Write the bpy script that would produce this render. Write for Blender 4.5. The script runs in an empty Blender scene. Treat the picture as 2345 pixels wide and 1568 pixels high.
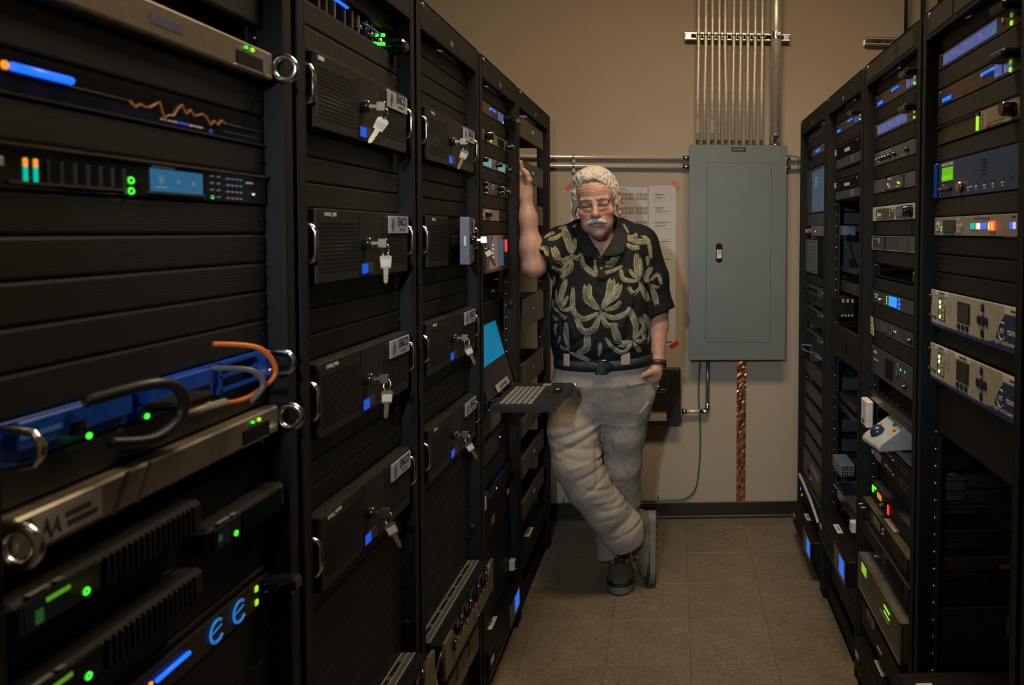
import bpy, math, random
import numpy as np
from mathutils import Matrix, Vector
random.seed(7); np.random.seed(7)
SC = bpy.context.scene
COL = SC.collection
PI = math.pi
# ------------------------------------------------------------------ camera
W_PX, H_PX, F = 2345.0, 1568.0, 1700.0
CX, CY, CAMH = 1629.0, 592.0, 1.541
def _unit(v): return v / np.linalg.norm(v)
_y = _unit(np.array([1545 - CX, 530 - CY, F]))
_d = np.array([1400 - CX, 47000 - CY, F]); _d = _unit(_d - _d.dot(_y) * _y)
_x = np.cross(_d, _y); _x = _x if _x[0] > 0 else -_x
RC = np.array([_x, _y, -_d]).T            # world X, Y, Z expressed in camera axes (right, down, forward)
def ray(u, v): return RC.T @ np.array([(u - CX) / F, (v - CY) / F, 1.0])
def on_x(u, v, a):
    r = ray(u, v); t = a / r[0]; return np.array([a, r[1] * t, r[2] * t + CAMH])
def at(u, v, Y):
    r = ray(u, v); t = Y / r[1]; return np.array([r[0] * t, Y, r[2] * t + CAMH])
def on_z(u, v, Z):
    r = ray(u, v); t = (Z - CAMH) / r[2]; return np.array([r[0] * t, r[1] * t, Z])
cd = bpy.data.cameras.new('camera'); cam = bpy.data.objects.new('camera', cd); COL.objects.link(cam)
M = Matrix.Identity(4)
for i in range(3):
    M[i][0] = RC[0][i]; M[i][1] = -RC[1][i]; M[i][2] = -RC[2][i]
M[2][3] = CAMH
cam.matrix_world = M
cd.sensor_width = 36; cd.lens = F / W_PX * 36
cd.shift_x = (W_PX / 2 - CX) / W_PX; cd.shift_y = (CY - H_PX / 2) / W_PX
cd.clip_start = 0.02
cd.dof.use_dof = True; cd.dof.focus_distance = 2.6; cd.dof.aperture_fstop = 5.6
SC.camera = cam
# ------------------------------------------------------------------ world, lights, exposure
wd = bpy.data.worlds.new('world'); SC.world = wd; wd.use_nodes = True
wd.node_tree.nodes['Background'].inputs[0].default_value = (1.0, 0.86, 0.68, 1)
wd.node_tree.nodes['Background'].inputs[1].default_value = 0.02
def area(name, loc, size, power, col, target=None, spread=PI):
    l = bpy.data.lights.new(name, 'AREA'); l.shape = 'RECTANGLE'; l.size, l.size_y = size
    l.energy = power; l.color = col; l.spread = spread
    o = bpy.data.objects.new(name, l); COL.objects.link(o); o.location = loc
    if target is not None:
        o.rotation_euler = (Vector(target) - Vector(loc)).to_track_quat('-Z', 'Y').to_euler()
    return o
WARM = (1.0, 0.76, 0.48)
area('ceiling_lamp_light', (0.15, 1.95, 3.28), (1.15, 0.5), 56, WARM)
area('ceiling_lamp_light', (0.15, -0.6, 3.28), (1.15, 0.5), 3, WARM)
fl = bpy.data.lights.new('photo_flash', 'SPOT'); fl.energy = 130; fl.color = (0.84, 0.93, 1.0)
fl.spot_size = math.radians(48); fl.spot_blend = 1.0; fl.shadow_soft_size = 0.05
fo = bpy.data.objects.new('photo_flash', fl); COL.objects.link(fo); fo.location = (-0.36, -0.25, 1.92)
fo.rotation_euler = (Vector((0.06, 3.0, 1.05)) - fo.location).to_track_quat('-Z', 'Y').to_euler()
SC.view_settings.view_transform = 'Standard'; SC.view_settings.look = 'None'
SC.view_settings.exposure = 0.0; SC.view_settings.gamma = 1.0; SC.view_settings.use_curve_mapping = False
SC.cycles.sample_clamp_indirect = 4.0
# ------------------------------------------------------------------ materials
MATS = {}
def lin(c):
    return tuple((x / 255 / 12.92) if x / 255 <= 0.04045 else ((x / 255 + 0.055) / 1.055) ** 2.4 for x in c)
def mat(name, col, rough=0.5, metal=0.0, noise=0.12, nscale=40, bump=0.0, bscale=600, spec=0.5, emit=None, es=1.0, attr=None, coat=0):
    if name in MATS: return MATS[name]
    m = bpy.data.materials.new(name); m.use_nodes = True; nt = m.node_tree; b = nt.nodes['Principled BSDF']
    b.inputs['Roughness'].default_value = rough; b.inputs['Metallic'].default_value = metal
    b.inputs['Specular IOR Level'].default_value = spec
    if coat: b.inputs['Coat Weight'].default_value = coat; b.inputs['Coat Roughness'].default_value = 0.08
    tc = nt.nodes.new('ShaderNodeTexCoord')
    n = nt.nodes.new('ShaderNodeTexNoise'); n.inputs['Scale'].default_value = nscale; n.inputs['Detail'].default_value = 4
    nt.links.new(tc.outputs['Object'], n.inputs['Vector'])
    mx = nt.nodes.new('ShaderNodeMix'); mx.data_type = 'RGBA'; mx.blend_type = 'MULTIPLY'
    mx.inputs[0].default_value = 1.0
    r = nt.nodes.new('ShaderNodeMapRange'); r.inputs[1].default_value = 0.3; r.inputs[2].default_value = 0.7
    r.inputs[3].default_value = 1 - noise; r.inputs[4].default_value = 1 + noise
    nt.links.new(n.outputs[0], r.inputs[0]); nt.links.new(r.outputs[0], mx.inputs[7])
    mx.inputs[6].default_value = (*col, 1)
    if attr:
        a = nt.nodes.new('ShaderNodeAttribute'); a.attribute_name = attr; nt.links.new(a.outputs['Color'], mx.inputs[6])
    nt.links.new(mx.outputs[2], b.inputs['Base Color'])
    if bump:
        n2 = nt.nodes.new('ShaderNodeTexNoise'); n2.inputs['Scale'].default_value = bscale; n2.inputs['Detail'].default_value = 3
        nt.links.new(tc.outputs['Object'], n2.inputs['Vector'])
        bp = nt.nodes.new('ShaderNodeBump'); bp.inputs['Strength'].default_value = bump; bp.inputs['Distance'].default_value = 0.002
        nt.links.new(n2.outputs[0], bp.inputs['Height']); nt.links.new(bp.outputs[0], b.inputs['Normal'])
    if emit:
        b.inputs['Emission Color'].default_value = (*emit, 1); b.inputs['Emission Strength'].default_value = es
    MATS[name] = m
    return m
def perf_mat(name, col, rough, scale, depth=0.0):
    """powder coated steel perforated with small round holes"""
    m = mat(name, col, rough, noise=0.1)
    nt = m.node_tree; b = nt.nodes['Principled BSDF']
    tc = nt.nodes.new('ShaderNodeTexCoord'); mp = nt.nodes.new('ShaderNodeMapping')
    mp.inputs['Scale'].default_value = (scale, scale, scale)
    mp.inputs['Rotation'].default_value = (0, math.radians(45), 0)
    nt.links.new(tc.outputs['Object'], mp.inputs[0])
    sx = nt.nodes.new('ShaderNodeSeparateXYZ'); nt.links.new(mp.outputs[0], sx.inputs[0])
    def tri(o):
        w = nt.nodes.new('ShaderNodeMath'); w.operation = 'SINE'; nt.links.new(o, w.inputs[0]); return w.outputs[0]
    ml = nt.nodes.new('ShaderNodeMath'); ml.operation = 'MULTIPLY'
    nt.links.new(tri(sx.outputs[0]), ml.inputs[0]); nt.links.new(tri(sx.outputs[2]), ml.inputs[1])
    g = nt.nodes.new('ShaderNodeMath'); g.operation = 'GREATER_THAN'; g.inputs[1].default_value = 0.12
    nt.links.new(ml.outputs[0], g.inputs[0])
    mix = nt.nodes.new('ShaderNodeMix'); mix.data_type = 'RGBA'
    nt.links.new(g.outputs[0], mix.inputs[0]); mix.inputs[6].default_value = (*col, 1); mix.inputs[7].default_value = (0.001, 0.001, 0.001, 1)
    nt.links.new(mix.outputs[2], b.inputs['Base Color'])
    bp = nt.nodes.new('ShaderNodeBump'); bp.invert = True; bp.inputs['Strength'].default_value = 0.6; bp.inputs['Distance'].default_value = 0.001
    nt.links.new(g.outputs[0], bp.inputs['Height']); nt.links.new(bp.outputs[0], b.inputs['Normal'])
    return m
BLK = mat('black_powder_coat', (0.0105, 0.010, 0.0098), 0.6, spec=.2, bump=0.25, bscale=1500, noise=0.15)
BLK2 = mat('black_panel', (0.0065, 0.0061, 0.0058), 0.5, spec=.3, bump=0.2, bscale=1800)
VENT = perf_mat('black_perforated_steel', (0.012, 0.011, 0.0095), 0.5, 1000)
PITCH = mat('matte_black', (0.0025, 0.0025, 0.0025), 0.85, spec=.2)
SRVM = mat('server_black', (0.013, 0.012, 0.0108), 0.48, spec=.35, bump=0.2, bscale=1500)
GLOSS = mat('gloss_black', (0.010, 0.010, 0.011), 0.12, coat=0.4)
RAIL = mat('rail_steel', (0.010, 0.010, 0.010), 0.5)
CHROME = mat('chrome', (0.75, 0.72, 0.66), 0.16, 1.0)
BRASS = mat('brass_key', (0.75, 0.62, 0.42), 0.3, 1.0)
ALU = mat('brushed_aluminium', (0.34, 0.30, 0.24), 0.38, 0.85, nscale=120)
SILV = mat('satin_silver_face', (0.30, 0.28, 0.25), 0.42, 0.3)
GREY = mat('slate_grey_face', (0.060, 0.070, 0.078), 0.45)
GREYD = mat('dark_grey_face', (0.035, 0.037, 0.040), 0.45)
BROWN = mat('bronze_face', (0.075, 0.055, 0.038), 0.35, 0.4)
WHITE = mat('white_plastic', (0.62, 0.60, 0.55), 0.45)
CREAM = mat('cream_face', (0.36, 0.34, 0.28), 0.5)
BLUE = mat('blue_face', (0.020, 0.045, 0.16), 0.4)
BLUED = mat('deep_blue_print', (0.006, 0.035, 0.13), 0.4)
BLUEB = mat('bright_blue_face', (0.004, 0.06, 0.42), 0.35)
NAVY = mat('navy_key', (0.004, 0.008, 0.035), 0.35)
TAPE = mat('label_tape', (0.60, 0.57, 0.52), 0.5)
INK = mat('black_ink', (0.02, 0.02, 0.02), 0.6)
PRINT = mat('white_print', (0.55, 0.55, 0.55), 0.6)
AMBERP = mat('amber_print', (0.30, 0.16, 0.04), 0.6)
ORANGE = mat('orange_cable', (0.55, 0.13, 0.015), 0.4)
REDT = mat('red_tape', (0.52, 0.035, 0.015), 0.45)
GALV = mat('galvanised_steel', (0.62, 0.61, 0.56), 0.35, 0.7, noise=0.25, nscale=160)
GALVD = mat('galvanised_clamp', (0.55, 0.60, 0.62), 0.2, 1.0)
def glow(name, c, s=1.0):
    return mat('glow_' + name, tuple(x * 0.2 for x in c), 0.4, emit=c, es=s)
G_BLUE = glow('blue', (0.01, 0.13, 1.0), 1.6)
G_BLUE2 = glow('soft_blue', (0.02, 0.16, 0.75), 0.75)
G_BLUED = glow('dim_blue', (0.01, 0.05, 0.45), 0.6)
G_GREEN = glow('green', (0.06, 1.0, 0.04), 1.3)
G_LIME = glow('lime', (0.40, 1.0, 0.02), 0.9)
G_LIMED = glow('lime_screen', (0.12, 0.55, 0.01), 0.75)
G_RED = glow('red', (1.0, 0.03, 0.03), 1.6)
G_AMBER = glow('amber', (1.0, 0.32, 0.02), 1.1)
G_AMBD = glow('dim_amber', (0.40, 0.15, 0.01), 0.28)
G_WHITE = glow('white', (0.9, 0.95, 1.0), 1.2)
G_TEAL = glow('teal_screen', (0.0, 0.17, 0.32), 0.85)
G_TEAL2 = glow('teal_lamp', (0.0, 0.55, 0.40), 0.9)
G_CYAN = glow('pale_teal', (0.15, 0.42, 0.45), 0.6)
G_VIO = glow('violet_screen', (0.10, 0.13, 0.42), 0.6)
G_PALE = glow('pale_blue_screen', (0.16, 0.24, 0.40), 0.5)
G_LCD = glow('lcd_blue', (0.02, 0.11, 0.22), 0.9)
G_SLATE = glow('slate_screen', (0.05, 0.09, 0.14), 0.6)
# ------------------------------------------------------------------ mesh builder
class MB:
    def __init__(s): s.v = []; s.f = []; s.sm = []
    def add(s, vs, fs, smooth=False):
        n = len(s.v); s.v += [tuple(p) for p in vs]; s.f += [tuple(i + n for i in q) for q in fs]; s.sm += [smooth] * len(fs); return s
    def box(s, a, b, bev=0.0):
        x0, y0, z0 = [min(p, q) for p, q in zip(a, b)]; x1, y1, z1 = [max(p, q) for p, q in zip(a, b)]
        if bev <= 0:
            vs = [(x0, y0, z0), (x1, y0, z0), (x1, y1, z0), (x0, y1, z0), (x0, y0, z1), (x1, y0, z1), (x1, y1, z1), (x0, y1, z1)]
            return s.add(vs, [(0, 3, 2, 1), (4, 5, 6, 7), (0, 1, 5, 4), (1, 2, 6, 5), (2, 3, 7, 6), (3, 0, 4, 7)])
        b_ = min(bev, (x1 - x0) * .45, (y1 - y0) * .45, (z1 - z0) * .45)
        vs = []; idx = {}
        for i in (0, 1):
            for j in (0, 1):
                for k in (0, 1):
                    X = (x0, x1)[i]; Y = (y0, y1)[j]; Z = (z0, z1)[k]; dx = b_ * (1 - 2 * i); dy = b_ * (1 - 2 * j); dz = b_ * (1 - 2 * k)
                    for ax, p in enumerate(((X, Y + dy, Z + dz), (X + dx, Y, Z + dz), (X + dx, Y + dy, Z))):
                        idx[(i, j, k, ax)] = len(vs); vs.append(p)
        fs = []
        def q(l): fs.append(tuple(idx[t] for t in l))
        q([(0, 0, 0, 0), (0, 0, 1, 0), (0, 1, 1, 0), (0, 1, 0, 0)]); q([(1, 0, 0, 0), (1, 1, 0, 0), (1, 1, 1, 0), (1, 0, 1, 0)])
        q([(0, 0, 0, 1), (1, 0, 0, 1), (1, 0, 1, 1), (0, 0, 1, 1)]); q([(0, 1, 0, 1), (0, 1, 1, 1), (1, 1, 1, 1), (1, 1, 0, 1)])
        q([(0, 0, 0, 2), (0, 1, 0, 2), (1, 1, 0, 2), (1, 0, 0, 2)]); q([(0, 0, 1, 2), (1, 0, 1, 2), (1, 1, 1, 2), (0, 1, 1, 2)])
        for i in (0, 1):
            for j in (0, 1): q([(i, j, 0, 0), (i, j, 1, 0), (i, j, 1, 1), (i, j, 0, 1)])
            for k in (0, 1): q([(i, 0, k, 0), (i, 1, k, 0), (i, 1, k, 2), (i, 0, k, 2)])
        for j in (0, 1):
            for k in (0, 1): q([(0, j, k, 1), (1, j, k, 1), (1, j, k, 2), (0, j, k, 2)])
        for i in (0, 1):
            for j in (0, 1):
                for k in (0, 1): q([(i, j, k, 0), (i, j, k, 1), (i, j, k, 2)])
        return s.add(vs, fs)
    def tube(s, pts, r, n=8, cap=True, closed=False):
        pts = [Vector(p) for p in pts]; m = len(pts); rs = r if isinstance(r, (list, tuple)) else [r] * m
        vs = []; up = None
        for i, p in enumerate(pts):
            if closed: t = (pts[(i + 1) % m] - pts[i - 1])
            else: t = pts[min(i + 1, m - 1)] - pts[max(i - 1, 0)]
            t.normalize()
            if up is None: up = Vector((0, 0, 1)) if abs(t.z) < 0.9 else Vector((1, 0, 0))
            a = t.cross(up); a.normalize(); b = a.cross(t); up = b
            for k in range(n):
                an = 2 * PI * k / n; vs.append(p + (a * math.cos(an) + b * math.sin(an)) * rs[i])
        fs = []
        for i in range(m if closed else m - 1):
            for k in range(n):
                j = (i + 1) % m
                fs.append((i * n + k, i * n + (k + 1) % n, j * n + (k + 1) % n, j * n + k))
        s.add(vs, fs, True)
        if cap and not closed:
            o = len(s.v) - m * n; s.f += [tuple(o + k for k in range(n))[::-1], tuple(o + (m - 1) * n + k for k in range(n))]; s.sm += [False, False]
        return s
    def cyl(s, a, b, r, n=12, r2=None): return s.tube([a, b], [r, r if r2 is None else r2], n)
    def disc(s, c, r, n=16, axis=1, off=0.001):
        p = list(c); q = list(c); q[axis] -= off; return s.tube([p, q], r, n)
    def prism(s, pts, y0, y1):
        """pts: (x, z) outline, extruded along y"""
        n = len(pts); vs = [(p[0], y0, p[1]) for p in pts] + [(p[0], y1, p[1]) for p in pts]
        return s.add(vs, [tuple(range(n)), tuple(range(2 * n - 1, n - 1, -1))] + [(i, i + n, (i + 1) % n + n, (i + 1) % n) for i in range(n)])
    def sph(s, c, r, n=10, m=7):
        rx, ry, rz = r if isinstance(r, (tuple, list)) else (r, r, r); vs = [(c[0], c[1], c[2] + rz)]
        for i in range(1, m):
            t = PI * i / m
            for k in range(n):
                p = 2 * PI * k / n; vs.append((c[0] + rx * math.sin(t) * math.cos(p), c[1] + ry * math.sin(t) * math.sin(p), c[2] + rz * math.cos(t)))
        vs.append((c[0], c[1], c[2] - rz)); fs = [(0, 1 + k, 1 + (k + 1) % n) for k in range(n)]
        for i in range(m - 2):
            for k in range(n): fs.append((1 + i * n + k, 1 + (i + 1) * n + k, 1 + (i + 1) * n + (k + 1) % n, 1 + i * n + (k + 1) % n))
        e = len(vs) - 1; fs += [(e, 1 + (m - 2) * n + (k + 1) % n, 1 + (m - 2) * n + k) for k in range(n)]
        return s.add(vs, fs, True)
    def mesh(s, name, m):
        me = bpy.data.meshes.new(name); me.from_pydata(s.v, [], s.f); me.materials.append(m)
        me.polygons.foreach_set('use_smooth', s.sm); me.update(); return me
    def build(s, name, m, parent=None, loc=None, rot=None):
        o = bpy.data.objects.new(name, s.mesh(name, m)); COL.objects.link(o)
        if parent: o.parent = parent
        if loc is not None: o.location = loc
        if rot is not None: o.rotation_euler = rot
        return o
def tag(o, label=None, cat=None, group=None, kind=None):
    if label: o['label'] = label
    if cat: o['category'] = cat
    if group: o['group'] = group
    if kind: o['kind'] = kind
    return o
def empty(name, loc=(0, 0, 0), rz=0.0, label=None, cat=None, group=None):
    o = bpy.data.objects.new(name, None); COL.objects.link(o); o.location = loc; o.rotation_euler = (0, 0, rz)
    o.empty_display_size = 0.05
    return tag(o, label, cat, group)
def text(name, body, size, m, parent, loc, rot=(PI / 2, 0, 0), xs=1.0, depth=0.0003, align='CENTER', bold=0.0):
    c = bpy.data.curves.new(name, 'FONT'); c.body = body; c.size = size; c.extrude = depth; c.align_x = align; c.align_y = 'CENTER'
    c.resolution_u = 2; c.offset = bold
    t = bpy.data.objects.new(name, c); COL.objects.link(t); dg = bpy.context.evaluated_depsgraph_get()
    me = bpy.data.meshes.new_from_object(t.evaluated_get(dg)); COL.objects.unlink(t); bpy.data.objects.remove(t); bpy.data.curves.remove(c)
    me.materials.clear(); me.materials.append(m)
    o = bpy.data.objects.new(name, me); COL.objects.link(o); o.parent = parent; o.location = loc; o.rotation_euler = rot; o.scale = (xs, 1, 1)
    return o
# ------------------------------------------------------------------ room
YW = 3.955; XL, XR, YF, ZC = -1.75, 1.95, -1.8, 3.35
wallc = (0.40, 0.335, 0.262)
WALL = mat('painted_wall', wallc, 0.85, noise=0.03, nscale=3, bump=0.12, bscale=260)
tag(MB().box((XL - .1, YW, 0), (XR + .1, YW + .1, ZC)).build('wall_back', WALL), kind='structure')
tag(MB().box((XL - .1, YF, 0), (XL, YW, ZC)).build('wall_left', WALL), kind='structure')
tag(MB().box((XR, YF, 0), (XR + .1, YW, ZC)).build('wall_right', WALL), kind='structure')
tag(MB().box((XL - .1, YF - .1, 0), (XR + .1, YF, ZC)).build('wall_front', WALL), kind='structure')
tag(MB().box((XL - .1, YF - .1, ZC), (XR + .1, YW + .1, ZC + .1)).build('ceiling', mat('ceiling_paint', (0.3, 0.28, 0.25), 0.9)), kind='structure')
# the two ceiling lamps that light the aisle (the fittings themselves are above the frame)
for yy in (1.95, -0.6):
    t = empty('ceiling_lamp', (0.15, yy, 3.30), label='rectangular ceiling lamp above the %s of the aisle, out of the picture' % ('far end' if yy > 0 else 'near end'), cat='lamp', group='ceiling lamps above the aisle')
    MB().box((-.6, -.28, 0.0), (.6, .28, .05), .01).build('housing', WHITE, t)
fl_root = MB().box((XL - .1, YF - .1, -0.12), (XR + .1, YW + .1, -0.006)).build('floor', mat('floor_screed', (0.03, 0.025, 0.02), 0.9)); tag(fl_root, kind='structure')
# floor tiles
def tile_mat():
    m = mat('vinyl_tile', (0.175, 0.148, 0.112), 0.42, noise=0.10, nscale=7, spec=0.35)
    nt = m.node_tree; b = nt.nodes['Principled BSDF']
    tc = nt.nodes.new('ShaderNodeNewGeometry'); mp = nt.nodes.new('ShaderNodeMapping'); mp.inputs['Scale'].default_value = (60, 150, 1)
    n = nt.nodes.new('ShaderNodeTexNoise'); n.inputs['Scale'].default_value = 1.0; n.inputs['Detail'].default_value = 5; n.inputs['Distortion'].default_value = 1.2
    nt.links.new(tc.outputs['Position'], mp.inputs[0]); nt.links.new(mp.outputs[0], n.inputs['Vector'])
    r = nt.nodes.new('ShaderNodeValToRGB'); r.color_ramp.elements[0].position = 0.30; r.color_ramp.elements[1].position = 0.68
    r.color_ramp.elements[0].color = (0.60, 0.57, 0.52, 1); r.color_ramp.elements[1].color = (1.28, 1.26, 1.22, 1)
    nt.links.new(n.outputs[0], r.inputs[0])
    old = b.inputs['Base Color'].links[0].from_socket
    mx = nt.nodes.new('ShaderNodeMix'); mx.data_type = 'RGBA'; mx.blend_type = 'MULTIPLY'; mx.inputs[0].default_value = 1
    nt.links.new(old, mx.inputs[6]); nt.links.new(r.outputs[0], mx.inputs[7])
    oi = nt.nodes.new('ShaderNodeObjectInfo'); mr = nt.nodes.new('ShaderNodeMapRange'); mr.inputs[3].default_value = 0.93; mr.inputs[4].default_value = 1.06
    nt.links.new(oi.outputs['Random'], mr.inputs[0])
    mx2 = nt.nodes.new('ShaderNodeMix'); mx2.data_type = 'RGBA'; mx2.blend_type = 'MULTIPLY'; mx2.inputs[0].default_value = 1
    nt.links.new(mx.outputs[2], mx2.inputs[6]); nt.links.new(mr.outputs[0], mx2.inputs[7])
    nt.links.new(mx2.outputs[2], b.inputs['Base Color'])
    return m
TILE = tile_mat(); T = 0.3048
tm = MB().box((0.0004, 0.0004, -0.006), (T - 0.0004, T - 0.0004, 0), 0.0006).mesh('tile', TILE)
x0 = 0.063 - 6 * T; y0 = on_z(1410, 1421, 0)[1]; y0 -= T * 16
tn = 0
for i in range(13):
    for j in range(20):
        X, Y = x0 + i * T, y0 + j * T
        if X + T > XR + .05 or X < XL - T or Y > YW or Y + T < YF: continue
        if tn >= 300: continue
        if Y + T > YW or X < XL:   # tiles trimmed to the walls
            me = MB().box((max(0.0004, XL - X), 0.0004, -0.006), (T - 0.0004, min(T - 0.0004, YW - Y), 0), 0.0006).mesh('tile', TILE)
        else: me = tm
        o = bpy.data.objects.new('tile', me); COL.objects.link(o); o.parent = fl_root; o.location = (X, Y, 0); tn += 1
BASEM = mat('rubber_base', (0.018, 0.014, 0.012), 0.38)
def baseb(name, a, b): tag(MB().box(a, b, .003).build(name, BASEM), kind='structure')
baseb('baseboard_back', (XL, YW - .010, 0.0), (XR, YW, 0.085))
tag(MB().box((XL + .01, YW - .024, 0.0), (XR - .01, YW - .010, 0.017), .004).build('trim_1', mat('base_toe', (0.03, 0.022, 0.018), 0.45)), kind='structure')
baseb('baseboard_left', (XL, YF, 0.0), (XL + .010, YW - .025, 0.085)); baseb('baseboard_right', (XR - .010, YF, 0.0), (XR, YW - .025, 0.085))
# ------------------------------------------------------------------ rack rows
AL, AR = -0.604, 0.630        # front planes of the two rows
RL, RR = -0.639, 0.662        # planes of the mounting rails
LB = [0.655, 1.221, 1.777, 2.343, 2.900, 3.655]            # borders of the five left racks, near to far
RB = [0.72, 1.303, 1.888, 2.473, 3.083, 3.730]             # borders of the five right racks, near to far
ORD = ['first', 'second', 'third', 'fourth', 'fifth']
TOPZ = 2.092
REFX = {('L', 0): 330, ('L', 1): 800, ('L', 2): 1020, ('L', 3): 1132, ('L', 4): 1220,
        ('R', 0): 2345, ('R', 1): 2240, ('R', 2): 2040, ('R', 3): 1932, ('R', 4): 1862}
def Z(side, bay, zr):
    u = REFX[(side, bay)]
    if side == 'L': d = 1545 - u; return on_x(u, 530 - zr * d / .6455, RL)[2]
    d = u - 1545; return on_x(u, 530 - zr * d / .662, RR)[2]
def ctr(side, bay):
    if (side, bay) == ('L', 4): return 3.245
    B = LB if side == 'L' else RB; return (B[bay] + B[bay + 1]) / 2
def root(name, side, bay, zabs, out, label, cat, group=None, w=.4826):
    """empty at the lower left corner of a front face standing `out` metres in front of the rails"""
    c = ctr(side, bay)
    if side == 'L': return empty(name, (RL + out, c - w / 2, zabs), PI / 2, label, cat, group)
    return empty(name, (RR - out, c + w / 2, zabs), -PI / 2, label, cat, group)
def rackname(side, bay):
    return '%s %s rack' % (['nearest', 'second', 'third', 'fourth', 'farthest'][bay], 'left' if side == 'L' else 'right')
ribm = mat('rack_rib', (0.030, 0.028, 0.025), 0.45, bump=0.2, bscale=1500)
def make_rack(side, bay):
    B = LB if side == 'L' else RB; w = B[bay + 1] - B[bay]; y0 = B[bay]
    dep = 0.74
    if side == 'L': t = empty('equipment_rack', (AL, y0, 0), PI / 2)
    else: t = empty('equipment_rack', (AR, y0 + w, 0), -PI / 2)
    tag(t, 'tall black steel equipment rack, the ' + rackname(side, bay), 'rack', 'equipment racks lining the aisle')
    in0, in1 = .033, w - .033
    if (side, bay) == ('L', 4): in1 = w - .070
    for s, (a, b, o0, o1) in enumerate(((.0, in0, .009, in0), (in1, w, in1, w - .009))):
        m = MB()
        # front flange with a stepped edge towards the neighbouring rack, then the deep inner cheek
        m.box((o0, 0, .0), (o1, .004, TOPZ), .001)
        m.box((a + .0006 if s == 0 else o1, .010, 0), (o0 if s == 0 else b - .0006, .016, TOPZ))
        xi = b if s == 0 else a
        m.box((xi - .002, .0, .0), (xi + .002, .05, TOPZ))
        m.box((a + .0006 if s == 0 else a, .016, 0), (b if s == 0 else b - .0006, .05, TOPZ))
        m.build('post', BLK, t)
        r = MB(); rx0, rx1 = (in0 + .002, max(in0 + .012, (w - .4826) / 2 + .016)) if s == 0 else (min(in1 - .012, (w + .4826) / 2 - .016), in1 - .002)
        if (side, bay) == ('L', 4) and s == 1: rx0, rx1 = in1 - .05, in1 - .002
        r.box((rx0, .039, .08), (rx1, .044, TOPZ - .06)); r.build('rail', RAIL, t)
        sc = MB()
        z = .10
        while z < TOPZ - .08:
            sc.cyl((rx0 + (.006 if s == 0 else (rx1 - rx0) - .006), .040, z), (rx0 + (.006 if s == 0 else (rx1 - rx0) - .006), .0355, z), .0035, 6); z += .04445
        tag(sc.build('rail_screws', CHROME, t), kind='stuff')
    MB().box((in0, .0, TOPZ - .066), (in1, .004, TOPZ), .001).box((in0, .0, TOPZ - .004), (in1, dep, TOPZ)).box((in0, .0, TOPZ - .07), (in1, .02, TOPZ - .064)).build('header', BLK, t)
    MB().box((0.001, .015, 0), (w - .001, .03, .075), .002).box((0.001, .015, .0), (w - .001, dep, .02)).build('base', BLK, t)
    for x in (.02, w - .02): MB().box((x - .015, dep - .03, .02), (x + .015, dep, TOPZ - .004)).build('rear_post', BLK, t)
    for x in (.002, w - .006):
        for za, zb_ in ((TOPZ - .14, TOPZ - .004), (.02, .10)): MB().box((x, .05, za), (x + .004, dep - .03, zb_)).build('side_brace', BLK2, t)
    if side == 'L' or bay in (0, 2, 4): MB().box((.036, dep - .012, .03), (w - .036, dep - .008, TOPZ - .02)).build('dark_backing', PITCH, t)  # black sheet added behind the devices so the open gaps look dark
    MB().cyl((in0 + .02, .0005, TOPZ - .012), (in0 + .02, -.002, TOPZ - .012), .006, 10).build('cap_screw', CHROME, t)
    MB().box((w / 2 - .012, -.0008, TOPZ - .055), (w / 2 + .012, 0, TOPZ - .040)).build('name_badge', mat('badge_metal', (.3, .28, .24), .3, .8), t)
    if side == 'R' and bay in (1, 2):
        for x0, x1 in ((.05, .21), (.225, .36), (.375, .52)):
            v = MB(); v.box((x0, -.0012, TOPZ - .058), (x1, .001, TOPZ - .012)); v.build('vent_grille', VENT, t)
    for zz in (.62, 1.26): MB().sph((in1 - .004, .022, zz), (.006, .012, .012), 10, 6).build('grommet', BLK2, t)
    return t
for b in range(5): make_rack('L', b)
for b in range(5): make_rack('R', b)
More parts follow.
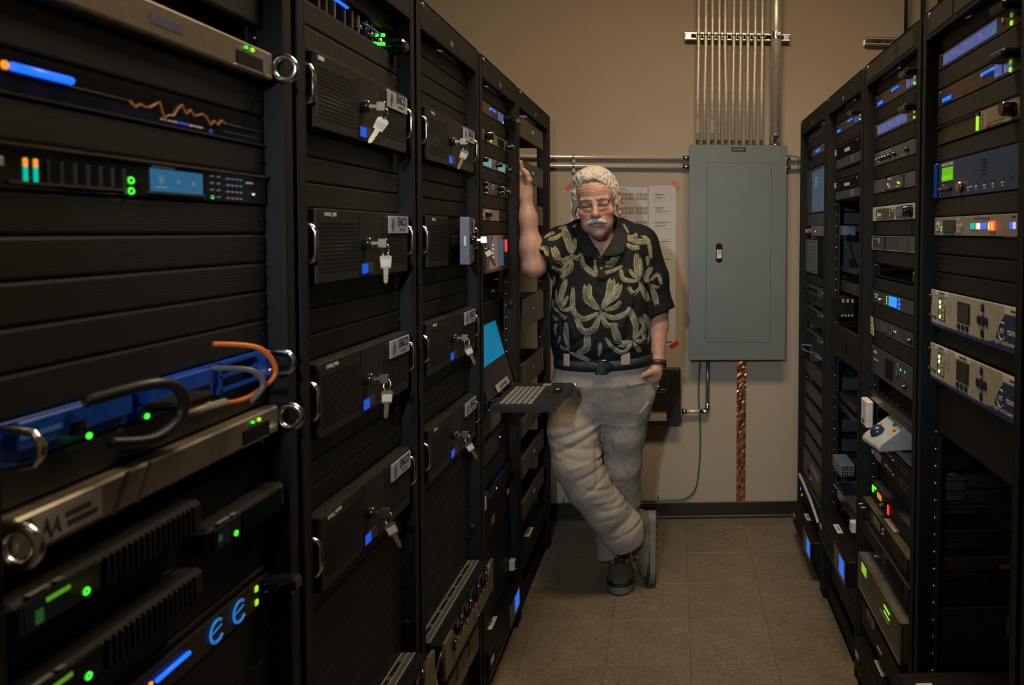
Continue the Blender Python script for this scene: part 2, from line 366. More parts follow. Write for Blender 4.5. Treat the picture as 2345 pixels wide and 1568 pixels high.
# the black backings fill in the darkness behind the devices
# ------------------------------------------------------------------ devices
class Dev:
    def __init__(s, side, bay, z0, z1, name, label, cat, group=None, out=.004, w=.4826, absz=False, m=None, dep=.30, body=True, lip=0.0, vis=None):
        s.side, s.bay = side, bay
        za, zb = (z0, z1) if absz else (Z(side, bay, z0), Z(side, bay, z1))
        if za > zb: za, zb = zb, za
        s.H = zb - za - .0012; s.W = w
        s.t = root(name, side, bay, za + .0006, out, label, cat, group, w)
        if body:
            MB().box((0, 0, 0), (w, .0035, s.H), .001).build('face_plate', m or BLK2, s.t)
            MB().box((.022, .004, .002), (w - .022, dep, s.H - .002)).build('chassis', PITCH if m is None else GREYD, s.t)
    def x(s, u): return u * s.W
    def z(s, v): return v * s.H
    def box(s, name, m, u0, v0, u1, v1, y0=-.001, y1=.001, bev=0.0, label=None):
        o = MB().box((s.x(u0), y0, s.z(v0)), (s.x(u1), y1, s.z(v1)), bev).build(name, m, s.t)
        if label: o['label'] = label
        return o
    def led(s, m, u, v, r=.0022, ru=None, name='indicator_light', out=.0015):
        if ru: return s.rbox(name, m, u, v, ru, r, out)
        return MB().cyl((s.x(u), .002 - out, s.z(v)), (s.x(u), -out, s.z(v)), r, 10).build(name, m, s.t)
    def rbox(s, name, m, u, v, hw, hh, out=.002, parent=None):
        return MB().box((s.x(u) - hw, -out, s.z(v) - hh), (s.x(u) + hw, .001, s.z(v) + hh), min(hw, hh) * .3).build(name, m, parent or s.t)
    def knob(s, m, u, v, r=.008, L=.014, name='knob'):
        k = MB().tube([(s.x(u), 0, s.z(v)), (s.x(u), -L * .2, s.z(v)), (s.x(u), -L * .9, s.z(v)), (s.x(u), -L, s.z(v))], [r * 1.1, r, r * .93, r * .8], 18)
        return k.build(name, m, s.t)
    def handle(s, u, v0, v1, out=.035, r=.0042, m=None, y=0):
        m = m or CHROME; x = s.x(u); a, b = s.z(v0), s.z(v1); q = .012
        pts = [(x, y, b), (x, -out * .5, b), (x, -out + .006, b - .003), (x, -out, b - q), (x, -out, a + q), (x, -out + .006, a + .003), (x, -out * .5, a), (x, y, a)]
        return MB().tube(pts, r, 8).build('handle', m, s.t)
    def text(s, body, u, v, size, m, out=.0012, xs=1.0, align='CENTER', bold=0.0, parent=None, name='lettering'):
        return text(name, body, size, m, parent or s.t, (s.x(u), -out, s.z(v)), xs=xs, align=align, bold=bold)
    def marks(s, m, u0, u1, v, n, h=.002, name='printed_marks', seed=1, out=.0008):
        rr = random.Random(seed + int(u0 * 997) + int(v * 101)); b = MB(); x = s.x(u0); e = s.x(u1)
        while x < e:
            w = rr.uniform(.4, 1.2) * (e - s.x(u0)) / n
            b.box((x, -out, s.z(v)), (min(x + w * .7, e), 0, s.z(v) + h)); x += w
        return tag(b.build(name, m, s.t), kind='stuff')
    def keys(s, m, u0, v0, u1, v1, nu, nv, name='key', fill=.7, out=.003):
        du = (u1 - u0) / nu; dv = (v1 - v0) / nv
        me = MB().box((0, -out, 0), (s.x(du) * fill, .001, s.z(dv) * fill), .0008).mesh(name, m)
        for i in range(nu):
            for j in range(nv):
                o = bpy.data.objects.new(name, me); COL.objects.link(o); o.parent = s.t; o.location = (s.x(u0 + i * du), 0, s.z(v0 + j * dv))
NUM = ['first', 'second', 'third', 'fourth', 'fifth', 'sixth', 'seventh', 'eighth', 'ninth', 'tenth', 'eleventh', 'twelfth', 'thirteenth', 'fourteenth', 'fifteenth', 'sixteenth', 'seventeenth', 'eighteenth', 'nineteenth', 'twentieth', 'twenty-first', 'twenty-second', 'twenty-third', 'twenty-fourth', 'twenty-fifth', 'twenty-sixth', 'twenty-seventh', 'twenty-eighth', 'twenty-ninth', 'thirtieth']
BLANKS = {}
def blank(side, bay, z0, z1, n=1, kind='plain', out=.002, curved=False):
    """n blank filler panels stacked from z0 (top) down to z1"""
    for i in range(n):
        a = z0 + (z1 - z0) * i / n; b = z0 + (z1 - z0) * (i + 1) / n
        k = BLANKS.get((side, bay), 0); BLANKS[(side, bay)] = k + 1
        lab = '%s black filler panel, %s from the top in the %s' % ({'plain': 'plain', 'vent': 'perforated'}[kind], NUM[k] if k < 30 else 'lowest', rackname(side, bay))
        d = Dev(side, bay, b, a, 'filler_panel', lab, 'panel', 'filler panels between the devices', out=out, body=False)
        H = d.H
        m = MB(); prof = [(.0, 0), (-.0035, .0012), (-.0045, .004), (-.0045, H - .004), (-.0035, H - .0012), (0, H), (.010, H), (.010, H - .001), (.001, H - .0012), (.001, .0012), (.010, .001), (.010, 0)]
        n_ = len(prof)
        for x in (0.0, d.W): m.v += [(x, p[0], p[1]) for p in prof]
        m.f += [(q, (q + 1) % n_, (q + 1) % n_ + n_, q + n_) for q in range(n_)] + [tuple(range(n_))[::-1], tuple(range(n_, 2 * n_))]; m.sm += [False] * (n_ + 2)
        m.build('panel', VENT if kind == 'vent' else BLK2, d.t)
        if bay < 3:
            for u in (.018, .982):
                MB().cyl((d.x(u), -.004, H / 2), (d.x(u), -.0065, H / 2), .0034, 8).build('screw', BLK, d.t)
def key_on_ring(parent, x, y, z, ang, loc=(0, 0, 0), rz=0.0):
    """lock with a key in it and a second key hanging from its ring"""
    kw = dict(parent=parent, loc=loc, rot=(0, 0, rz))
    MB().tube([(x, y + .002, z), (x, y - .012, z), (x, y - .016, z)], [.0125, .0125, .010], 16).build('lock', GLOSS, **kw)
    MB().box((x - .0012, y - .027, z - .003), (x + .0012, y - .014, z + .003)).box((x - .0015, y - .043, z - .009), (x + .0015, y - .026, z + .009), .001).build('inserted_key', BRASS, **kw)
    cx, cy, cz = x + .002, y - .040, z - .013
    pts = [(cx + .003 * math.cos(t), cy + .011 * math.sin(t) * .6, cz + .011 * math.cos(t)) for t in np.linspace(0, 2 * PI, 18)[:-1]]
    MB().tube(pts, .0009, 6, closed=True).build('key_ring', CHROME, **kw)
    k = MB(); k.prism([(-.011, -.004), (-.009, -.026), (.009, -.026), (.011, -.004), (.006, 0), (-.006, 0)], -.001, .001)
    k.prism([(-.0042, -.026), (-.0042, -.052), (-.001, -.057), (.0035, -.052), (.0028, -.048), (.0042, -.045), (.003, -.041), (.0042, -.038), (.0042, -.026)], -.0008, .0008)
    p = Matrix.Rotation(rz, 3, 'Z') @ Vector((cx, cy, cz - .010)) + Vector(loc)
    o = k.build('hanging_key', BRASS, parent, p, (0, ang, rz - 1.15))
    MB().box((-.0085, -.0016, -.0225), (.0085, -.0010, -.0085)).build('key_tag', TAPE, o)
def server(side, bay, z1, z0, label, lab_txt, ang=.35, swing=0.0, texture='round'):
    d = Dev(side, bay, z0, z1, 'rack_server', label, 'server', 'tall black servers with keyed doors', out=.004, body=True, dep=.5)
    t, W, H = d.t, d.W, d.H
    o = .031; x0, x1 = .030, .454; xs = x0 + .40 * (x1 - x0); wd_ = x1 - xs - .001
    MB().box((x0, -o, 0), (xs - .001, 0, H), .0015).build('bezel', SRVM, t)
    def slots(xa, xb, za, zb, n, y, parent, name, rnd, **kw):
        s = MB(); dz = (zb - za) / n
        for i in range(n):
            zc = za + (i + .5) * dz
            if rnd:
                k = max(4, int((xb - xa) / .0065)); dx = (xb - xa) / k
                for j in range(k): s.box((xa + (j + .15) * dx, y - .0004, zc - dz * .24), (xa + (j + .85) * dx, y + .001, zc + dz * .24))
            else: s.box((xa, y - .0004, zc - dz * .22), (xb, y + .001, zc + dz * .22))
        return tag(s.build(name, PITCH, parent, **kw), kind='stuff')
    slots(x0 + .010, xs - .010, H * .12, H * .83, 13, -o, t, 'grille_slots', texture == 'round')
    kw = dict(loc=(x1, -o, 0), rot=(0, 0, swing)); L = -wd_
    MB().box((L, 0, 0), (0, .027, H), .0015).build('door', mat('door_steel', (.05, .062, .08), .4, .2, bump=.3, bscale=300) if swing else SRVM, t, **kw)
    slots(L + .25 * (x1 - x0), -.006, H * .16, H * .92, 13, 0, t, 'door_slots', False, **kw)
    key_on_ring(t, L + .020, 0, H * .52, ang, (x1, -o, 0), swing)
    badge(t, L + .545 * wd_, -.003, H * .66, H * .95, 0, kw)
    if swing:
        MB().box((xs + .002, -.008, .002), (x1 - .03, -.004, H - .002)).build('door_recess', PITCH, t)
        MB().box((xs + .10, -.012, H * .35), (xs + .20, -.008, H * .60), .002).build('drive_bay', GREYD, t)
        MB().box((L - .0008, .010, H * .40), (L, .016, H * .60)).build('door_catch', WHITE, t, **kw)
        MB().box((L - .0008, .019, H * .06), (L, .025, H * .16)).build('blue_light', G_BLUED, t, **kw)
    else:
        wx0 = L + .004; MB().box((wx0, -.0012, H * .045), (wx0 + .058, 0, H * .22), .001).build('drive_window', mat('window_frame_blue', (.02, .03, .07), .3), t, **kw)
        MB().box((wx0 + .002, -.0022, H * .06), (wx0 + .028, -.001, H * .205)).build('blue_light', glow('server_blue', (.008, .09, .8), .8), t, **kw)
        MB().box((wx0 + .030, -.0022, H * .06), (wx0 + .052, -.001, H * .205)).build('drive_bay', GREYD, t, **kw)
    for u in (.012, .470):
        hd = MB(); q = .012; a, b2 = H * .30, H * .78
        pts = [(u, 0, b2), (u, -.024, b2), (u, -.032, b2 - .003), (u, -.037, b2 - q), (u, -.037, a + q), (u, -.032, a + .003), (u, -.024, a), (u, 0, a)]
        hd.tube(pts, .0045, 8).build('handle', CHROME, t)
    if lab_txt:
        text('lettering', lab_txt, .0095, PRINT, t, (x0 + .050, -o - .0006, H * .925), xs=.95)
    else: MB().box((x0 + .012, -o - .001, H * .90), (x0 + .032, -o, H * .955)).build('label_tape', TAPE, t)
    return d
def badge(t, x0, x1, z0, z1, y, kw):
    b = MB().box((x0, y - .004, z0), (x1, y - .0005, z1), .001).build('badge', mat('badge_silver', (.42, .44, .46), .35, .4), t, **kw)
    w, h = x1 - x0, z1 - z0
    e = MB()
    for r in (.0075, .0052, .0030):
        pts = [(x0 + .17 * w + r * .78 * math.cos(a), y - .0045, z0 + h * .52 + r * 1.75 * math.sin(a)) for a in np.linspace(0, 2 * PI, 21)[:-1]]
        e.tube(pts, .0006, 5, closed=True)
    e.build('emblem', mat('badge_emblem', (.07, .09, .13), .5), b)
    text('lettering', 'ENCO', h * .72, mat('badge_blue_print', (.012, .045, .17), .4), b, (x0 + w * .66, y - .0046, z0 + h * .68), xs=.72, bold=.0004)
    text('lettering', 'SYSTEMS, INC.', h * .18, mat('badge_grey_print', (.10, .11, .12), .5), b, (x0 + w * .66, y - .0046, z0 + h * .25), xs=.80)
# ================================================================== LEFT ROW
# ---- nearest rack
U = .04445
blank('L', 0, .492, .314, 4, 'vent')
def silver_proc(z1, z0, label, tape):
    d = Dev('L', 0, z0, z1, 'signal_processor', label, 'processor', 'silver processors with round end grips', out=.004, dep=.35)
    H = d.H; t = d.t
    m = MB(); m.box((.012, -.026, .0), (.470, -.002, H), .003); m.build('bezel', ALU, t)
    MB().box((.375, -.0275, H * .10), (.440, -.025, H * .62), .001).build('display_window', PITCH, t)
    MB().box((.372, -.028, H * .06), (.443, -.026, H * .12)).box((.440, -.028, H * .06), (.443, -.026, H * .62)).build('window_trim', mat('bright_trim', (.7, .66, .56), .25, 1), t)
    for x, mm, r in ((.398, G_GREEN, .0022), (.414, G_LIME, .0030)): MB().cyl((x, -.026, H * .80), (x, -.0285, H * .80), r, 12).build('indicator_light', mm, t)
    for x in (.002, .480):     # large ring grips on both ends
        pts = [(x, -.026 - .012 + .017 * math.cos(a), H * .5 + .018 * math.sin(a)) for a in np.linspace(0, 2 * PI, 25)[:-1]]
        MB().tube(pts, .0052, 8, closed=True).build('ring_grip', mat('polished_grip', (.55, .58, .62), .2, 1), t)
    if tape:
        b = MB().box((.030, -.027, H * .15), (.115, -.026, H * .86)).build('paper_label', mat('grey_paper', (.20, .18, .18), .7), t)
        MB().prism([(.038, H * .25), (.045, H * .75), (.051, H * .35), (.058, H * .7), (.062, H * .25), (.056, H * .45), (.050, H * .2), (.045, H * .5)], -.0276, -.027).build('emblem', INK, b)
        m = MB(); m.box((.068, -.0276, H * .55), (.100, -.027, H * .68)); m.box((.070, -.0276, H * .32), (.108, -.027, H * .45)); m.build('printed_marks', INK, b)
        MB().prism([(.128, 0), (.150, H), (.158, H), (.136, 0)], -.0266, -.026).prism([(.165, 0), (.187, H), (.192, H), (.170, 0)], -.0266, -.026).build('stripes', mat('stripe_shade', (.14, .12, .10), .4, .8), t)
    else:
        MB().box((.205, -.0268, H * .35), (.262, -.026, H * .62)).build('printed_marks', mat('dim_blue_print', (.07, .08, .13), .5), t)
silver_proc(.273, .2305, 'long silver processor face with a ring grip, uppermost device of the nearest left rack', False)
blank('L', 0, .228, .1765, 1, 'vent')
d = Dev('L', 0, .1315, .176, 'audio_processor', 'glossy black audio processor with a jagged orange trace and a blue bar light', 'processor', out=.006, m=GLOSS)
H = d.H
def trace(u0, u1, v, amp, n, seed):
    rr = random.Random(seed); pts = [(d.x(u0), -.0015, H * v)]
    for i in range(1, n): pts.append((d.x(u0 + (u1 - u0) * i / n), -.0015, H * (v + rr.uniform(-1, 1) * amp * (1 if i % 2 else -.8))))
    pts.append((d.x(u1), -.0015, H * v)); return pts
MB().tube(trace(.42, .80, .48, .26, 22, 3), .0012, 6).build('orange_trace', G_AMBD, d.t)
MB().tube([(d.x(.02), -.0013, H * .48), (d.x(.42), -.0013, H * .48)], .0009, 5).tube([(d.x(.80), -.0013, H * .48), (d.x(.99), -.0013, H * .48)], .0009, 5).build('trace_line', mat('trace_print', (.06, .035, .012), .5), d.t)
MB().tube([(d.x(.10), -.002, H * .62), (d.x(.245), -.002, H * .62)], .0042, 8).build('blue_bar_light', G_BLUE, d.t)
d.led(G_AMBER, .088, .62, .0042); 
for u, v in ((.02, .2), (.615, .17)): d.rbox('small_blue_bar', G_BLUED, u, v, .012, .0012); d.led(G_RED, u + .03, v, .001)
d.led(G_BLUED, .735, .14, .003)
MB().box((0, -.004, -.0005), (d.W, 0, .0018)).build('lower_lip', mat('worn_edge', (.05, .048, .042), .4, .4), d.t)
d.marks(PRINT, .53, .70, .16, 12, .0022); d.marks(mat('dim_print', (.05, .05, .05), .6), .80, .97, .22, 10, .0016)
blank('L', 0, .1305, .0870, 1, 'vent')
d = Dev('L', 0, .0415, .0865, 'digital_audio_console', 'black audio unit with a blue menu screen, level meters and a keypad', 'audio unit', out=.010, m=GLOSS)
H = d.H
MB().box((0, -.0045, H * .93), (d.W, .0, H)).box((.036, -.003, H * .10), (.185, 0, H * .16)).box((.225, -.003, H * .10), (.330, 0, H * .16)).build('trim_line', mat('bronze_trim', (.10, .08, .055), .4, .5), d.t)
sc_ = d.box('menu_screen', G_LCD, .475, .17, .675, .80, -.002)
for u, v, a in ((.51, .5, .005), (.575, .48, .003), (.635, .46, .0035)): MB().cyl((d.x(u), -.0025, H * v), (d.x(u), -.002, H * v), a, 10).build('menu_icon', G_PALE, sc_)
MB().box((d.x(.49), -.0026, H * .27), (d.x(.53), -.002, H * .30)).build('menu_icon_bar', G_CYAN, sc_)
MB().box((d.x(.475), -.0026, H * .83), (d.x(.56), -.0022, H * .88)).build('screen_caption', mat('dim_caption', (.12, .14, .18), .6), d.t)
for i in range(2):
    for j in range(9): d.led(G_AMBER if j > 5 else G_TEAL2, .118 + i * .024, .20 + j * .055, .0021)
for j in range(7): d.rbox('meter_slot', mat('meter_slot', (.03, .03, .028), .4), .17 + j * .036, .42, .0016, H * .26)
d.rbox('label_button', CREAM, .045, .55, .012, .005); d.led(GREYD, .045, .2, .004)
for v in (.12, .40):
    pts = [(d.x(.405) + .0042 * math.cos(a), -.0018, H * v + .0034 * math.sin(a)) for a in np.linspace(0, 2 * PI, 15)[:-1]]
    MB().tube(pts, .0010, 5, closed=True).build('green_ring_light', G_GREEN, d.t)
d.keys(mat('keypad_key', (.16, .17, .19), .5), .79, .08, .875, .92, 4, 4, fill=.32); d.keys(mat('keypad_key', (.16, .17, .19), .5), .715, .1, .775, .95, 2, 4, fill=.28)
d.led(G_GREEN, .722, .12, .0024); d.led(mat('red_key', (.25, .02, .02), .5), .79, .10, .0022)
d.rbox('maker_mark', mat('mark_silver', (.5, .42, .38), .4), .905, .68, .008, .0016); d.knob(BRASS, .925, .30, .003, .004, 'jack')
blank('L', 0, .0405, -.0037, 1, 'vent'); blank('L', 0, -.0037, -.1815, 4, 'vent')
# blue card frame
d = Dev('L', 0, -.2245, -.1820, 'card_frame', 'bright blue card frame with chrome handles and cables plugged in its front', 'card frame', out=.006, m=BLUEB)
H = d.H; t = d.t
MB().box((.035, -.010, H * .30), (.185, 0, H * .98), .002).box((.200, -.016, H * .45), (.330, 0, H), .002).box((.195, -.010, 0), (.335, 0, H * .42), .002).build('card_cover', BLUEB, t)
MB().box((.345, -.012, H * .02), (.438, -.001, H * .12)).box((.345, -.012, H * .48), (.438, -.001, H * .58)).box((.345, -.012, H * .90), (.438, -.001, H)).box((.436, -.014, 0), (.470, -.001, H)).box((.340, -.012, 0), (.350, -.001, H)).build('card_guide', BLUEB, t)
d.box('vent_mesh', VENT, .73, .10, .90, .48, -.002); d.box('dark_slot', PITCH, .73, .58, .90, .90, -.002)
for u in (.035, .985): d.handle(u, .08, .92, .045, .0040, CHROME)
for v in (.25, .75): MB().sph((.462, -.016, H * v), .0035).build('screw', CHROME, t)
for u, v in ((.425, .10), (.245, .12)): d.led(G_GREEN, u, v, .0034, out=.012)
d.box('black_jack', PITCH, .20, .25, .235, .60, -.012)
MB().box((.035, -.0112, H * .55), (.085, -.010, H * .66)).build('printed_marks', mat('pale_blue_print', (.05, .2, .6), .5), t)
def cable(name, m, pts, r, label, cat='cable', parent=None):
    ps = [Vector(p) for p in pts]; out = []
    for i in range(len(ps) - 1):
        p0, p1, p2, p3 = ps[max(i - 1, 0)], ps[i], ps[i + 1], ps[min(i + 2, len(ps) - 1)]
        for k in range(6):
            q = k / 6; out.append(0.5 * ((2 * p1) + (-p0 + p2) * q + (2 * p0 - 5 * p1 + 4 * p2 - p3) * q * q + (-p0 + 3 * p1 - 3 * p2 + p3) * q ** 3))
    out.append(ps[-1]); c = sum(out, Vector()) / len(out)
    o = MB().tube([p - c for p in out], r, 8).build(name, m, parent, c)
    if label: tag(o, label, cat)
    return o
def LW(u, y, z, dd=d):   # local point of a left-row device to world
    return dd.t.matrix_basis @ Vector((u, y, z))
bpy.context.view_layer.update()
cable('optical_cable', ORANGE, [LW(.330, -.012, H + .030), LW(.365, -.055, H + .018), LW(.385, -.065, H * .5), LW(.350, -.050, -.004), LW(.285, -.050, H * .0), LW(.235, -.030, H * .30), LW(.222, -.011, H * .35)], .0035, 'orange cable looping across the front of the blue card frame')
cable('coaxial_cable', mat('cable_grey', (.10, .10, .11), .4), [LW(.325, -.012, H * .95), LW(.352, -.050, H * .75), LW(.362, -.060, H * .2), LW(.345, -.052, -.012)], .004, 'dark grey cable beside the orange one on the blue card frame')
cable('network_cable', mat('cable_black', (.012, .012, .012), .45), [LW(.10, -.02, H + .004), LW(.155, -.055, H + .012), LW(.190, -.060, H * .9), LW(.197, -.055, H * .2), LW(.160, -.050, -.010), LW(.12, -.03, -.004)], .0065, 'thick black cable hanging over the left part of the blue card frame')
MB().tube([(.215, -.045, H * .05), (.290, -.050, H * .02)], .0055, 8).build('cable_boot', mat('boot_grey', (.20, .20, .19), .5), t)
MB().box((.195, -.050, H * .28), (.270, -.012, H * .52), .004).build('plug', PITCH, t)
blank('L', 0, -.226, -.268, 1, 'vent')
silver_proc(-.2685, -.311, 'long silver processor face with a paper label, right under the blue card frame', True)
# ribbed power amplifiers
def ribbed(z1, second, label, lcd2):
    d = Dev('L', 0, z1 - 2 * U, z1, 'uninterruptible_power_unit', label, 'power unit', 'ribbed black power units in the nearest left rack', out=.002, m=BLK2)
    H, t = d.H, d.t
    def module(xa, xb, za, zb, disp_w, name, bright):
        b = MB().box((xa, -.034, za), (xb, 0, zb), .006).build(name, BLK, t)
        n = 17; x0 = xa + disp_w + .006; dx = (xb - .018 - x0) / n
        r = MB()
        for i in range(n): r.box((x0 + i * dx, -.0385, za + .003), (x0 + i * dx + dx * .55, -.033, zb - .003), .0012)
        tag(r.build('ribs', BLK, b), kind='stuff')
        e = MB().box((xa + .006, -.037, za + .004), (xa + disp_w, -.033, zb - .003), .002).build('display_frame', GLOSS, b)
        k = MB(); k.box((xa + .012, -.0378, za + .008), (xa + disp_w * .58, -.0366, zb - .007)); k.build('display', mat('dim_lcd', (.008, .014, .03), .3), b)
        if bright:
            MB().box((xa + disp_w * .34, -.0386, zb - .013), (xa + disp_w * .60, -.0376, zb - .009)).build('lime_bar', glow('lime_dim', (.12, .4, .01), .7), b)
            MB().box((xa + disp_w * .22, -.0386, za + .010), (xa + disp_w * .30, -.0376, zb - .016)).build('meter_light', glow('green_dim', (.02, .12, .02), .5), b)
        else: MB().box((xa + disp_w * .22, -.0386, zb - .022), (xa + disp_w * .32, -.0376, zb - .014)).build('meter_light', glow('green_dim', (.02, .12, .02), .5), b)
        pts = [(xa + disp_w * .80 + .0032 * math.cos(a), -.0378, za + .013 + .0032 * math.sin(a)) for a in np.linspace(0, 2 * PI, 13)[:-1]]
        MB().tube(pts, .0010, 5, closed=True).build('green_ring_light', G_GREEN, b)
        m2 = MB(); m2.box((xa + .02, -.0355, zb - .0006), (xa + .045, -.030, zb + .0006)); m2.box((xa + .05, -.0355, zb - .0006), (xa + .060, -.030, zb + .0006)); m2.build('switch_marks', mat('faded_print', (.14, .14, .14), .6), b)
    module(-.004, .276, H * .54, H - .001, .105, 'left_module', True)
    if second: module(.284, .476, .001, H * .46, .068, 'right_module', False)
ribbed(-.342, True, 'black power unit with two ribbed grips and green lights, upper of the pair', True)
ribbed(-.431, False, 'black power unit with one ribbed grip, lower of the pair', True)
def orban(side, bay, z1, z0, label, knob=True, bar=.56, text_left=True, wave=False, dim=False):
    d = Dev(side, bay, z0, z1, 'broadcast_processor', label, 'processor', 'bronze broadcast processors with a knob grip', out=.006, m=BROWN)
    H = d.H
    if not wave:
        if text_left:
            s = d.box('blue_text_display', G_BLUED, .07, .14, .20, .46, -.002)
            m = MB()
            for (a, b_) in ((.075, .10), (.108, .125), (.135, .19)): m.box((d.x(a), -.0026, H * .18), (d.x(b_), -.002, H * .40))
            m.build('display_text', G_BLUE, s)
        MB().tube([(d.x(bar), -.003, H * .66), (d.x(bar + .13), -.003, H * .66)], .0028, 8).build('blue_bar_light', G_BLUE, d.t)
        d.led(G_AMBER, bar - .012, .66, .0032)
        for u in (.685, .775):
            s = d.box('meter', G_VIO if not dim else G_BLUED, u, .16, u + .068, .88, -.0018)
            pts = [(d.x(u + .034) + .012 * math.cos(a), -.0022, H * .5 + .013 * math.sin(a)) for a in np.linspace(.6, 5.4, 14)]
            MB().tube(pts, .0009, 5).tube([(d.x(u + .034), -.0022, H * .5), (d.x(u + .022), -.0022, H * .78)], .0007, 5).build('meter_needle', G_PALE, s)
        d.marks(AMBERP, .1, .42, .78, 14, .0013); d.marks(AMBERP, .30, .50, .35, 10, .0012)
    else:
        s = d.box('spectrum_display', G_VIO, .075, .16, .695, .82, -.0018)
        rr = random.Random(5); m = MB()
        pts = [(d.x(.085 + .6 * i / 70), -.0024, H * (.48 + .26 * math.sin(i * .55) * math.sin(i * .13 + 1) + rr.uniform(-.07, .07))) for i in range(70)]
        m.tube(pts, .0006, 4)
        pts = [(d.x(.085 + .6 * i / 60), -.0024, H * (.48 + .2 * math.cos(i * .42 + 1) + rr.uniform(-.1, .1))) for i in range(60)]
        m.tube(pts, .0004, 4)
        for k in (.18, .33, .52): m.tube([(d.x(k), -.0024, H * .70), (d.x(k + .04), -.0024, H * .28)], .0008, 4)
        m.build('spectrum_trace', G_PALE, s)
        MB().box((d.x(.08), -.0024, H * .3), (d.x(.11), -.0018, H * .55)).build('peak_patch', glow('rose', (.4, .14, .18), .5), s)
        MB().box((d.x(.655), -.0024, H * .25), (d.x(.69), -.0018, H * .45)).build('level_patch', glow('sea_green', (.05, .35, .2), .5), s)
        d.marks(AMBERP, .29, .44, .90, 7, .0022); d.marks(AMBERP, .08, .24, .90, 12, .001)
        d.rbox('maker_mark', PRINT, .755, .62, .004, .005)
    d.led(PITCH, .77 if wave else .03, .36, .0028, name='jack')
    d.marks(PRINT, .015, .055, .85, 4, .0018)
    if knob:
        g = MB(); g.box((d.x(.845), -.050, H * .38), (d.x(.985), 0, H * .86), .006); g.build('knob_grip', GLOSS, d.t)
        MB().box((d.x(.86), -.0515, H * .66), (d.x(.93), -.049, H * .70)).build('grip_shine', mat('grip_highlight', (.2, .2, .22), .2, .8), d.t)  # pale strip painting a highlight onto the black grip
    d.rbox('green_light', G_LIME if knob else G_GREEN, .835, .20 if knob else .3, .0042, .0045 if not dim else .003, .003)
    return d
d = Dev('L', 0, -.574, -.531, 'broadcast_processor', 'bronze processor with two round blue meters at the foot of the nearest left rack', 'processor', 'bronze broadcast processors with a knob grip', out=.010, m=mat('dark_bronze', (.035, .027, .02), .35, .4))
H = d.H
MB().tube([(d.x(.45), -.003, H * .60), (d.x(.575), -.003, H * .60)], .0028, 8).build('blue_bar_light', G_BLUE, d.t); d.led(G_AMBER, .435, .60, .0032)
for u in (.70, .81):
    m = MB()
    for r_ in (.016, .0135): m.tube([(d.x(u) + r_ * math.cos(a), -.002, H * .5 + r_ * math.sin(a)) for a in np.linspace(.8, 5.6, 18)], .0009, 5)
    m.tube([(d.x(u) - .010, -.002, H * .5), (d.x(u) + .010, -.002, H * .60)], .001, 5).build('round_meter', glow('meter_blue', (.02, .20, .6), .9), d.t)
for v in (.25, .75): d.rbox('green_light', G_LIME, .905, v, .0035, .0045)
MB().box((d.x(.93), -.05, H * .35), (d.x(.99), 0, H * .9), .005).build('knob_grip', GLOSS, d.t)
blank('L', 0, -.52, -.530, 1); blank('L', 0, -.575, -1.37, 9)
# ---- second rack: card frame, four servers
d = Dev('L', 1, .4045, .4480, 'card_frame', 'black card frame with upright silver cards and blue cables, second left rack', 'card frame', out=-.02, m=PITCH, dep=.2)
H = d.H
for i, u in enumerate((.02, .06, .10, .15, .27, .33, .40, .49, .56, .62, .70, .76)):
    o = MB().box((d.x(u) - .003, -.018, .002), (d.x(u) + .003, -.001, H - .003), .001).build('card', ALU if i % 3 else SILV, d.t)
for u, v in ((.30, .6), (.30, .3)): d.led(glow('green_dim', (.02, .12, .02), .5), u, v, .0015)
MB().tube([(d.x(.385), -.020, H * .86), (d.x(.50), -.020, H * .86)], .003, 8).build('blue_bar_light', G_BLUE, d.t); d.led(G_AMBER, .375, .86, .003, out=.022)
for u in (.66, .73, .78): MB().tube([(d.x(u), -.006, H * .75), (d.x(u), -.030, H * .5), (d.x(u) + .004, -.022, H * .12)], .0028, 6).build('patch_lead', mat('blue_lead', (.03, .16, .45), .4), d.t)
for u in (.58, .70, .79): MB().cyl((d.x(u), -.018, H * .22), (d.x(u), -.030, H * .22), .004, 8).build('coax_plug', CHROME, d.t)
for v in (.25, .70): d.rbox('green_light', G_GREEN, .865, v, .0035, .0035, .024)
MB().box((d.x(.90), -.060, H * .05), (d.x(.97), 0, H * .65), .006).build('knob_grip', GLOSS, d.t)
blank('L', 1, .490, .449, 1); blank('L', 1, .4035, .314, 2, 'vent')
SRV = [(.3085, .177), (.0405, -.0905), (-.2275, -.3590), (-.4940, -.6270)]
names = [('', 'DAD1_LIVE', 'DAD2_PRD', 'DAD2_NEWS'), ('DAD_1', 'DAD_1', 'DAD_2', 'DAD_3')]
for b in (1, 2):
    for i, (a, c) in enumerate(SRV):
        pos = ['top', 'second', 'third', 'lowest'][i]
        extra = ['with a brass key tag', 'with a loose key ring', 'with a blue key tag', 'with keys hanging'][i] if b == 1 else ['with louvred grilles', 'with its door ajar', 'with a key hanging low', 'with keys hanging'][i]
        server('L', b, a, c, 'keyed black server %s, %s one of the %s left rack' % (extra, pos, 'second' if b == 1 else 'third'), names[b - 1][i],
               ang=(.5, 0.0, .05, -.4, .35, -.5, -.4, -.5)[i + 4 * (b - 1)], swing=math.radians(12.5) if (b, i) == (2, 1) else 0, texture='round' if b == 1 else 'slot')
    prev = None
    for i in range(3): blank('L', b, SRV[i][1] - .0005, SRV[i + 1][0] + .0005, 3, 'vent' if b == 1 and i == 0 else 'plain')
blank('L', 2, .489, .309, 4)
blank('L', 1, -.6275, -.983, 8)
blank('L', 2, -.6275, -.983 - U * .6, 9)
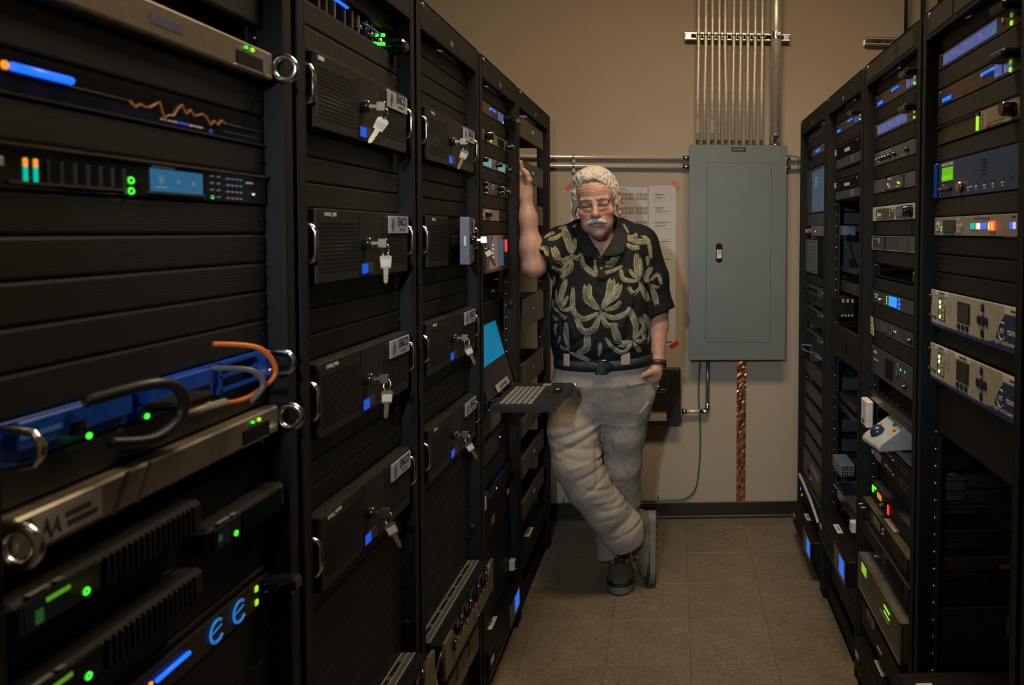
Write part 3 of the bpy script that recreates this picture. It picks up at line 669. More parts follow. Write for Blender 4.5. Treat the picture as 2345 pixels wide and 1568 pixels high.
def pulled(side, bay, z1, z0, label, out=.069):
    """2U server pulled a little out of the rack: lid, front hoses, curved bezel"""
    d = Dev(side, bay, z0, z1, 'rack_server', label, 'server', 'deep servers standing out of the rack', out=out, body=False)
    H, W, t = d.H, d.W, d.t; lid = mat('server_lid', (.10, .11, .11), .35, .5)
    MB().box((.010, .030, 0), (W - .010, .55, H), .001).build('lid', lid, t)
    MB().box((.010, .060, H), (W - .010, .062, H + .0012)).box((.010, .046, H), (W - .010, .0475, H + .0010)).box((.010, .031, H), (W - .010, .033, H + .0010)).build('lid_seams', GALV, t)
    for i in range(6): MB().box((.03 + i * .070, .049, H), (.085 + i * .070, .0585, H + .0006)).build('lid_slot', PITCH, t)
    s = MB().box((.10, .068, H), (.42, .088, H + .0006)).build('long_label', mat('label_paper', (.42, .37, .28), .6), t)
    for a, b_, c in ((.12, .17, INK), (.20, .225, REDT), (.25, .27, REDT), (.30, .33, INK)): MB().box((a, .070, H + .0006), (b_, .085, H + .0010)).build('printed_marks', c if c is REDT else mat('grey_ink', (.2, .17, .13), .6), s)
    MB().box((.004, -.002, -.001), (W - .004, .031, H * .98), .004).build('front_block', GLOSS, t)
    # bezel plate with a scooped out upper middle
    prof = [(0, 0), (W, 0), (W, H), (W - .035, H), (W - .065, H * .50), (.095, H * .50), (.065, H), (0, H)]
    MB().prism(prof, -.010, -.002).build('bezel', mat('bezel_silver', (.20, .17, .135), .38, .6), t)
    for i in range(4):
        x = .13 + i * .085
        MB().tube([(x, -.004, H * .45), (x + .005, -.012, H * .8), (x + .03, -.004, H * 1.02), (x + .06, .006, H * .85), (x + .055, -.006, H * .5)], .006, 8).build('grip_loop', GLOSS, t)
    pts = [(W * .60 + .022 * math.cos(a), -.0105, H * .26 + .018 * math.sin(a)) for a in np.linspace(0, 2 * PI, 25)[:-1]]
    MB().tube(pts, .0012, 5, closed=True).build('round_emblem', mat('emblem_grey', (.10, .08, .06), .4, .6), t)
    MB().cyl((.075, -.0105, H * .55), (.075, -.018, H * .55), .016, 20).cyl((.075, -.018, H * .55), (.075, -.0185, H * .55), .008, 16).build('keylock', GLOSS, t)
    MB().tube([(-.010, -.004, H * .85), (-.012, .012, H * .3), (-.012, .006, -.02)], .005, 6).build('cable_arm', GALVD, t)
    return d
pulled('L', 2, -1.018, -1.112, 'deep silver server with labels on its lid, low in the third left rack')
pulled('L', 1, -.985, -1.079, 'deep silver server cut by the lower picture edge, second left rack')
d = Dev('L', 2, -1.30, -1.205, 'disk_array', 'silver mesh fronted disk array under the deep server of the third left rack', 'disk array', out=.034, m=mat('mesh_silver', (.12, .105, .09), .4, .5, noise=.5, nscale=90))
for i in range(4): d.box('drive_tray', mat('mesh_silver', (.12, .105, .09), .4, .5), .03 + i * .24, .06, .25 + i * .24, .94, -.004, 0, .002)
MB().box((.10, -.0052, .02), (.40, -.004, .045)).build('mesh_pattern', mat('mesh_glint', (.22, .2, .2), .3, .6, noise=.9, nscale=300), d.t)
d.led(G_TEAL2, 1.0, 1.10, .003)
blank('L', 2, -1.113, -1.204, 2); blank('L', 2, -1.31, -1.45, 3); blank('L', 1, -1.08, -1.45, 8)
# ---- fourth rack
blank('L', 3, .489, .442, 1)
orban('L', 3, .4395, .397, 'bronze processor with blue lights, uppermost device of the fourth left rack', text_left=False, bar=.45)
def panel_unit(side, bay, z1, z0, label, kind, out=.006, m=None):
    d = Dev(side, bay, z0, z1, 'monitor_panel', label, 'audio unit', 'small control units of the fourth left rack', out=out, m=m or mat('light_grey_face', (.16, .145, .12), .4)); return d
blank('L', 3, .396, .346, 1)
d = panel_unit('L', 3, .3445, .3045, 'light grey unit with a big black knob and a lime light, fourth left rack', 0)
d.knob(GLOSS, .30, .5, .016, .03); d.rbox('lime_light', G_LIME, .46, .35, .007, .008); d.box('meter_window', PITCH, .66, .15, .86, .85, -.002); d.knob(GLOSS, .93, .4, .010, .03); d.box('meter_window', PITCH, .06, .2, .16, .8, -.002)
blank('L', 3, .3035, .257, 1)
d = panel_unit('L', 3, .2555, .2165, 'light grey unit with two pale teal meters in the fourth left rack', 0)
for u in (.24, .66): d.box('teal_meter', G_CYAN, u, .12, u + .22, .88, -.002); d.knob(GLOSS, u - .04, .6, .010, .022)
d.knob(GLOSS, .95, .4, .010, .022)
blank('L', 3, .2155, .171, 1)
d = panel_unit('L', 3, .1695, .1265, 'unit with red, amber and green lights between black knobs in the fourth left rack', 0, m=mat('worn_steel_face', (.09, .085, .08), .4, .4))
for u, v in ((.2, .75), (.2, .3), (.68, .3), (.68, .72), (.88, .5)): d.knob(GLOSS, u, v, .009, .022)
for mm, u, v in ((G_AMBER, .34, .62), (G_GREEN, .34, .16), (G_RED, .52, .55), (G_TEAL2, .52, .82)): d.led(mm, u, v, .0032)
blank('L', 3, .1255, .079, 1)
d = panel_unit('L', 3, .0775, .0365, 'short beige unit with a square connector in the fourth left rack', 0, m=mat('beige_face', (.22, .20, .16), .4))
d.box('right_blank', BLK2, .70, 0, 1, 1, -.002); d.box('label_tape', TAPE, .02, .35, .25, .65, -.002); d.box('square_connector', PITCH, .30, .35, .42, .65, -.008); d.box('white_toggle', WHITE, .31, .75, .37, .88, -.004)
blank('L', 3, .0355, -.010, 1)
d = Dev('L', 3, -.1435, -.011, 'screen_monitor', 'black monitor panel with a blue bar meter and a teal photo screen', 'monitor', out=.010, m=GLOSS)
d.box('bar_meter', glow('bar_blue', (.10, .24, .42), .9), .05, .12, .105, .80, -.0025); d.box('meter_cap', G_WHITE, .05, .76, .105, .82, -.0028)
for u in (.15, .20, .25): d.box('dark_bar', mat('bar_brown', (.05, .04, .03), .4), u, .08, u + .03, .92, -.002)
s = d.box('photo_screen', glow('screen_teal2', (.03, .10, .16), .7), .34, .14, .78, .86, -.0025)
MB().prism([(d.x(.34), d.H * .10), (d.x(.46), d.H * .97), (d.x(.56), d.H * .97), (d.x(.60), d.H * .10)], -.0034, -.0025).build('bright_strip', glow('photo_brown', (.24, .13, .09), .6), s)
for i in range(5): MB().box((d.x(.42), -.0040, d.H * (.28 + .11 * i)), (d.x(.46), -.0034, d.H * (.31 + .11 * i))).build('window_icon', glow('cream', (.8, .7, .4), .9), s)
d.box('red_bar_light', G_RED, .86, .52, .90, .86, -.003); d.led(GREYD, .88, .40, .004); d.led(GREYD, .88, .10, .004)
# open part of the rack behind the console drawer
d = Dev('L', 3, -.250, -.150, 'shelf', 'open black shelf with two bright knobs above the fold-out screen', 'shelf', out=-.03, m=PITCH)
for u, v in ((.80, .75), (.68, .35)): d.knob(CHROME, u, v, .006, .02)
blank('L', 3, -.252, -.60, 1, out=-.03)
# ---- console drawer with screen and keyboard
zt = .972; c0, c1 = 2.425, 2.792
kv = empty('console_drawer', (AL, c0, zt), PI / 2, 'black pull-out console with a teal screen and keyboard in the fourth left rack', 'laptop')
Wk = c1 - c0
prof_top = [(0, -.005), (Wk, -.005), (Wk, -.215), (Wk - .03, -.235), (Wk * .72, -.240), (Wk * .5, -.224), (.10, -.218), (.0, -.214)]
m = MB(); n = len(prof_top); m.v = [(p[0], p[1], 0) for p in prof_top] + [(p[0], p[1], -.022) for p in prof_top]
m.f = [tuple(range(n))[::-1], tuple(range(n, 2 * n))] + [(i, (i + 1) % n, (i + 1) % n + n, i + n) for i in range(n)]; m.sm = [False] * (n + 2)
m.build('tray', mat('console_black', (.018, .018, .019), .35, bump=.2), kv)
ky = mat('grey_keycap', (.16, .155, .145), .45)
me = MB().box((0, 0, 0), (.0145, .0145, .004), .0012).mesh('key', ky)
for i in range(15):
    for j in range(6):
        if j == 0 and 4 <= i <= 8: continue
        o = bpy.data.objects.new('key', me); COL.objects.link(o); o.parent = kv; o.location = (.016 + i * .0178 + (j % 2) * .003, -.138 + j * .0185, .001)
MB().box((.10, -.138, .001), (.19, -.1235, .0045), .001).build('space_bar', ky, kv)
MB().box((.315, -.150, .0), (.350, -.120, .001)).build('sticker', mat('sticker_grey', (.22, .22, .2), .5, noise=.8, nscale=400), kv)
MB().box((.19, -.205, .0), (.27, -.155, .0010), .0005).build('touch_pad', GLOSS, kv)
MB().sph((.25, -.185, .0), (.014, .010, .003), 14, 5).build('trackball', mat('ball_grey', (.2, .22, .25), .3), kv)
MB().sph((Wk - .012, -.233, -.004), .0035).build('indicator_light', glow('mint', (.2, 1, .55), 2.2), kv)
# screen: leans back into the rack
tilt = math.radians(15.5); sc = []
def SP(x, h, o=0):  # x along, h up the screen, o in front
    return (x, -.001 + math.sin(tilt) * h - math.cos(tilt) * o, .012 + math.cos(tilt) * h + math.sin(tilt) * o)
m = MB(); q = [SP(-.004, 0, 0), SP(Wk + .004, 0, 0), SP(Wk + .004, .345, 0), SP(-.004, .345, 0), SP(-.004, 0, -.012), SP(Wk + .004, 0, -.012), SP(Wk + .004, .345, -.012), SP(-.004, .345, -.012)]
m.add(q, [(0, 1, 2, 3), (7, 6, 5, 4), (0, 4, 5, 1), (1, 5, 6, 2), (2, 6, 7, 3), (3, 7, 4, 0)]); sf = m.build('screen_frame', mat('console_black', (.018, .018, .019), .35), kv)
h0, h1 = .106, .318
MB().add([SP(.012, h0, .001), SP(Wk - .010, h0, .001), SP(Wk - .010, h1, .001), SP(.012, h1, .001)], [(0, 1, 2, 3)]).build('screen_image', G_TEAL, sf)
m = MB()
for i in range(13):
    h = h0 + .012 + i * .008; m.add([SP(.012, h, .0015), SP(.055 + (i * 7 % 5) * .008, h, .0015), SP(.055 + (i * 7 % 5) * .008, h + .0022, .0015), SP(.012, h + .0022, .0015)], [(0, 1, 2, 3)])
tag(m.build('screen_text', mat('screen_text_dark', (.0, .02, .03), .5), sf), kind='stuff')
m = MB().add([SP(.115, .004, .006), SP(Wk - .07, .004, .006), SP(Wk - .07, .030, .002), SP(.115, .030, .002)], [(0, 1, 2, 3)]).build('button_strip', mat('strip_grey', (.32, .31, .28), .5), kv)
mm_ = MB()
for i in range(5): mm_.add([SP(.16 + i * .022, .010, .0068), SP(.168 + i * .022, .010, .0068), SP(.168 + i * .022, .022, .005), SP(.16 + i * .022, .022, .005)], [(0, 1, 2, 3)])
mm_.build('strip_buttons', INK, kv)
MB().cyl((.03, -.005, .004), (.09, -.005, .004), .007, 10).cyl((Wk - .09, -.005, .004), (Wk - .03, -.005, .004), .007, 10).build('hinge', GLOSS, kv)
MB().cyl((.004, -.020, -.012), (.012, -.020, -.012), .009, 10).build('slide_bracket', CHROME, kv)
MB().box((-.010, .0, -.020), (-.002, .30, .010)).box((Wk + .002, .0, -.020), (Wk + .010, .30, .010)).build('slide_rail', GALVD, kv)
d = Dev('L', 3, -.70, -.612, 'storage_unit', 'black unit with a thin blue light under the pull-out keyboard', 'storage unit', out=.004, m=GLOSS)
d.box('blue_line_light', G_BLUE, .38, .93, .56, .97, -.004)
d = Dev('L', 3, -.80, -.705, 'video_unit', 'black unit with a grey framed window below the keyboard, fourth left rack', 'video unit', out=.004, m=BLK2)
d.box('window_frame', GREYD, .1, .12, .6, .9, -.004, 0, .002); d.led(G_WHITE, .70, .5, .003)
blank('L', 3, -.802, -.872, 1)
d = Dev('L', 3, -.945, -.875, 'network_switch', 'black network unit with a blue top edge, white label and green light', 'network unit', out=.014, m=BLK2)
d.box('blue_edge', BLUEB, .16, .92, .72, 1.0, -.004, .10); d.box('white_label', TAPE, .03, .30, .18, .95, -.004); d.led(G_GREEN, .50, .52, .0036); d.led(CHROME, .58, .68, .003); d.marks(PRINT, .28, .42, .55, 3, .006)
blank('L', 3, -.946, -.990, 1)
d = Dev('L', 3, -1.075, -.995, 'clock_display', 'black panel with glowing blue digits and two small labels', 'display', out=.006, m=BLK2)
text('digits', '16:59', .030, G_BLUE, d.t, (d.x(.16), -.002, d.H * .45), xs=.62, bold=.0008)
d.box('label_tape', TAPE, .40, .62, .50, 1.0, -.002); d.box('label_tape', PRINT, .92, .88, .98, 1.1, -.002)
blank('L', 3, -1.08, -1.357, 6)
def ups(side, bay, z1, z0, label, out=.036, lab_u=(.30, .48), lit=True, txt='FRONT'):
    d = Dev(side, bay, z0, z1, 'backup_battery', label, 'backup battery', 'backup batteries at the foot of the racks', out=out, body=False)
    H, W, t = d.H, d.W, d.t
    MB().box((0, 0, 0), (W, .45, H), .003).build('case', BLK2, t)
    MB().box((.004, -.010, .004), (W * .60, 0, H - .004), .003).build('left_bezel', BLK, t); MB().box((W * .61, -.010, .004), (W - .004, 0, H - .004), .003).build('right_bezel', GLOSS, t)
    MB().box((W * .605, -.0115, .002), (W * .615, .0, H - .002)).box((.004, -.0115, .001), (W - .004, -.009, .004)).build('bezel_trim', mat('bezel_trim', (.10, .09, .07), .35, .6), t)
    if lit: MB().box((W * .80, -.0112, H * .22), (W * .95, -.0100, H * .88)).build('blue_lcd', glow('ups_blue', (.02, .14, .75), .95), t)
    a, b_ = lab_u; l = MB().box((W * a, .018, H), (W * b_, .040, H + .0006)).build('white_label', TAPE, t)
    text('lettering', txt, .014, INK, l, (W * (a + b_) / 2, .029, H + .0008), rot=(0, 0, 0), xs=.9)
    MB().box((.02, -.0108, H * .4), (.06, -.0098, H * .6)).build('maker_mark', PRINT, t)
    return d
ups('L', 3, -1.363, -1.452, 'black backup battery with a blue display at the foot of the fourth left rack')
MB().box((.430, -.035, 1.0 * 0), (.46, -.01, .045), .002).build('wall_plate', WHITE, None) if False else None
d = Dev('L', 3, -1.305, -1.262, 'charger_plug', 'small white plug-in adapter low on the right rail of the fourth left rack', 'adapter', out=.02, body=False, w=.4826)
MB().box((.452, -.010, 0), (.478, .012, d.H), .003).build('adapter_body', WHITE, d.t); MB().box((.458, -.0112, .008), (.472, -.010, .030)).build('adapter_socket', GREYD, d.t); MB().cyl((.465, -.010, .004), (.465, -.014, .004), .003, 8).build('adapter_screw', CHROME, d.t)
# ---- farthest rack: amplifiers with a small emblem
AMPM = mat('amp_face', (.045, .040, .034), .45, bump=.15)
AMPS = [(.463, .381), (.290, .204), (.113, .028), (-.2765, -.404), (-.541, -.650), (-.766, -.840), (-.923, -1.009), (-1.105, -1.182)]
for i, (a, b_) in enumerate(AMPS):
    d = Dev('L', 4, Z('L', 4, b_), Z('L', 4, a), 'power_amplifier', 'flat dark amplifier with a pale emblem, %s from the top, farthest left rack' % NUM[i], 'amplifier', 'dark amplifiers in the farthest left rack', out=.028, absz=True, body=False)
    H = d.H
    MB().box((0, 0, 0), (d.W, .012, H), .0015).build('face_plate', AMPM, d.t)
    MB().box((.012, .012, .006), (d.W - .012, .34, H - .006)).build('chassis', PITCH, d.t)
    e = MB(); cx, cz = d.W * .50, H * .5
    e.tube([(cx - .010, -.001, cz + .012), (cx - .004, -.001, cz - .006), (cx + .010, -.001, cz + .004)], .0028, 6).tube([(cx - .002, -.001, cz + .004), (cx + .012, -.001, cz + .010)], .0022, 6); e.build('emblem', mat('pale_emblem', (.30, .29, .26), .4), d.t)
    MB().box((d.W - .012, -.0008, 0), (d.W - .010, 0, H)).build('edge_seam', mat('seam_light', (.12, .11, .10), .4), d.t)
for a, b_ in ((3.055, 1.98), (3.06, 1.64), (3.10, 1.02)):
    yy = a; 
for i, (yy, zz, cc) in enumerate(((3.28, 1.80, 'cable_green'), (3.30, 1.60, 'cable_white'), (3.30, 1.02, 'cable_white'), (3.16, .92, 'cable_white'), (3.30, .70, 'cable_yellow'))):
    cm = mat(cc, {'cable_green': (.05, .22, .04), 'cable_white': (.42, .40, .36), 'cable_yellow': (.4, .33, .02)}[cc], .45)
    cable('patch_cable', cm, [(-.76, yy - .05, zz + .10), (-.70, yy - .01, zz + .06), (-.68, yy + .01, zz - .02), (-.72, yy + .05, zz - .10)], .003,
          ['green patch cable seen behind the top amplifiers of the farthest left rack', 'white patch cable behind the third amplifier, farthest left rack', 'white patch cable right above the fifth amplifier, farthest left rack', 'white looping cable under the fourth amplifier, farthest left rack', 'yellow patch cable low in the farthest left rack'][i])
d = Dev('L', 4, .16, .235, 'power_strip', 'drawer base with a white label at the foot of the farthest left rack', 'base drawer', out=.030, absz=True, body=False, w=.64)
MB().box((0, 0, 0), (d.W, .40, d.H), .003).build('drawer_case', BLK2, d.t)
l = MB().box((.24, .008, d.H), (.34, .034, d.H + .0008)).build('white_label', TAPE, d.t); text('lettering', 'FRONT', .016, INK, l, (.29, .021, d.H + .001), rot=(0, 0, 0))
# ================================================================== RIGHT ROW
# ---- second rack from the camera (the nearest one that shows its front)
blank('R', 1, .478, .440, 1, 'vent')
orban('R', 1, .4385, .397, 'bronze processor with a long violet spectrum display, uppermost in the nearest visible right rack', wave=True)
blank('R', 1, .396, .3490, 1, 'vent')
orban('R', 1, .348, .307, 'bronze processor with blue bar light and round meters, under the violet spectrum display')
blank('R', 1, .306, .260, 1, 'vent')
d = Dev('R', 1, .2135, .2585, 'audio_recorder', 'dark unit with a silver end panel, lime meter and red-lit black knob', 'audio unit', out=.006, m=mat('brown_black_face', (.03, .024, .018), .4))
H = d.H
MB().box((0, -.004, H * .94), (d.W, .002, H)).box((0, -.003, 0), (d.W, .001, .002)).build('edge_strip', mat('worn_edge', (.05, .048, .042), .4, .4), d.t)
d.box('lime_meter', G_LIME, .505, .10, .525, .78, -.003); d.box('meter_cap', SILV, .505, .80, .525, .95, -.003)
W = d.W; pr = [(W * .565, H * .05), (W * .965, H * .05)] + [(W * .965 + .016 * math.sin(a), H * .5 + H * .45 * -math.cos(a)) for a in np.linspace(.3, PI - .3, 7)] + [(W * .965, H * .95), (W * .565, H * .95)]
s = MB().prism(pr, -.004, -.0005).build('silver_panel', SILV, d.t)
MB().box((W * .625, -.0048, H * .25), (W * .80, -.004, H * .85)).build('display_window', mat('tan_screen', (.22, .17, .12), .4), s)
for v in (.2, .38, .56, .74): MB().cyl((W * .585, -.004, H * v), (W * .585, -.005, H * v), .0022, 8).build('red_key', mat('red_print', (.35, .03, .03), .4), s)
MB().box((W * .62, -.0048, H * .10), (W * .67, -.004, H * .18)).build('red_mark', mat('red_print', (.35, .03, .03), .4), s)
MB().box((W * .68, -.0048, H * .11), (W * .79, -.004, H * .15)).build('printed_marks', mat('grey_ink', (.2, .17, .13), .6), s)
d.knob(GLOSS, .885, .5, .0155, .030); d.box('red_light', G_RED, .955, .22, .975, .80, -.0048)
blank('R', 1, .2125, .170, 1, 'vent')
d = Dev('R', 1, .081, .169, 'digital_console', 'royal blue two-unit box with a bright green screen and a slotted speaker', 'audio unit', out=.008, m=mat('royal_blue_face', (.022, .040, .125), .4))
H, W = d.H, d.W
MB().box((-.002, -.006, 0), (.018, -.001, H), .003).build('left_ear', BLUEB, d.t)
s = d.box('green_screen', G_LIMED, .095, .46, .235, .83, -.002); MB().box((d.x(.095), -.0026, H * .50), (d.x(.235), -.002, H * .60)).build('screen_band', glow('lime_dim2', (.2, .55, .01), .9), s)
for k, w_ in enumerate((.040, .056, .060, .056, .040)): d.box('speaker_slot', PITCH, .60 - w_ / 2, .80 - k * .085, .60 + w_ / 2, .83 - k * .085, -.0008, .001, .0008)
d.text('SAGE DIGITAL ENDEC', .168, .905, .0098, PRINT, xs=.8, bold=.0002)
for i in range(5): d.knob(GLOSS, .092 + i * .030, .23, .0048, .010, 'push_button')
MB().tube([(d.x(.345), 0, H * .24), (d.x(.345), -.010, H * .24)], [.0125, .0115], 18).build('headphone_jack', mat('gold_jack', (.5, .33, .14), .3, 1), d.t)
d.marks(PRINT, .435, .475, .175, 1, .004); 
for i, u in enumerate((.43, .52, .61, .70, .79)):
    d.led(NAVY, u, .28, .002, name='pinhole'); d.marks(PRINT, u - .016, u + .016, .17, 1, .0035, seed=i); d.marks(PRINT, u - .009, u + .009, .10, 1, .003, seed=i + 9)
d.led(GREYD, .87, .28, .003, name='screw'); d.marks(PRINT, .10, .125, .34, 1, .003)
blank('R', 1, .080, .036, 1, 'vent')
d = Dev('R', 1, -.0105, .035, 'switcher_unit', 'silver one-unit switcher with glowing green, white, blue and red buttons', 'switcher', out=.010, m=SILV)
H = d.H
MB().cyl((d.x(.055), -.0005, H * .5), (d.x(.055), -.002, H * .5), .0115, 20).build('round_emblem', WHITE, d.t)
d.box('emblem_bar', mat('emblem_blue', (.05, .1, .25), .4), .045, .42, .065, .60, -.0028)
for v in (.30, .45): d.led(G_GREEN, .10, v, .002)
s = d.box('lcd_window', GREYD, .135, .16, .290, .84, -.003, 0, .001); 
for u, v in ((.33, .78), (.318, .5), (.345, .5), (.372, .5), (.318, .25), (.345, .25)): d.rbox('soft_key', mat('soft_key_grey', (.4, .38, .34), .4), u, v, .005, .0055)
for u, mm in ((.485, G_TEAL2), (.510, G_TEAL2), (.545, glow('warm_white', (.9, .75, .55), .9)), (.568, G_WHITE), (.605, glow('btn_blue', (.05, .12, 1), 1.2)), (.635, glow('btn_blue', (.05, .12, 1), 1.2)), (.885, glow('btn_blue', (.05, .12, 1), 1.2)), (.912, glow('btn_white_blue', (.3, .4, 1), 1.6))):
    d.rbox('lit_button', mm, u, .48, .0042, H * .15)
for u in (.690, .722): d.rbox('lit_button', glow('btn_red', (1, .06, .02), 2.2), u, .48, .0062, H * .22, .004)
for u in (.690, .722): d.rbox('button_core', glow('btn_orange', (1, .55, .1), 1.6), u, .48, .0026, H * .15, .0055)
d.marks(INK, .52, .68, .84, 6, .0016); d.marks(INK, .89, .93, .86, 1, .0016)
blank('R', 1, -.0115, -.145, 3)
def atx(z1, z0, k, extra):
    d = Dev('R', 1, z0, z1, 'media_receiver', 'beige and blue media receiver with a square screen, %s of the pair' % ('upper' if k == 1 else 'lower'), 'receiver', 'beige and blue media receivers', out=.016, m=CREAM, w=.4826)
    H, W = d.H, d.W; t = d.t
    # blue print: bottom stripe that sweeps up at the right
    pr = [(0, 0), (W, 0), (W, H * .80), (W * .865, H * .80)] + [(W * (.865 - .045 * (1 - math.cos(a))), H * (.80 - .13 * a)) for a in np.linspace(0, 1.2, 5)] + [(W * .800, H * .38), (W * .79, H * .26), (W * .765, H * .15), (W * .73, H * .10), (W * .66, H * .085), (0, H * .085)]
    b = MB().prism(pr, -.0008, -.0001).build('blue_print', BLUED, t)
    text('lettering', 'XDS-PRO4', .0125, PRINT, b, (W * .945, -.0012, H * .42), xs=.75, bold=.0003)
    text('lettering', 'Digital Media Receiver', .0125, PRINT, b, (W * .872, -.0012, H * .17), xs=.80)
    text('lettering', 'ATX', .0125, PRINT, b, (W * .848, -.0012, H * .42), xs=.7, bold=.0005)
    pts = [(W * .848 + .0155 * math.cos(a), -.0012, H * .42 + .0175 * math.sin(a)) for a in np.linspace(.9, 5.6, 18)]
    MB().tube(pts, .0011, 5).build('crescent_mark', PRINT, b)
    fr = MB(); x0, x1, z0_, z1_ = W * .115, W * .205, H * .22, H * .82
    fr.tube([(x0, -.0006, z0_), (x1, -.0006, z0_), (x1, -.0006, z1_), (x0, -.0006, z1_)], .0011, 4, closed=True).build('led_frame', NAVY, t)
    for v in (.70, .57, .30): d.led(glow('led_lime', (.55, 1, .25), 1.8), .135, v, .0042)
    for v in (.69, .56, .43, .29): d.marks(INK, .155, .18, v, 1, .002)
    hs = MB()
    for i in range(14):
        a = i * 2.4; r = .0035 + .0022 * math.sqrt(i); hs.cyl((W * .255 + r * math.cos(a), .0, H * .58 + 1.5 * r * math.sin(a)), (W * .255 + r * math.cos(a), -.0006, H * .58 + 1.5 * r * math.sin(a)), .0011, 6)
    tag(hs.build('speaker_holes', INK, t), kind='stuff')
    s = d.box('screen_frame', NAVY, .365, .32, .515, .84, -.0012, 0, .003); MB().box((d.x(.380), -.0018, H * .36), (d.x(.500), -.0012, H * .79)).build('screen', mat('dark_screen', (.022, .013, .008), .25), s)
    for u in (.385, .435, .485): d.box('menu_key', NAVY, u - .018, .14, u + .014, .28, -.0025, 0, .003)
    c = (W * .655, H * .53)
    MB().prism([(c[0] + .0095 * math.cos(a), c[1] + .0115 * math.sin(a)) for a in np.linspace(0, 2 * PI, 19)[:-1]], -.003, 0).build('select_key', NAVY, t)
    for a0, L in ((0, .020), (PI / 2, .026), (PI, .020), (-PI / 2, .026)):
        pr = []
        for a in np.linspace(0, 2 * PI, 15)[:-1]:
            rx, rz = (.0055 if abs(math.cos(a0)) > .5 else .0060), (.0095 if abs(math.cos(a0)) > .5 else .0090)
            pr.append((c[0] + L * math.cos(a0) + rx * math.cos(a) * (1 - .25 * math.sin(a) * math.sin(a0)), c[1] + L * math.sin(a0) * 1.05 + rz * math.sin(a)))
        MB().prism(pr, -.003, 0).build('arrow_key', NAVY, t)
    l = d.box('label_tape', TAPE, .075, .875, .245, .99, -.0006); text('lettering', 'XDS-PRO4S %d' % k, .0088, INK, l, (d.x(.16), -.0008, H * .93), xs=.8)
    l = d.box('label_tape', TAPE, .865, .82, 1.0, .98, -.0006); text('lettering', 'RSP-VANTX' if k == 1 else 'RSP-VANT', .0062, INK, l, (d.x(.95), -.0008, H * .90), xs=.8)
    if k == 2: l = d.box('label_tape', TAPE, .345, .875, .535, .99, -.0006); text('lettering', 'LNB POWER', .0098, INK, l, (d.x(.44), -.0008, H * .93), xs=.8)
    for u in (.035, .055): d.marks(INK, u - .006, u + .004, .22, 1, .006)
    d.box('jack', INK, .068, .20, .085, .27, -.0012)
    for v in (.25, .80): MB().cyl((.002, -.0005, H * v), (.002, -.007, H * v), .0062, 10).build('rack_screw', GLOSS, t)
atx(-.144, -.2345, 1, ''); blank('R', 1, -.236, -.277, 1); atx(-.278, -.3685, 2, '')
d = Dev('R', 1, -.50, -.372, 'filler_panel', 'tall plain filler panel right under the lower beige and blue receiver', 'panel', 'filler panels between the devices', out=.001, m=BLK2, dep=.012)
# things seen through the open lower half of that rack (they stand in the depth of the rack)
def chest(name, x0, x1, y0, y1, z0, z1, m, label, cat, group=None):
    t = empty(name, ((x0 + x1) / 2, (y0 + y1) / 2, z0), 0, label, cat, group)
    a, b_, h = (x1 - x0) / 2, (y1 - y0) / 2, z1 - z0
    MB().box((-a, -b_, 0), (a, b_, h), .003).build('case', m, t); return t, a, b_, h
def ZY(v, Y, u=2230): return at(u, v, Y)[2]
YB = 1.93
dk = mat('dim_grey_case', (.05, .052, .055), .5)
for i, (v0, v1) in enumerate(((1093, 1125), (1127, 1147))):
    t, a, b_, h = chest('converter_box', at(2162, v0, YB)[0], at(2212, v0, YB)[0], YB, YB + .15, ZY(v1, YB), ZY(v0, YB) - .001, dk, ['upper', 'lower'][i] + ' small dark grey converter box on the shelf inside the nearest visible right rack', 'converter', 'converter boxes on the rack shelf')
    for k in range(7): MB().box((-a * .6 + k * .008, -b_ - .001, h * .7), (-a * .6 + k * .008 + .004, -b_, h * .85)).build('vent_slot', PITCH, t)
    if i == 0: MB().box((-a * .8, -b_ + .02, h), (a * .6, b_ - .05, h + .0006)).build('grey_label', mat('grey_label', (.2, .2, .22), .6), t)
cable('network_cable', mat('cable_deep_blue', (.01, .05, .16), .5), [(.70, 2.02, .83), (.78, 1.98, .84), (.86, 1.95, .80), (.93, 1.93, .77)], .0035, 'dark blue cable lying behind the converter boxes inside the right rack')
for k, v in enumerate((1150, 1205)):
    x0, x1 = at(2147, v, YB)[0], at(2322, v, YB)[0]
    t = tag(MB().box((-(x1 - x0) / 2, 0, -.016), ((x1 - x0) / 2, .40, 0), .002).box((-(x1 - x0) / 2, 0, -.006), ((x1 - x0) / 2, .012, .004), .001).build('rack_shelf', mat('shelf_steel', (.035, .032, .022), .45), None, ((x0 + x1) / 2, YB, ZY(v + 12, YB))), '%s black steel shelf inside the nearest visible right rack' % ('upper' if k == 0 else 'lower'), 'shelf', 'shelves inside the right rack')
t, a, b_, h = chest('amplifier_box', at(2158, 1290, YB)[0], at(2317, 1290, YB)[0], YB, YB + .38, ZY(1308, YB), ZY(1276, YB), mat('brown_case', (.060, .038, .018), .5), 'flat dark brown box with a small barcode label inside the right rack', 'amplifier')
l = MB().box((a - .035, -b_ - .0008, .004), (a - .006, -b_, .018)).build('barcode_label', mat('dull_label', (.25, .24, .22), .6, noise=.7, nscale=300), t); MB().cyl((0, -b_, h * .8), (0, -b_ - .002, h * .8), .003, 8).build('screw', CHROME, t)
t, a, b_, h = chest('vented_shelf_side', at(2156, 1345, YB)[0], at(2316, 1345, YB)[0], YB, YB + .38, ZY(1380, YB), ZY(1313, YB), mat('shelf_side', (.028, .028, .030), .45), 'black shelf side with three rows of rounded slots inside the right rack', 'shelf')
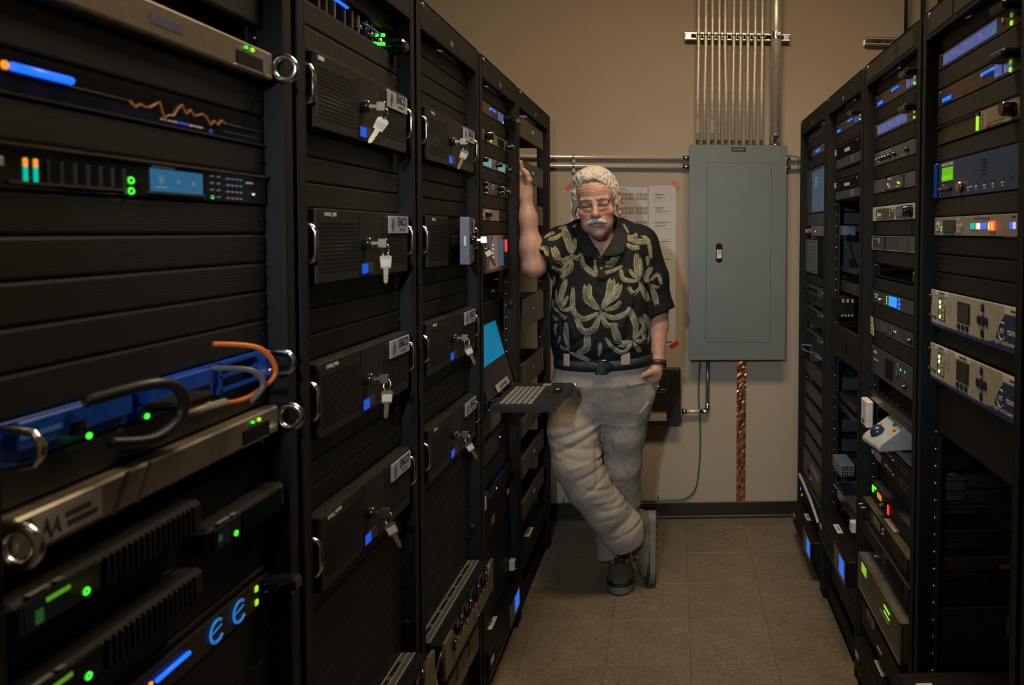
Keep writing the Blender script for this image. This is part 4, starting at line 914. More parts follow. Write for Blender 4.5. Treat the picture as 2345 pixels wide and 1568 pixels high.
for i in range(6):
    for j in range(3):
        cx, cz = -a + .018 + i * (2 * a - .03) / 5.6, h * (.22 + .28 * j); r = .0048
        pr = [(cx + .009 + r * math.sin(q), cz - r * math.cos(q)) for q in np.linspace(0, PI, 6)] + [(cx - .003 - r * math.sin(q), cz + r * math.cos(q)) for q in np.linspace(0, PI, 6)]
        MB().prism(pr, -b_ - .0006, -b_ + .0005).build('rounded_slot', PITCH, t)
t, a, b_, h = chest('large_chassis', at(2152, 1450, YB)[0], at(2314, 1450, YB)[0], YB, YB + .40, ZY(1518, YB), ZY(1390, YB), mat('chassis_grey', (.055, .056, .060), .5, bump=.2), 'large dark grey chassis low inside the right rack', 'chassis')
for x, zf in ((-a * .78, .86), (a * .1, .88), (-a * .8, .06)): MB().cyl((x, -b_, h * zf), (x, -b_ - .0012, h * zf), .003, 8).build('rivet_hole', PITCH, t)
MB().box((a - .012, -b_ - .001, h * .45), (a - .004, -b_, h * .85)).build('barcode_label', mat('dull_label', (.25, .24, .22), .6, noise=.7, nscale=300), t)
d = Dev('R', 1, .345, .43, 'backup_battery', 'black backup battery with a colourful sticker at the lower right corner', 'backup battery', 'backup batteries at the foot of the racks', out=.10, absz=True, body=False, w=.44)
MB().box((0, 0, 0), (d.W, .45, d.H), .006).build('case', BLK2, d.t); MB().box((.01, -.006, .006), (d.W - .01, 0, d.H - .006), .004).build('front_bezel', BLK, d.t)
l = MB().box((.05, .035, d.H), (.15, .075, d.H + .0006)).build('colourful_sticker', mat('sticker_white', (.5, .52, .55), .4), d.t)
MB().box((.06, .040, d.H + .0006), (.09, .055, d.H + .0010)).build('sticker_blue', mat('sticker_blue', (.02, .14, .4), .4), l); MB().box((.095, .050, d.H + .0006), (.115, .068, d.H + .0010)).build('sticker_red', REDT, l)
text('lettering', 'SMART', .014, PRINT, d.t, (.08, .015, d.H + .0006), rot=(0, 0, 0))
# ---- third rack
blank('R', 2, .478, .4405, 1)
orban('R', 2, .4395, .396, 'bronze processor with lit blue text, uppermost in the middle right rack', bar=.40)
blank('R', 2, .395, .348, 1)
orban('R', 2, .347, .303, 'bronze processor with a violet waveform display, second device in the middle right rack', wave=True, dim=True)
blank('R', 2, .302, .257, 1)
d = Dev('R', 2, .2120, .2555, 'mixer_unit', 'blue-grey unit with a row of small black knobs in the middle right rack', 'mixer', out=.006, m=GREY)
for u in (.16, .23, .30, .37, .48, .73): d.knob(GLOSS, u, .42, .0068, .012)
for u in (.16, .23, .30, .37, .48, .62, .73): d.marks(PRINT, u - .014, u + .014, .14, 1, .0025)
for u in (.16, .22, .28, .34): d.marks(PRINT, u, u + .03, .72, 2, .002); d.marks(PRINT, u, u + .03, .86, 2, .002)
d.led(G_GREEN, .10, .32, .0025); d.marks(PRINT, .02, .06, .5, 1, .004)
blank('R', 2, .211, .168, 1)
d = Dev('R', 2, .1230, .1665, 'line_interface', 'blue-grey unit with green and red lights on an inset card, middle right rack', 'interface', out=.008, m=GREY)
MB().box((d.x(.32), -.004, .002), (d.x(.67), -.0005, d.H - .002), .001).build('inset_card', mat('slate_grey_face', (.06, .07, .078), .45), d.t)
for u in (.335, .655): d.led(PITCH, u, .90, .004, name='thumb_screw', out=.006); d.led(PITCH, u, .12, .004, name='thumb_screw', out=.006)
d.box('card_gap', PITCH, .672, .05, .680, .95, -.001)
for mm, u, v in ((G_LIME, .37, .48), (G_RED, .40, .33), (G_LIME, .58, .46), (G_LIME, .61, .38)): d.led(mm, u, v, .0034, out=.006)
d.marks(PRINT, .36, .44, .78, 3, .004, out=.005); d.marks(PRINT, .37, .43, .18, 2, .003, out=.005); d.marks(PRINT, .54, .62, .16, 3, .003, out=.005)
blank('R', 2, .122, .080, 1)
d = Dev('R', 2, .0335, .0790, 'codec_unit', 'off-white unit with rounded dark windows and a red-lit black knob', 'codec', out=.010, m=mat('off_white_face', (.42, .41, .38), .45))
H, W = d.H, d.W
def pill(x0, x1, z0, z1, m, nm, par, y=-.0012):
    r = (z1 - z0) / 2; c = (z0 + z1) / 2
    return MB().prism([(x1 - r * .5 + r * .5 * math.sin(q), c - r * math.cos(q)) for q in np.linspace(0, PI, 7)] + [(x0 + r - r * math.sin(q), c + r * math.cos(q)) for q in np.linspace(0, PI, 9)], y, -.0001).build(nm, m, par)
pill(W * .09, W * .50, H * .10, H * .86, mat('warm_grey_window', (.06, .052, .045), .4), 'dark_window', d.t)
s = pill(W * .525, W * .86, H * .10, H * .88, mat('warm_grey_window', (.06, .052, .045), .4), 'screen_surround', d.t); MB().box((W * .55, -.002, H * .22), (W * .72, -.0012, H * .76)).build('grey_screen', mat('grey_screen', (.10, .11, .12), .35), s)
MB().box((W * .125, -.002, H * .22), (W * .135, -.0012, H * .62)).box((W * .14, -.002, H * .34), (W * .215, -.0012, H * .54)).box((W * .175, -.002, H * .24), (W * .21, -.0012, H * .28)).build('maker_mark', PRINT, s)

for v in (.35, .6, .8): d.led(mat('key_white', (.5, .5, .48), .4), .41, v, .004)
d.led(G_GREEN, .465, .76, .0028); d.led(G_AMBER, .465, .60, .0018)
d.knob(GLOSS, .83, .52, .016, .028); d.box('red_light', G_RED, .945, .20, .965, .76, -.002)
blank('R', 2, .0325, -.0125, 1)
d = Dev('R', 2, -.0590, -.0135, 'delay_unit', 'grey framed unit with two teal lights and a dark red window', 'audio unit', out=.010, m=GREYD)
H, W = d.H, d.W
MB().box((0, -.002, H * .96), (W, 0, H)).box((0, -.002, 0), (W, 0, H * .04)).box((0, -.002, 0), (.004, 0, H)).build('pale_frame', mat('pale_frame', (.22, .24, .26), .4), d.t)
d.box('right_panel', GREY, .80, .04, .995, .96, -.0015); d.box('dark_window', mat('dark_red_window', (.035, .02, .018), .3), .60, .08, .79, .92, -.0018)
d.led(G_TEAL2, .165, .78, .0030); d.led(G_TEAL2, .165, .60, .0030); d.led(mat('dim_red', (.25, .02, .02), .5, emit=(.25, .01, .01), es=.5), .71, .52, .005); d.led(G_WHITE, .62, .28, .002); d.box('slot', PITCH, .305, .05, .315, .95, -.0018); d.marks(PRINT, .04, .12, .75, 2, .003)
blank('R', 2, -.060, -.103, 1)
d = Dev('R', 2, -.149, -.104, 'open_shelf', 'open black shelf with a small box showing green lights, middle right rack', 'shelf', out=.004, body=False)
MB().box((0, 0, 0), (d.W, .30, .003)).box((0, 0, 0), (d.W, .002, .008)).box((0, .28, 0), (d.W, .30, d.H)).build('shelf_tray', PITCH, d.t)
b = MB().box((d.x(.80), .004, .006), (d.x(.96), .12, d.H - .004), .003).build('small_box', GREYD, d.t); MB().box((d.x(.83), .003, d.H * .72), (d.x(.95), .004, d.H * .80)).build('green_lights', G_GREEN, b)
blank('R', 2, -.150, -.190, 1)
d = Dev('R', 2, -.2335, -.1910, 'tuner_unit', 'dark grey tuner with a glowing blue square display and lime bar', 'tuner', out=.006, m=GREYD)
s = d.box('blue_display', glow('display_blue', (.02, .26, .95), 1.2), .39, .16, .55, .88, -.002)
for u, v, r in ((.60, .80, .006), (.60, .50, .008), (.60, .20, .006)): d.rbox('blue_key', G_BLUE, u, v, r, .0045)
for v in (.25, .42, .58, .75): d.led(G_LIME, .335, v, .0024)
d.knob(CHROME, .20, .40, .005, .008, 'jack'); d.marks(PRINT, .05, .12, .6, 2, .006); d.marks(PRINT, .05, .12, .42, 2, .004); d.marks(PRINT, .90, .96, .5, 2, .005)
blank('R', 2, -.2345, -.2795, 1)
d = Dev('R', 2, -.3240, -.2805, 'exciter_unit', 'dark grey unit with a cream paper tag hanging from its left end', 'exciter', out=.006, m=GREYD)
d.box('lcd_window', mat('lcd_grey', (.05, .055, .06), .3), .22, .25, .38, .8, -.002); d.led(G_TEAL2, .50, .60, .003); d.led(G_GREEN, .535, .60, .003)
pts = [(d.x(.44) + .010 * math.cos(a), -.0015, d.H * .5 + .013 * math.sin(a)) for a in np.linspace(0, 2 * PI, 15)[:-1]]; MB().tube(pts, .0022, 6, closed=True).build('ring_key', GREY, d.t)
for v in (.2, .4, .6, .8): d.rbox('grey_key', GREY, .56, v - .08, .005, .0028)
d.knob(GLOSS, .83, .45, .008, .012, 'jack'); d.marks(PRINT, .90, .97, .55, 2, .004); d.marks(PRINT, .90, .97, .35, 2, .004)
tg = MB().prism([(-.004, .043), (.022, .040), (.034, .006), (.040, -.018), (-.004, -.012)], -.006, -.005).build('paper_tag', mat('cream_paper', (.50, .42, .28), .7), d.t)
MB().box((.002, -.0064, .022), (.020, -.006, .024)).box((.002, -.0064, .006), (.022, -.006, .008)).box((.002, -.0064, -.004), (.030, -.006, -.002)).build('printed_marks', INK, tg)
blank('R', 2, -.325, -.373, 1)
d = Dev('R', 2, -.466, -.374, 'transmitter_control', 'two-unit dark grey unit with a black square screen and two green lights', 'transmitter control', out=.008, m=mat('charcoal_face', (.042, .042, .044), .45))
d.box('screen', PITCH, .34, .16, .50, .82, -.002, 0, .002); d.led(G_GREEN, .66, .72, .0038); d.led(G_TEAL2, .74, .72, .0038)
pts = [(d.x(.60) + .009 * math.cos(a), -.0015, d.H * .66 + .018 * math.sin(a)) for a in np.linspace(0, 2 * PI, 15)[:-1]]; MB().tube(pts, .003, 6, closed=True).build('ring_key', GREY, d.t)
for u in (.64, .70, .76): d.rbox('grey_key', GREY, u, .56, .005, .007)
d.knob(GLOSS, .76, .28, .007, .012, 'jack'); d.marks(PRINT, .06, .13, .76, 2, .008); d.marks(PRINT, .06, .16, .52, 3, .004); d.marks(PRINT, .92, .99, .28, 2, .006); d.marks(PRINT, .92, .99, .16, 2, .006)
# pull-out tray with the grey and blue trackball
trz = Z('R', 2, -.640); xt = RR - .075
tr = empty('console_drawer', (RR - .004, ctr('R', 2) + .2413, trz), -PI / 2, 'glossy black tray drawer with screws along its edge in the middle right rack', 'drawer')
MB().box((0, -.004, .104), (.4826, .22, .112), .002).box((0, -.012, .088), (.4826, -.004, .113), .002).build('tray_lid', mat('tray_gloss', (.03, .027, .02), .2, .3), tr)
MB().box((0, .0, -.004), (.4826, .25, .0), .001).box((0, -.012, -.006), (.4826, 0, .004), .002).box((0, .2, 0), (.4826, .205, .10)).build('tray_floor', GLOSS, tr)
for i in range(8): MB().sph((.05 + i * .055, .02, .1125), (.0025, .0025, .0015), 8, 5).build('screw', CHROME, tr)
wp = tag(MB().box((-.035, -.012, 0), (.035, .012, .088), .004).build('power_adapter', WHITE, None, (RR - .030, ctr('R', 2) + .205, trz + .002), (0, 0, -PI / 2)), 'upright white box with a blue dial at the left of the black tray', 'box')
MB().sph((.0, -.0125, .020), (.010, .004, .010), 14, 8).build('blue_dial', mat('dial_blue', (.03, .10, .25), .3), wp); MB().box((-.024, -.0128, .018), (-.016, -.012, .034)).build('white_switch', TAPE, wp)
tb = empty('trackball_controller', (RR - .020, ctr('R', 2) - .02, trz), -PI / 2 + .15, 'grey wedge controller with a big dark blue ball, on the black tray', 'trackball')
tb.scale = (.82, .82, .86)
m = MB(); w = .075
sec = [(-.075, .0, .012), (-.070, .0, .030), (.0, .0, .070), (.045, .0, .098), (.060, .0, .100), (.062, .0, .0)]
pr = [(-.075, .002), (-.078, .018), (-.066, .032), (.020, .086), (.050, .098), (.062, .094), (.064, .002)]
n = len(pr); m.v = [(-w, p[0], p[1]) for p in pr] + [(w, p[0], p[1]) for p in pr]
m.f = [tuple(range(n)), tuple(range(2 * n - 1, n - 1, -1))] + [(i, i + n, (i + 1) % n + n, (i + 1) % n) for i in range(n)]; m.sm = [False] * (n + 2)
o = m.build('wedge_body', mat('wedge_grey', (.34, .36, .36), .4), tb); md = o.modifiers.new('b', 'BEVEL'); md.width = .008; md.segments = 3
MB().sph((-.012, -.042, .048), (.028, .028, .026), 24, 14).build('blue_ball', mat('ball_blue', (.012, .035, .085), .25), tb)
for x, y, z_, mm in ((-.045, -.012, .062, mat('red_button', (.5, .03, .02), .4)), (.025, .006, .080, mat('green_button', (.03, .12, .02), .4)), (.058, -.010, .072, mat('orange_button', (.7, .2, .02), .4))):
    MB().sph((x, y, z_), (.008, .008, .007), 12, 8).build('round_button', mm, tb)
for i, (a, b_) in enumerate(((-.660, -.700), (-.703, -.745))):
    d = Dev('R', 2, b_, a, 'satellite_receiver', 'black receiver with pale square windows under the black tray, %s of two' % ('upper' if i == 0 else 'lower'), 'receiver', 'black receivers under the tray', out=.006, m=BLK2)
    d.box('pale_window', mat('lavender_window', (.16, .15, .19), .4), .10, .2, .25, .75, -.002); d.box('white_mark', PRINT, .03, .25, .07, .6, -.002); d.box('cream_slot', mat('slot_cream', (.30, .28, .24), .4), .36, .42, .49, .56, -.003)
    d.led(G_GREEN, .52, .35, .002); d.keys(GREYD, .60, .2, .85, .8, 5, 2, fill=.5); d.marks(PRINT, .88, .96, .35, 2, .006)
blank('R', 2, -.746, -.815, 1, out=-.02)
d = Dev('R', 2, -.870, -.822, 'modem_unit', 'black unit with bright green, amber and red lights low in the middle right rack', 'modem', out=.010, m=BLK2)
d.box('green_bars', G_GREEN, .09, .35, .12, .80, -.003); d.box('green_bars', G_LIME, .14, .72, .18, .84, -.003); d.box('amber_display', glow('amber_dim', (.8, .35, .02), .7), .22, .40, .30, .75, -.003); d.knob(GLOSS, .38, .4, .010, .02); d.box('red_light', G_RED, .45, .15, .475, .75, -.003)
lidm = mat('olive_lid', (.12, .105, .06), .35, .4)
def lidded(z1, z0, label, out, lidm, lab=None):
    d = Dev('R', 2, z0, z1, 'rack_receiver', label, 'receiver', 'receivers standing out of the middle right rack', out=out, m=BLK2, dep=.02)
    MB().box((.003, .004, .002), (d.W - .003, .38, d.H), .001).build('lid', lidm, d.t)
    return d
d = lidded(-.885, -.928, 'receiver with an olive lid and a white label, low in the middle right rack', .034, lidm)
MB().box((.20, .018, d.H), (.30, .045, d.H + .0007)).build('white_label', TAPE, d.t); d.box('grey_display', mat('tan_lcd', (.16, .13, .09), .4), .30, .2, .45, .8, -.002); 
for u, v in ((.50, .6), (.53, .45), (.50, .3), (.53, .75)): d.led(mat('key_pale', (.4, .4, .36), .5), u, v, .0042)
for i in range(4): d.led(mat('dot_amber', (.3, .15, .03), .5), .26, .2 + i * .2, .0015)
for u in (.05, .12): d.knob(GLOSS, u, .5, .008, .02)
d = lidded(-.968, -1.012, 'receiver with a pale olive lid right above the large silver unit, middle right rack', .030, mat('olive_lid_pale', (.16, .15, .10), .3, .5))
d.knob(CHROME, .45, .4, .004, .02); d.led(G_BLUED, .52, .3, .002); d.box('dark_window', PITCH, .6, .1, .9, .9, -.003)
# large silver unit
d = Dev('R', 2, -1.188, -1.068, 'transmitter_unit', 'large silver unit with green display strips, low in the middle right rack', 'transmitter', out=.045, body=False, w=.46)
H, W = d.H, d.W; sv = mat('unit_silver', (.20, .185, .155), .38, .4)
MB().box((0, 0, 0), (W, .008, H), .002).build('face_plate', mat('unit_tan', (.13, .105, .08), .4, .3), d.t); MB().box((0, -.002, 0), (W, .001, .004)).box((0, -.002, H - .004), (W, .001, H)).box((0, -.002, 0), (.004, .001, H)).box((W - .004, -.002, 0), (W, .001, H)).build('face_rim', sv, d.t)
MB().box((.003, .008, .002), (W - .003, .40, H - .001), .002).build('case', mat('unit_lid', (.22, .21, .18), .35, .5), d.t)
MB().box((.003, .012, H - .001), (W - .003, .0135, H + .0008)).box((.003, .024, H - .001), (W - .003, .0252, H + .0008)).build('lid_seams', mat('seam_light2', (.35, .33, .28), .3, .6), d.t)
MB().box((.02, -.0012, H * .38), (W - .02, .0, H * .90)).build('inset_panel', mat('unit_inset', (.10, .08, .06), .4, .3), d.t)
d.box('lime_display', glow('lime_lcd', (.28, .60, .02), .8), .10, .62, .22, .86, -.003); d.box('lime_strip', G_LIME, .66, .74, .78, .78, -.003); d.box('lime_strip', G_LIME, .66, .60, .78, .64, -.003); d.box('strip_window', mat('dark_lime', (.04, .08, .01), .4), .655, .64, .785, .74, -.002)
for i in range(3):
    for j in range(2): d.rbox('menu_key', mat('key_slate', (.05, .055, .06), .4), .31 + i * .035, .58 + j * .16, .005, .008)
MB().box((d.x(.58), -.006, H * .46), (d.x(.78), 0, H * .53), .002).build('pull_bar', sv, d.t); d.marks(INK, .1, .24, .44, 4, .004)
blank('R', 2, -1.189, -1.225, 1)
d = Dev('R', 2, -1.32, -1.235, 'tape_drive', 'black unit with a square paper label half hidden under the large silver unit', 'drive', out=.030, m=BLK2)
l = d.box('paper_label', mat('label_cream', (.36, .33, .28), .6), .14, .70, .32, 1.0, -.002); MB().box((d.x(.17), -.0026, d.H * .76), (d.x(.29), -.002, d.H * .92)).build('printed_marks', mat('brown_ink', (.10, .07, .05), .6), l); d.box('white_strip', TAPE, .40, .30, .50, .38, -.002)
ups('R', 2, -1.365, -1.455, 'black backup battery with a white label at the foot of the middle right rack', lit=False, out=.045)
# ---- fourth rack
blank('R', 3, .478, .432, 1)
orban('R', 3, .4300, .388, 'bronze processor with blue lights, uppermost in the fourth right rack', bar=.46, dim=True)
blank('R', 3, .387, .342, 1)
def ribamp(z1, z0, label, k):
    d = Dev('R', 3, z0, z1, 'ribbed_amplifier', label, 'amplifier', 'ribbed black amplifiers in the fourth right rack', out=.008, m=BLK2)
    H = d.H
    for i in range(6): d.box('rib', BLK, .05, .46 + i * .085, .97, .50 + i * .085, -.006, 0, .001)
    d.box('white_stripe', PRINT, .055, .62, .085, .88, -.007); d.box('maker_mark', PRINT, .42, .60, .56, .74, -.008); d.led(mat('dim_red_led', (.3, .02, .02), .5, emit=(.4, .02, .01), es=.6), .82, .85, .005, out=.007)
    d.box('lower_drawer', GREYD, .14, .02, .97, .40, -.010, 0, .002)
    for i in range(2):
        for j in range(3): d.led(PRINT, .68 + i * .06, .12 + j * .09, .002, out=.011)
ribamp(.340, .243, 'ribbed black amplifier, upper of the pair in the fourth right rack', 1)
blank('R', 3, .242, .208, 1)
ribamp(.206, .122, 'ribbed black amplifier, lower of the pair in the fourth right rack', 2)
def inrack(u0, u1, v0, v1, Y, dep, name, m, label, cat, group=None):
    a, b_ = at(u0, v1, Y), at(u1, v0, Y)
    t = empty(name, ((a[0] + b_[0]) / 2, Y, a[2]), 0, label, cat, group); w = (b_[0] - a[0]) / 2
    MB().box((-w, 0, 0), (w, dep, b_[2] - a[2]), .002).build('case', m, t); return t, w, b_[2] - a[2]
t, w, h = inrack(1931, 1960, 517, 539, 2.95, .10, 'hanging_box', mat('blue_grey_box', (.10, .16, .24), .4), 'small blue-grey box hanging in the opening of the fourth right rack', 'box')
MB().cyl((0, 0, h * .1), (0, -.003, h * .1), .004, 8).build('jack', PITCH, t)
p0 = at(1934, 541, 2.93); p1 = at(1950, 592, 2.90)
cable('thin_cable', mat('cable_black', (.012, .012, .012), .45), [p0, p0 * .55 + p1 * .45 + np.array([-.004, 0, 0]), p1], .003, 'thin black cord hanging below the blue-grey box')
tag(MB().box((-.012, -.012, -.045), (.012, .012, .0), .003).build('power_brick', PITCH, None, p1, (0, -.25, 0)), 'small black power brick at the end of the hanging cord', 'adapter')
cross = mat('crossbar_steel', (.02, .02, .021), .4)
for k, (v0, v1, nm) in enumerate(((616, 628, 'top'), (650, 676, 'second'), (924, 938, 'third'), (950, 962, 'lowest'))):
    a, b_ = at(1908, v1, 2.80), at(1962, v0, 2.80)
    tag(MB().box((-(.36), 0, 0), (.36, .30, b_[2] - a[2]), .003).build('cross_shelf', cross, None, (1.04, 2.74, a[2])), '%s black shelf seen through the fourth right rack' % nm, 'shelf', 'shelves inside the fourth right rack')
t, w, h = inrack(1924, 1957, 684, 727, 2.80, .16, 'wire_basket', PITCH, 'black slotted basket with pale gaps inside the fourth right rack', 'basket')
for i in range(3): MB().box((-w + .006 + i * .018, -.001, h * .80), (-w + .015 + i * .018, 0, h * .98)).build('pale_gap', mat('pale_gap', (.30, .24, .17), .7), t)
for i in range(4): MB().box((-w + .004 + i * .013, -.001, .004), (-w + .011 + i * .013, 0, .012)).build('pale_gap', mat('pale_gap', (.30, .24, .17), .7), t)
d = Dev('R', 3, -.492, -.367, 'latched_panel', 'tall black panel with a slotted latch across the fourth right rack', 'panel', out=.020, m=BLK, dep=.012)
MB().box((d.x(.55), -.002, d.H * .35), (d.x(.62), -.0002, d.H * .65), .002).box((d.x(.575), -.001, d.H * .18), (d.x(.595), -.0002, d.H * .9)).build('latch', PITCH, d.t)
t, w, h = inrack(1924, 1958, 1064, 1092, 2.80, .14, 'perforated_box', mat('box_blue_grey', (.10, .12, .16), .4), 'pale perforated box on a shelf low in the fourth right rack', 'box')
m = MB()
for i in range(6):
    for j in range(4): m.prism([(-w + .006 + i * .0092, h * (.14 + .22 * j)), (-w + .0095 + i * .0092, h * (.05 + .22 * j)), (-w + .013 + i * .0092, h * (.14 + .22 * j)), (-w + .0095 + i * .0092, h * (.23 + .22 * j))], -.0008, .0004)
tag(m.build('perforations', PITCH, t), kind='stuff')
d = Dev('R', 3, -1.075, -1.030, 'network_switch', 'thin glossy black unit near the foot of the fourth right rack', 'network unit', out=.004, m=GLOSS, dep=.2)
d.box('white_plug', WHITE, .88, .1, .95, .9, -.03); d.marks(PRINT, .05, .15, .6, 3, .006)
ups('R', 3, -1.165, -1.262, 'black backup battery with a blue display at the foot of the fourth right rack', out=.050)
blank('R', 3, -1.27, -1.45, 2)
# ---- farthest rack
d = Dev('R', 4, .436, .470, 'audio_switch', 'dark grey unit with tiny lights, uppermost in the farthest right rack', 'audio unit', out=.004, m=mat('warm_grey_face', (.055, .05, .042), .45))
for u, v in ((.08, .8), (.12, .3), (.05, .15)): d.led(CHROME, u, v, .004)
blank('R', 4, .434, .392, 1, out=.004)
d = Dev('R', 4, .352, .390, 'audio_codec', 'pale grey unit with two blue lights in the farthest right rack', 'codec', out=.006, m=mat('mid_grey_face', (.12, .115, .105), .4))
d.box('black_end', PITCH, 0, 0, .22, 1, -.002); d.led(G_BLUE, .08, .35, .006); d.box('blue_bar_light', G_BLUE, .42, .35, .62, .60, -.002)
blank('R', 4, .350, .300, 1)
d = Dev('R', 4, .0865, .295, 'wall_screen', 'tall touch screen showing the pale digits 13, farthest right rack', 'monitor', out=.010, m=mat('screen_bezel', (.05, .055, .06), .4))
d.box('screen', G_SLATE, .30, .02, 1.0, .93, -.002); text('digits', '13', .070, glow('digit_teal', (.10, .22, .28), .8), d.t, (d.x(.52), -.003, d.H * .66), xs=.9)
d = Dev('R', 4, .029, .0845, 'speaker_panel', 'slate grey panel right under the touch screen of the farthest right rack', 'panel', out=.006, m=GREY); d.marks(INK, .35, .55, .45, 2, .006)
d = Dev('R', 4, -.020, .0265, 'relay_panel', 'pale blue-grey panel with a small green-tipped key fob', 'panel', out=.008, m=mat('pale_slate_face', (.15, .17, .19), .4))
d.box('black_end', PITCH, 0, 0, .22, 1, -.002); d.box('key_fob', TAPE, .02, .3, .20, .7, -.010); d.box('red_cap', mat('red_cap', (.4, .05, .03), .4), .18, .38, .24, .62, -.011); d.led(G_GREEN, .46, .45, .004)
d = Dev('R', 4, -.200, -.035, 'keypad_phone', 'tall slate keypad panel beside a dark opening, farthest right rack', 'keypad', out=.012, m=PITCH)
kb = d.box('keypad_face', mat('keypad_slate', (.09, .10, .115), .4), .04, .02, .62, .98, -.006, 0, .002)
for i in range(4):
    for j in range(8): MB().box((d.x(.12 + i * .10), -.0075, d.H * (.10 + j * .10)), (d.x(.19 + i * .10), -.006, d.H * (.16 + j * .10))).build('keypad_key', mat('keypad_slate2', (.12, .13, .145), .4), kb)
blank('R', 4, -.205, -.248, 1)
for i, (z1, z0) in enumerate(((-.252, -.300), (-.360, -.392), (-.475, -.510))):
    d = Dev('R', 4, z0, z1, 'network_switch', '%s of three grey switches with a green light in the farthest right rack' % ['top', 'middle', 'lowest'][i], 'network unit', 'grey switches with green lights', out=.008, m=mat('switch_grey', (.04, .042, .042), .4))
    d.keys(PITCH, .08, .3, .60, .8, 5, 1, 'socket', .7); d.led(G_GREEN, .93, .95, .006, out=.004); d.led(G_GREEN, .86, .6, .003)
    blank('R', 4, z0 - .001, z0 - .045, 1, out=.004)
cable('network_cable', mat('cable_sky', (.06, .35, .60), .4), [(.70, 3.42, 1.02), (.655, 3.50, 1.00), (.632, 3.62, .985), (.645, 3.66, .955), (.66, 3.50, .965), (.68, 3.40, .975)], .004, 'light blue network cable looping out of the farthest right rack')
for i, z1 in enumerate((-.638, -.735, -.822, -.910, -.995)):
    d = Dev('R', 4, z1 - .058, z1, 'disk_tray', 'sloping dark tray with a dusty top, %s of five in the farthest right rack' % NUM[i], 'tray', 'dark trays of the farthest right rack', out=.010, m=mat('tray_face', (.040, .038, .036), .5))
d = Dev('R', 4, -1.20, -1.075, 'tower_unit', 'dark brown unit with a beige label and a blue light, farthest right rack', 'computer', out=.016, m=mat('dark_brown_face', (.035, .026, .020), .45))
d.box('beige_label', mat('beige_label', (.25, .19, .15), .6), .42, .58, .82, .80, -.002); d.led(G_BLUE, .42, .22, .005); d.box('black_slot', PITCH, .26, .3, .36, .45, -.003)
d = Dev('R', 4, -1.315, -1.215, 'white_router', 'curved white-edged unit with blue and green lights near the floor, farthest right rack', 'router', out=.030, m=PITCH)
pr = [(0, d.H), (.08, d.H * .98), (.30, d.H * .80), (.47, d.H * .50), (.48, d.H * .40), (.30, d.H * .68), (.08, d.H * .84), (0, d.H * .86)]
MB().prism(pr, -.010, 0).build('white_edge', mat('router_white', (.45, .44, .41), .4), d.t); d.led(G_BLUE, .14, .45, .007, out=.011); d.led(G_GREEN, .22, .28, .005, out=.011)
ups('R', 4, -1.365, -1.465, 'black backup battery with a blue display at the foot of the farthest right rack', out=.055)
# nearest right rack: only its post edge is in view, fronts closed by plain panels
blank('R', 0, .45, -.45, 10); blank('R', 0, -.45, -1.35, 10)
# ================================================================== BACK WALL
def wz(v, Y=YW, u=1680): return at(u, v, Y)[2]
def wx(u, Y=YW, v=530): return at(u, v, Y)[0]
# breaker panel
PD = 0.115; YP = YW - PD
px0, px1 = wx(1577.5, YP), wx(1800.5, YP); pz1, pz0 = wz(331.5, YP), wz(824.5, YP)
pt = empty('breaker_panel', ((px0 + px1) / 2, YW, pz0), 0, 'large grey electrical breaker panel mounted on the back wall', 'electrical panel')
w = (px1 - px0) / 2; h = pz1 - pz0; PG = mat('panel_grey_paint', (.140, .165, .165), .42, noise=.05, nscale=5, bump=.10, bscale=500)
MB().box((-w + .010, -PD + .004, .008), (w - .010, -.001, h - .008)).build('box', PG, pt)
MB().box((-w, -PD, 0), (w, -PD + .004, h), .002).build('trim_plate', PG, pt)
def rrect(x0, x1, z0, z1, r, n=5):
    out = []
    for cx, cz, a0 in ((x1 - r, z0 + r, -PI / 2), (x1 - r, z1 - r, 0), (x0 + r, z1 - r, PI / 2), (x0 + r, z0 + r, PI)):
        for k in range(n): a = a0 + k / (n - 1) * PI / 2; out.append((cx + r * math.cos(a), cz + r * math.sin(a)))
    return out
cx_ = (px0 + px1) / 2
dx0, dx1 = wx(1618, YP) - cx_, wx(1765, YP) - cx_; dz0, dz1 = wz(783.5, YP) - pz0, wz(373.5, YP) - pz0
MB().prism(rrect(dx0 - .0022, dx1 + .0022, dz0 - .0022, dz1 + .0022, .016), -PD - .0004, -PD + .001).build('door_gap', mat('panel_gap', (.03, .035, .035), .6), pt)
MB().prism(rrect(dx0, dx1, dz0, dz1, .014), -PD - .0022, -PD + .001).build('door', PG, pt)
lx, lz = wx(1647, YP) - cx_, wz(579, YP) - pz0
lt = MB().prism(rrect(lx - .0175, lx + .0175, lz - .051, lz + .051, .0174, 7), -PD - .004, -PD - .002).build('latch_plate', GLOSS, pt)
MB().box((lx - .0125, -PD - .012, lz - .029), (lx + .0125, -PD - .004, lz + .017), .001).build('latch_slide', WHITE, lt)
MB().tube([(lx + .007 * math.cos(a), -PD - .0123, lz + .001 + .009 * math.sin(a)) for a in np.linspace(0, 2 * PI, 17)[:-1]], .0012, 5, closed=True).cyl((lx, -PD - .012, lz + .001), (lx, -PD - .0128, lz + .001), .0022, 8).build('key_hole', GREYD, lt)
nx, nz = wx(1690.5, YP) - cx_, wz(342, YP) - pz0
s = MB().box((nx - .0375, -PD - .002, nz - .0115), (nx + .0375, -PD - .0004, nz + .0115), .0004).build('name_plate', INK, pt)
text('lettering', 'UNIT A 100RP1A1', .0085, PRINT, s, (nx, -PD - .0024, nz), xs=.85)
for zz in (.03, h - .03, h * .5):
    for xx in (-w + .004,): MB().sph((xx - .004, -PD + .02, zz), .004).build('screw', CHROME, pt)
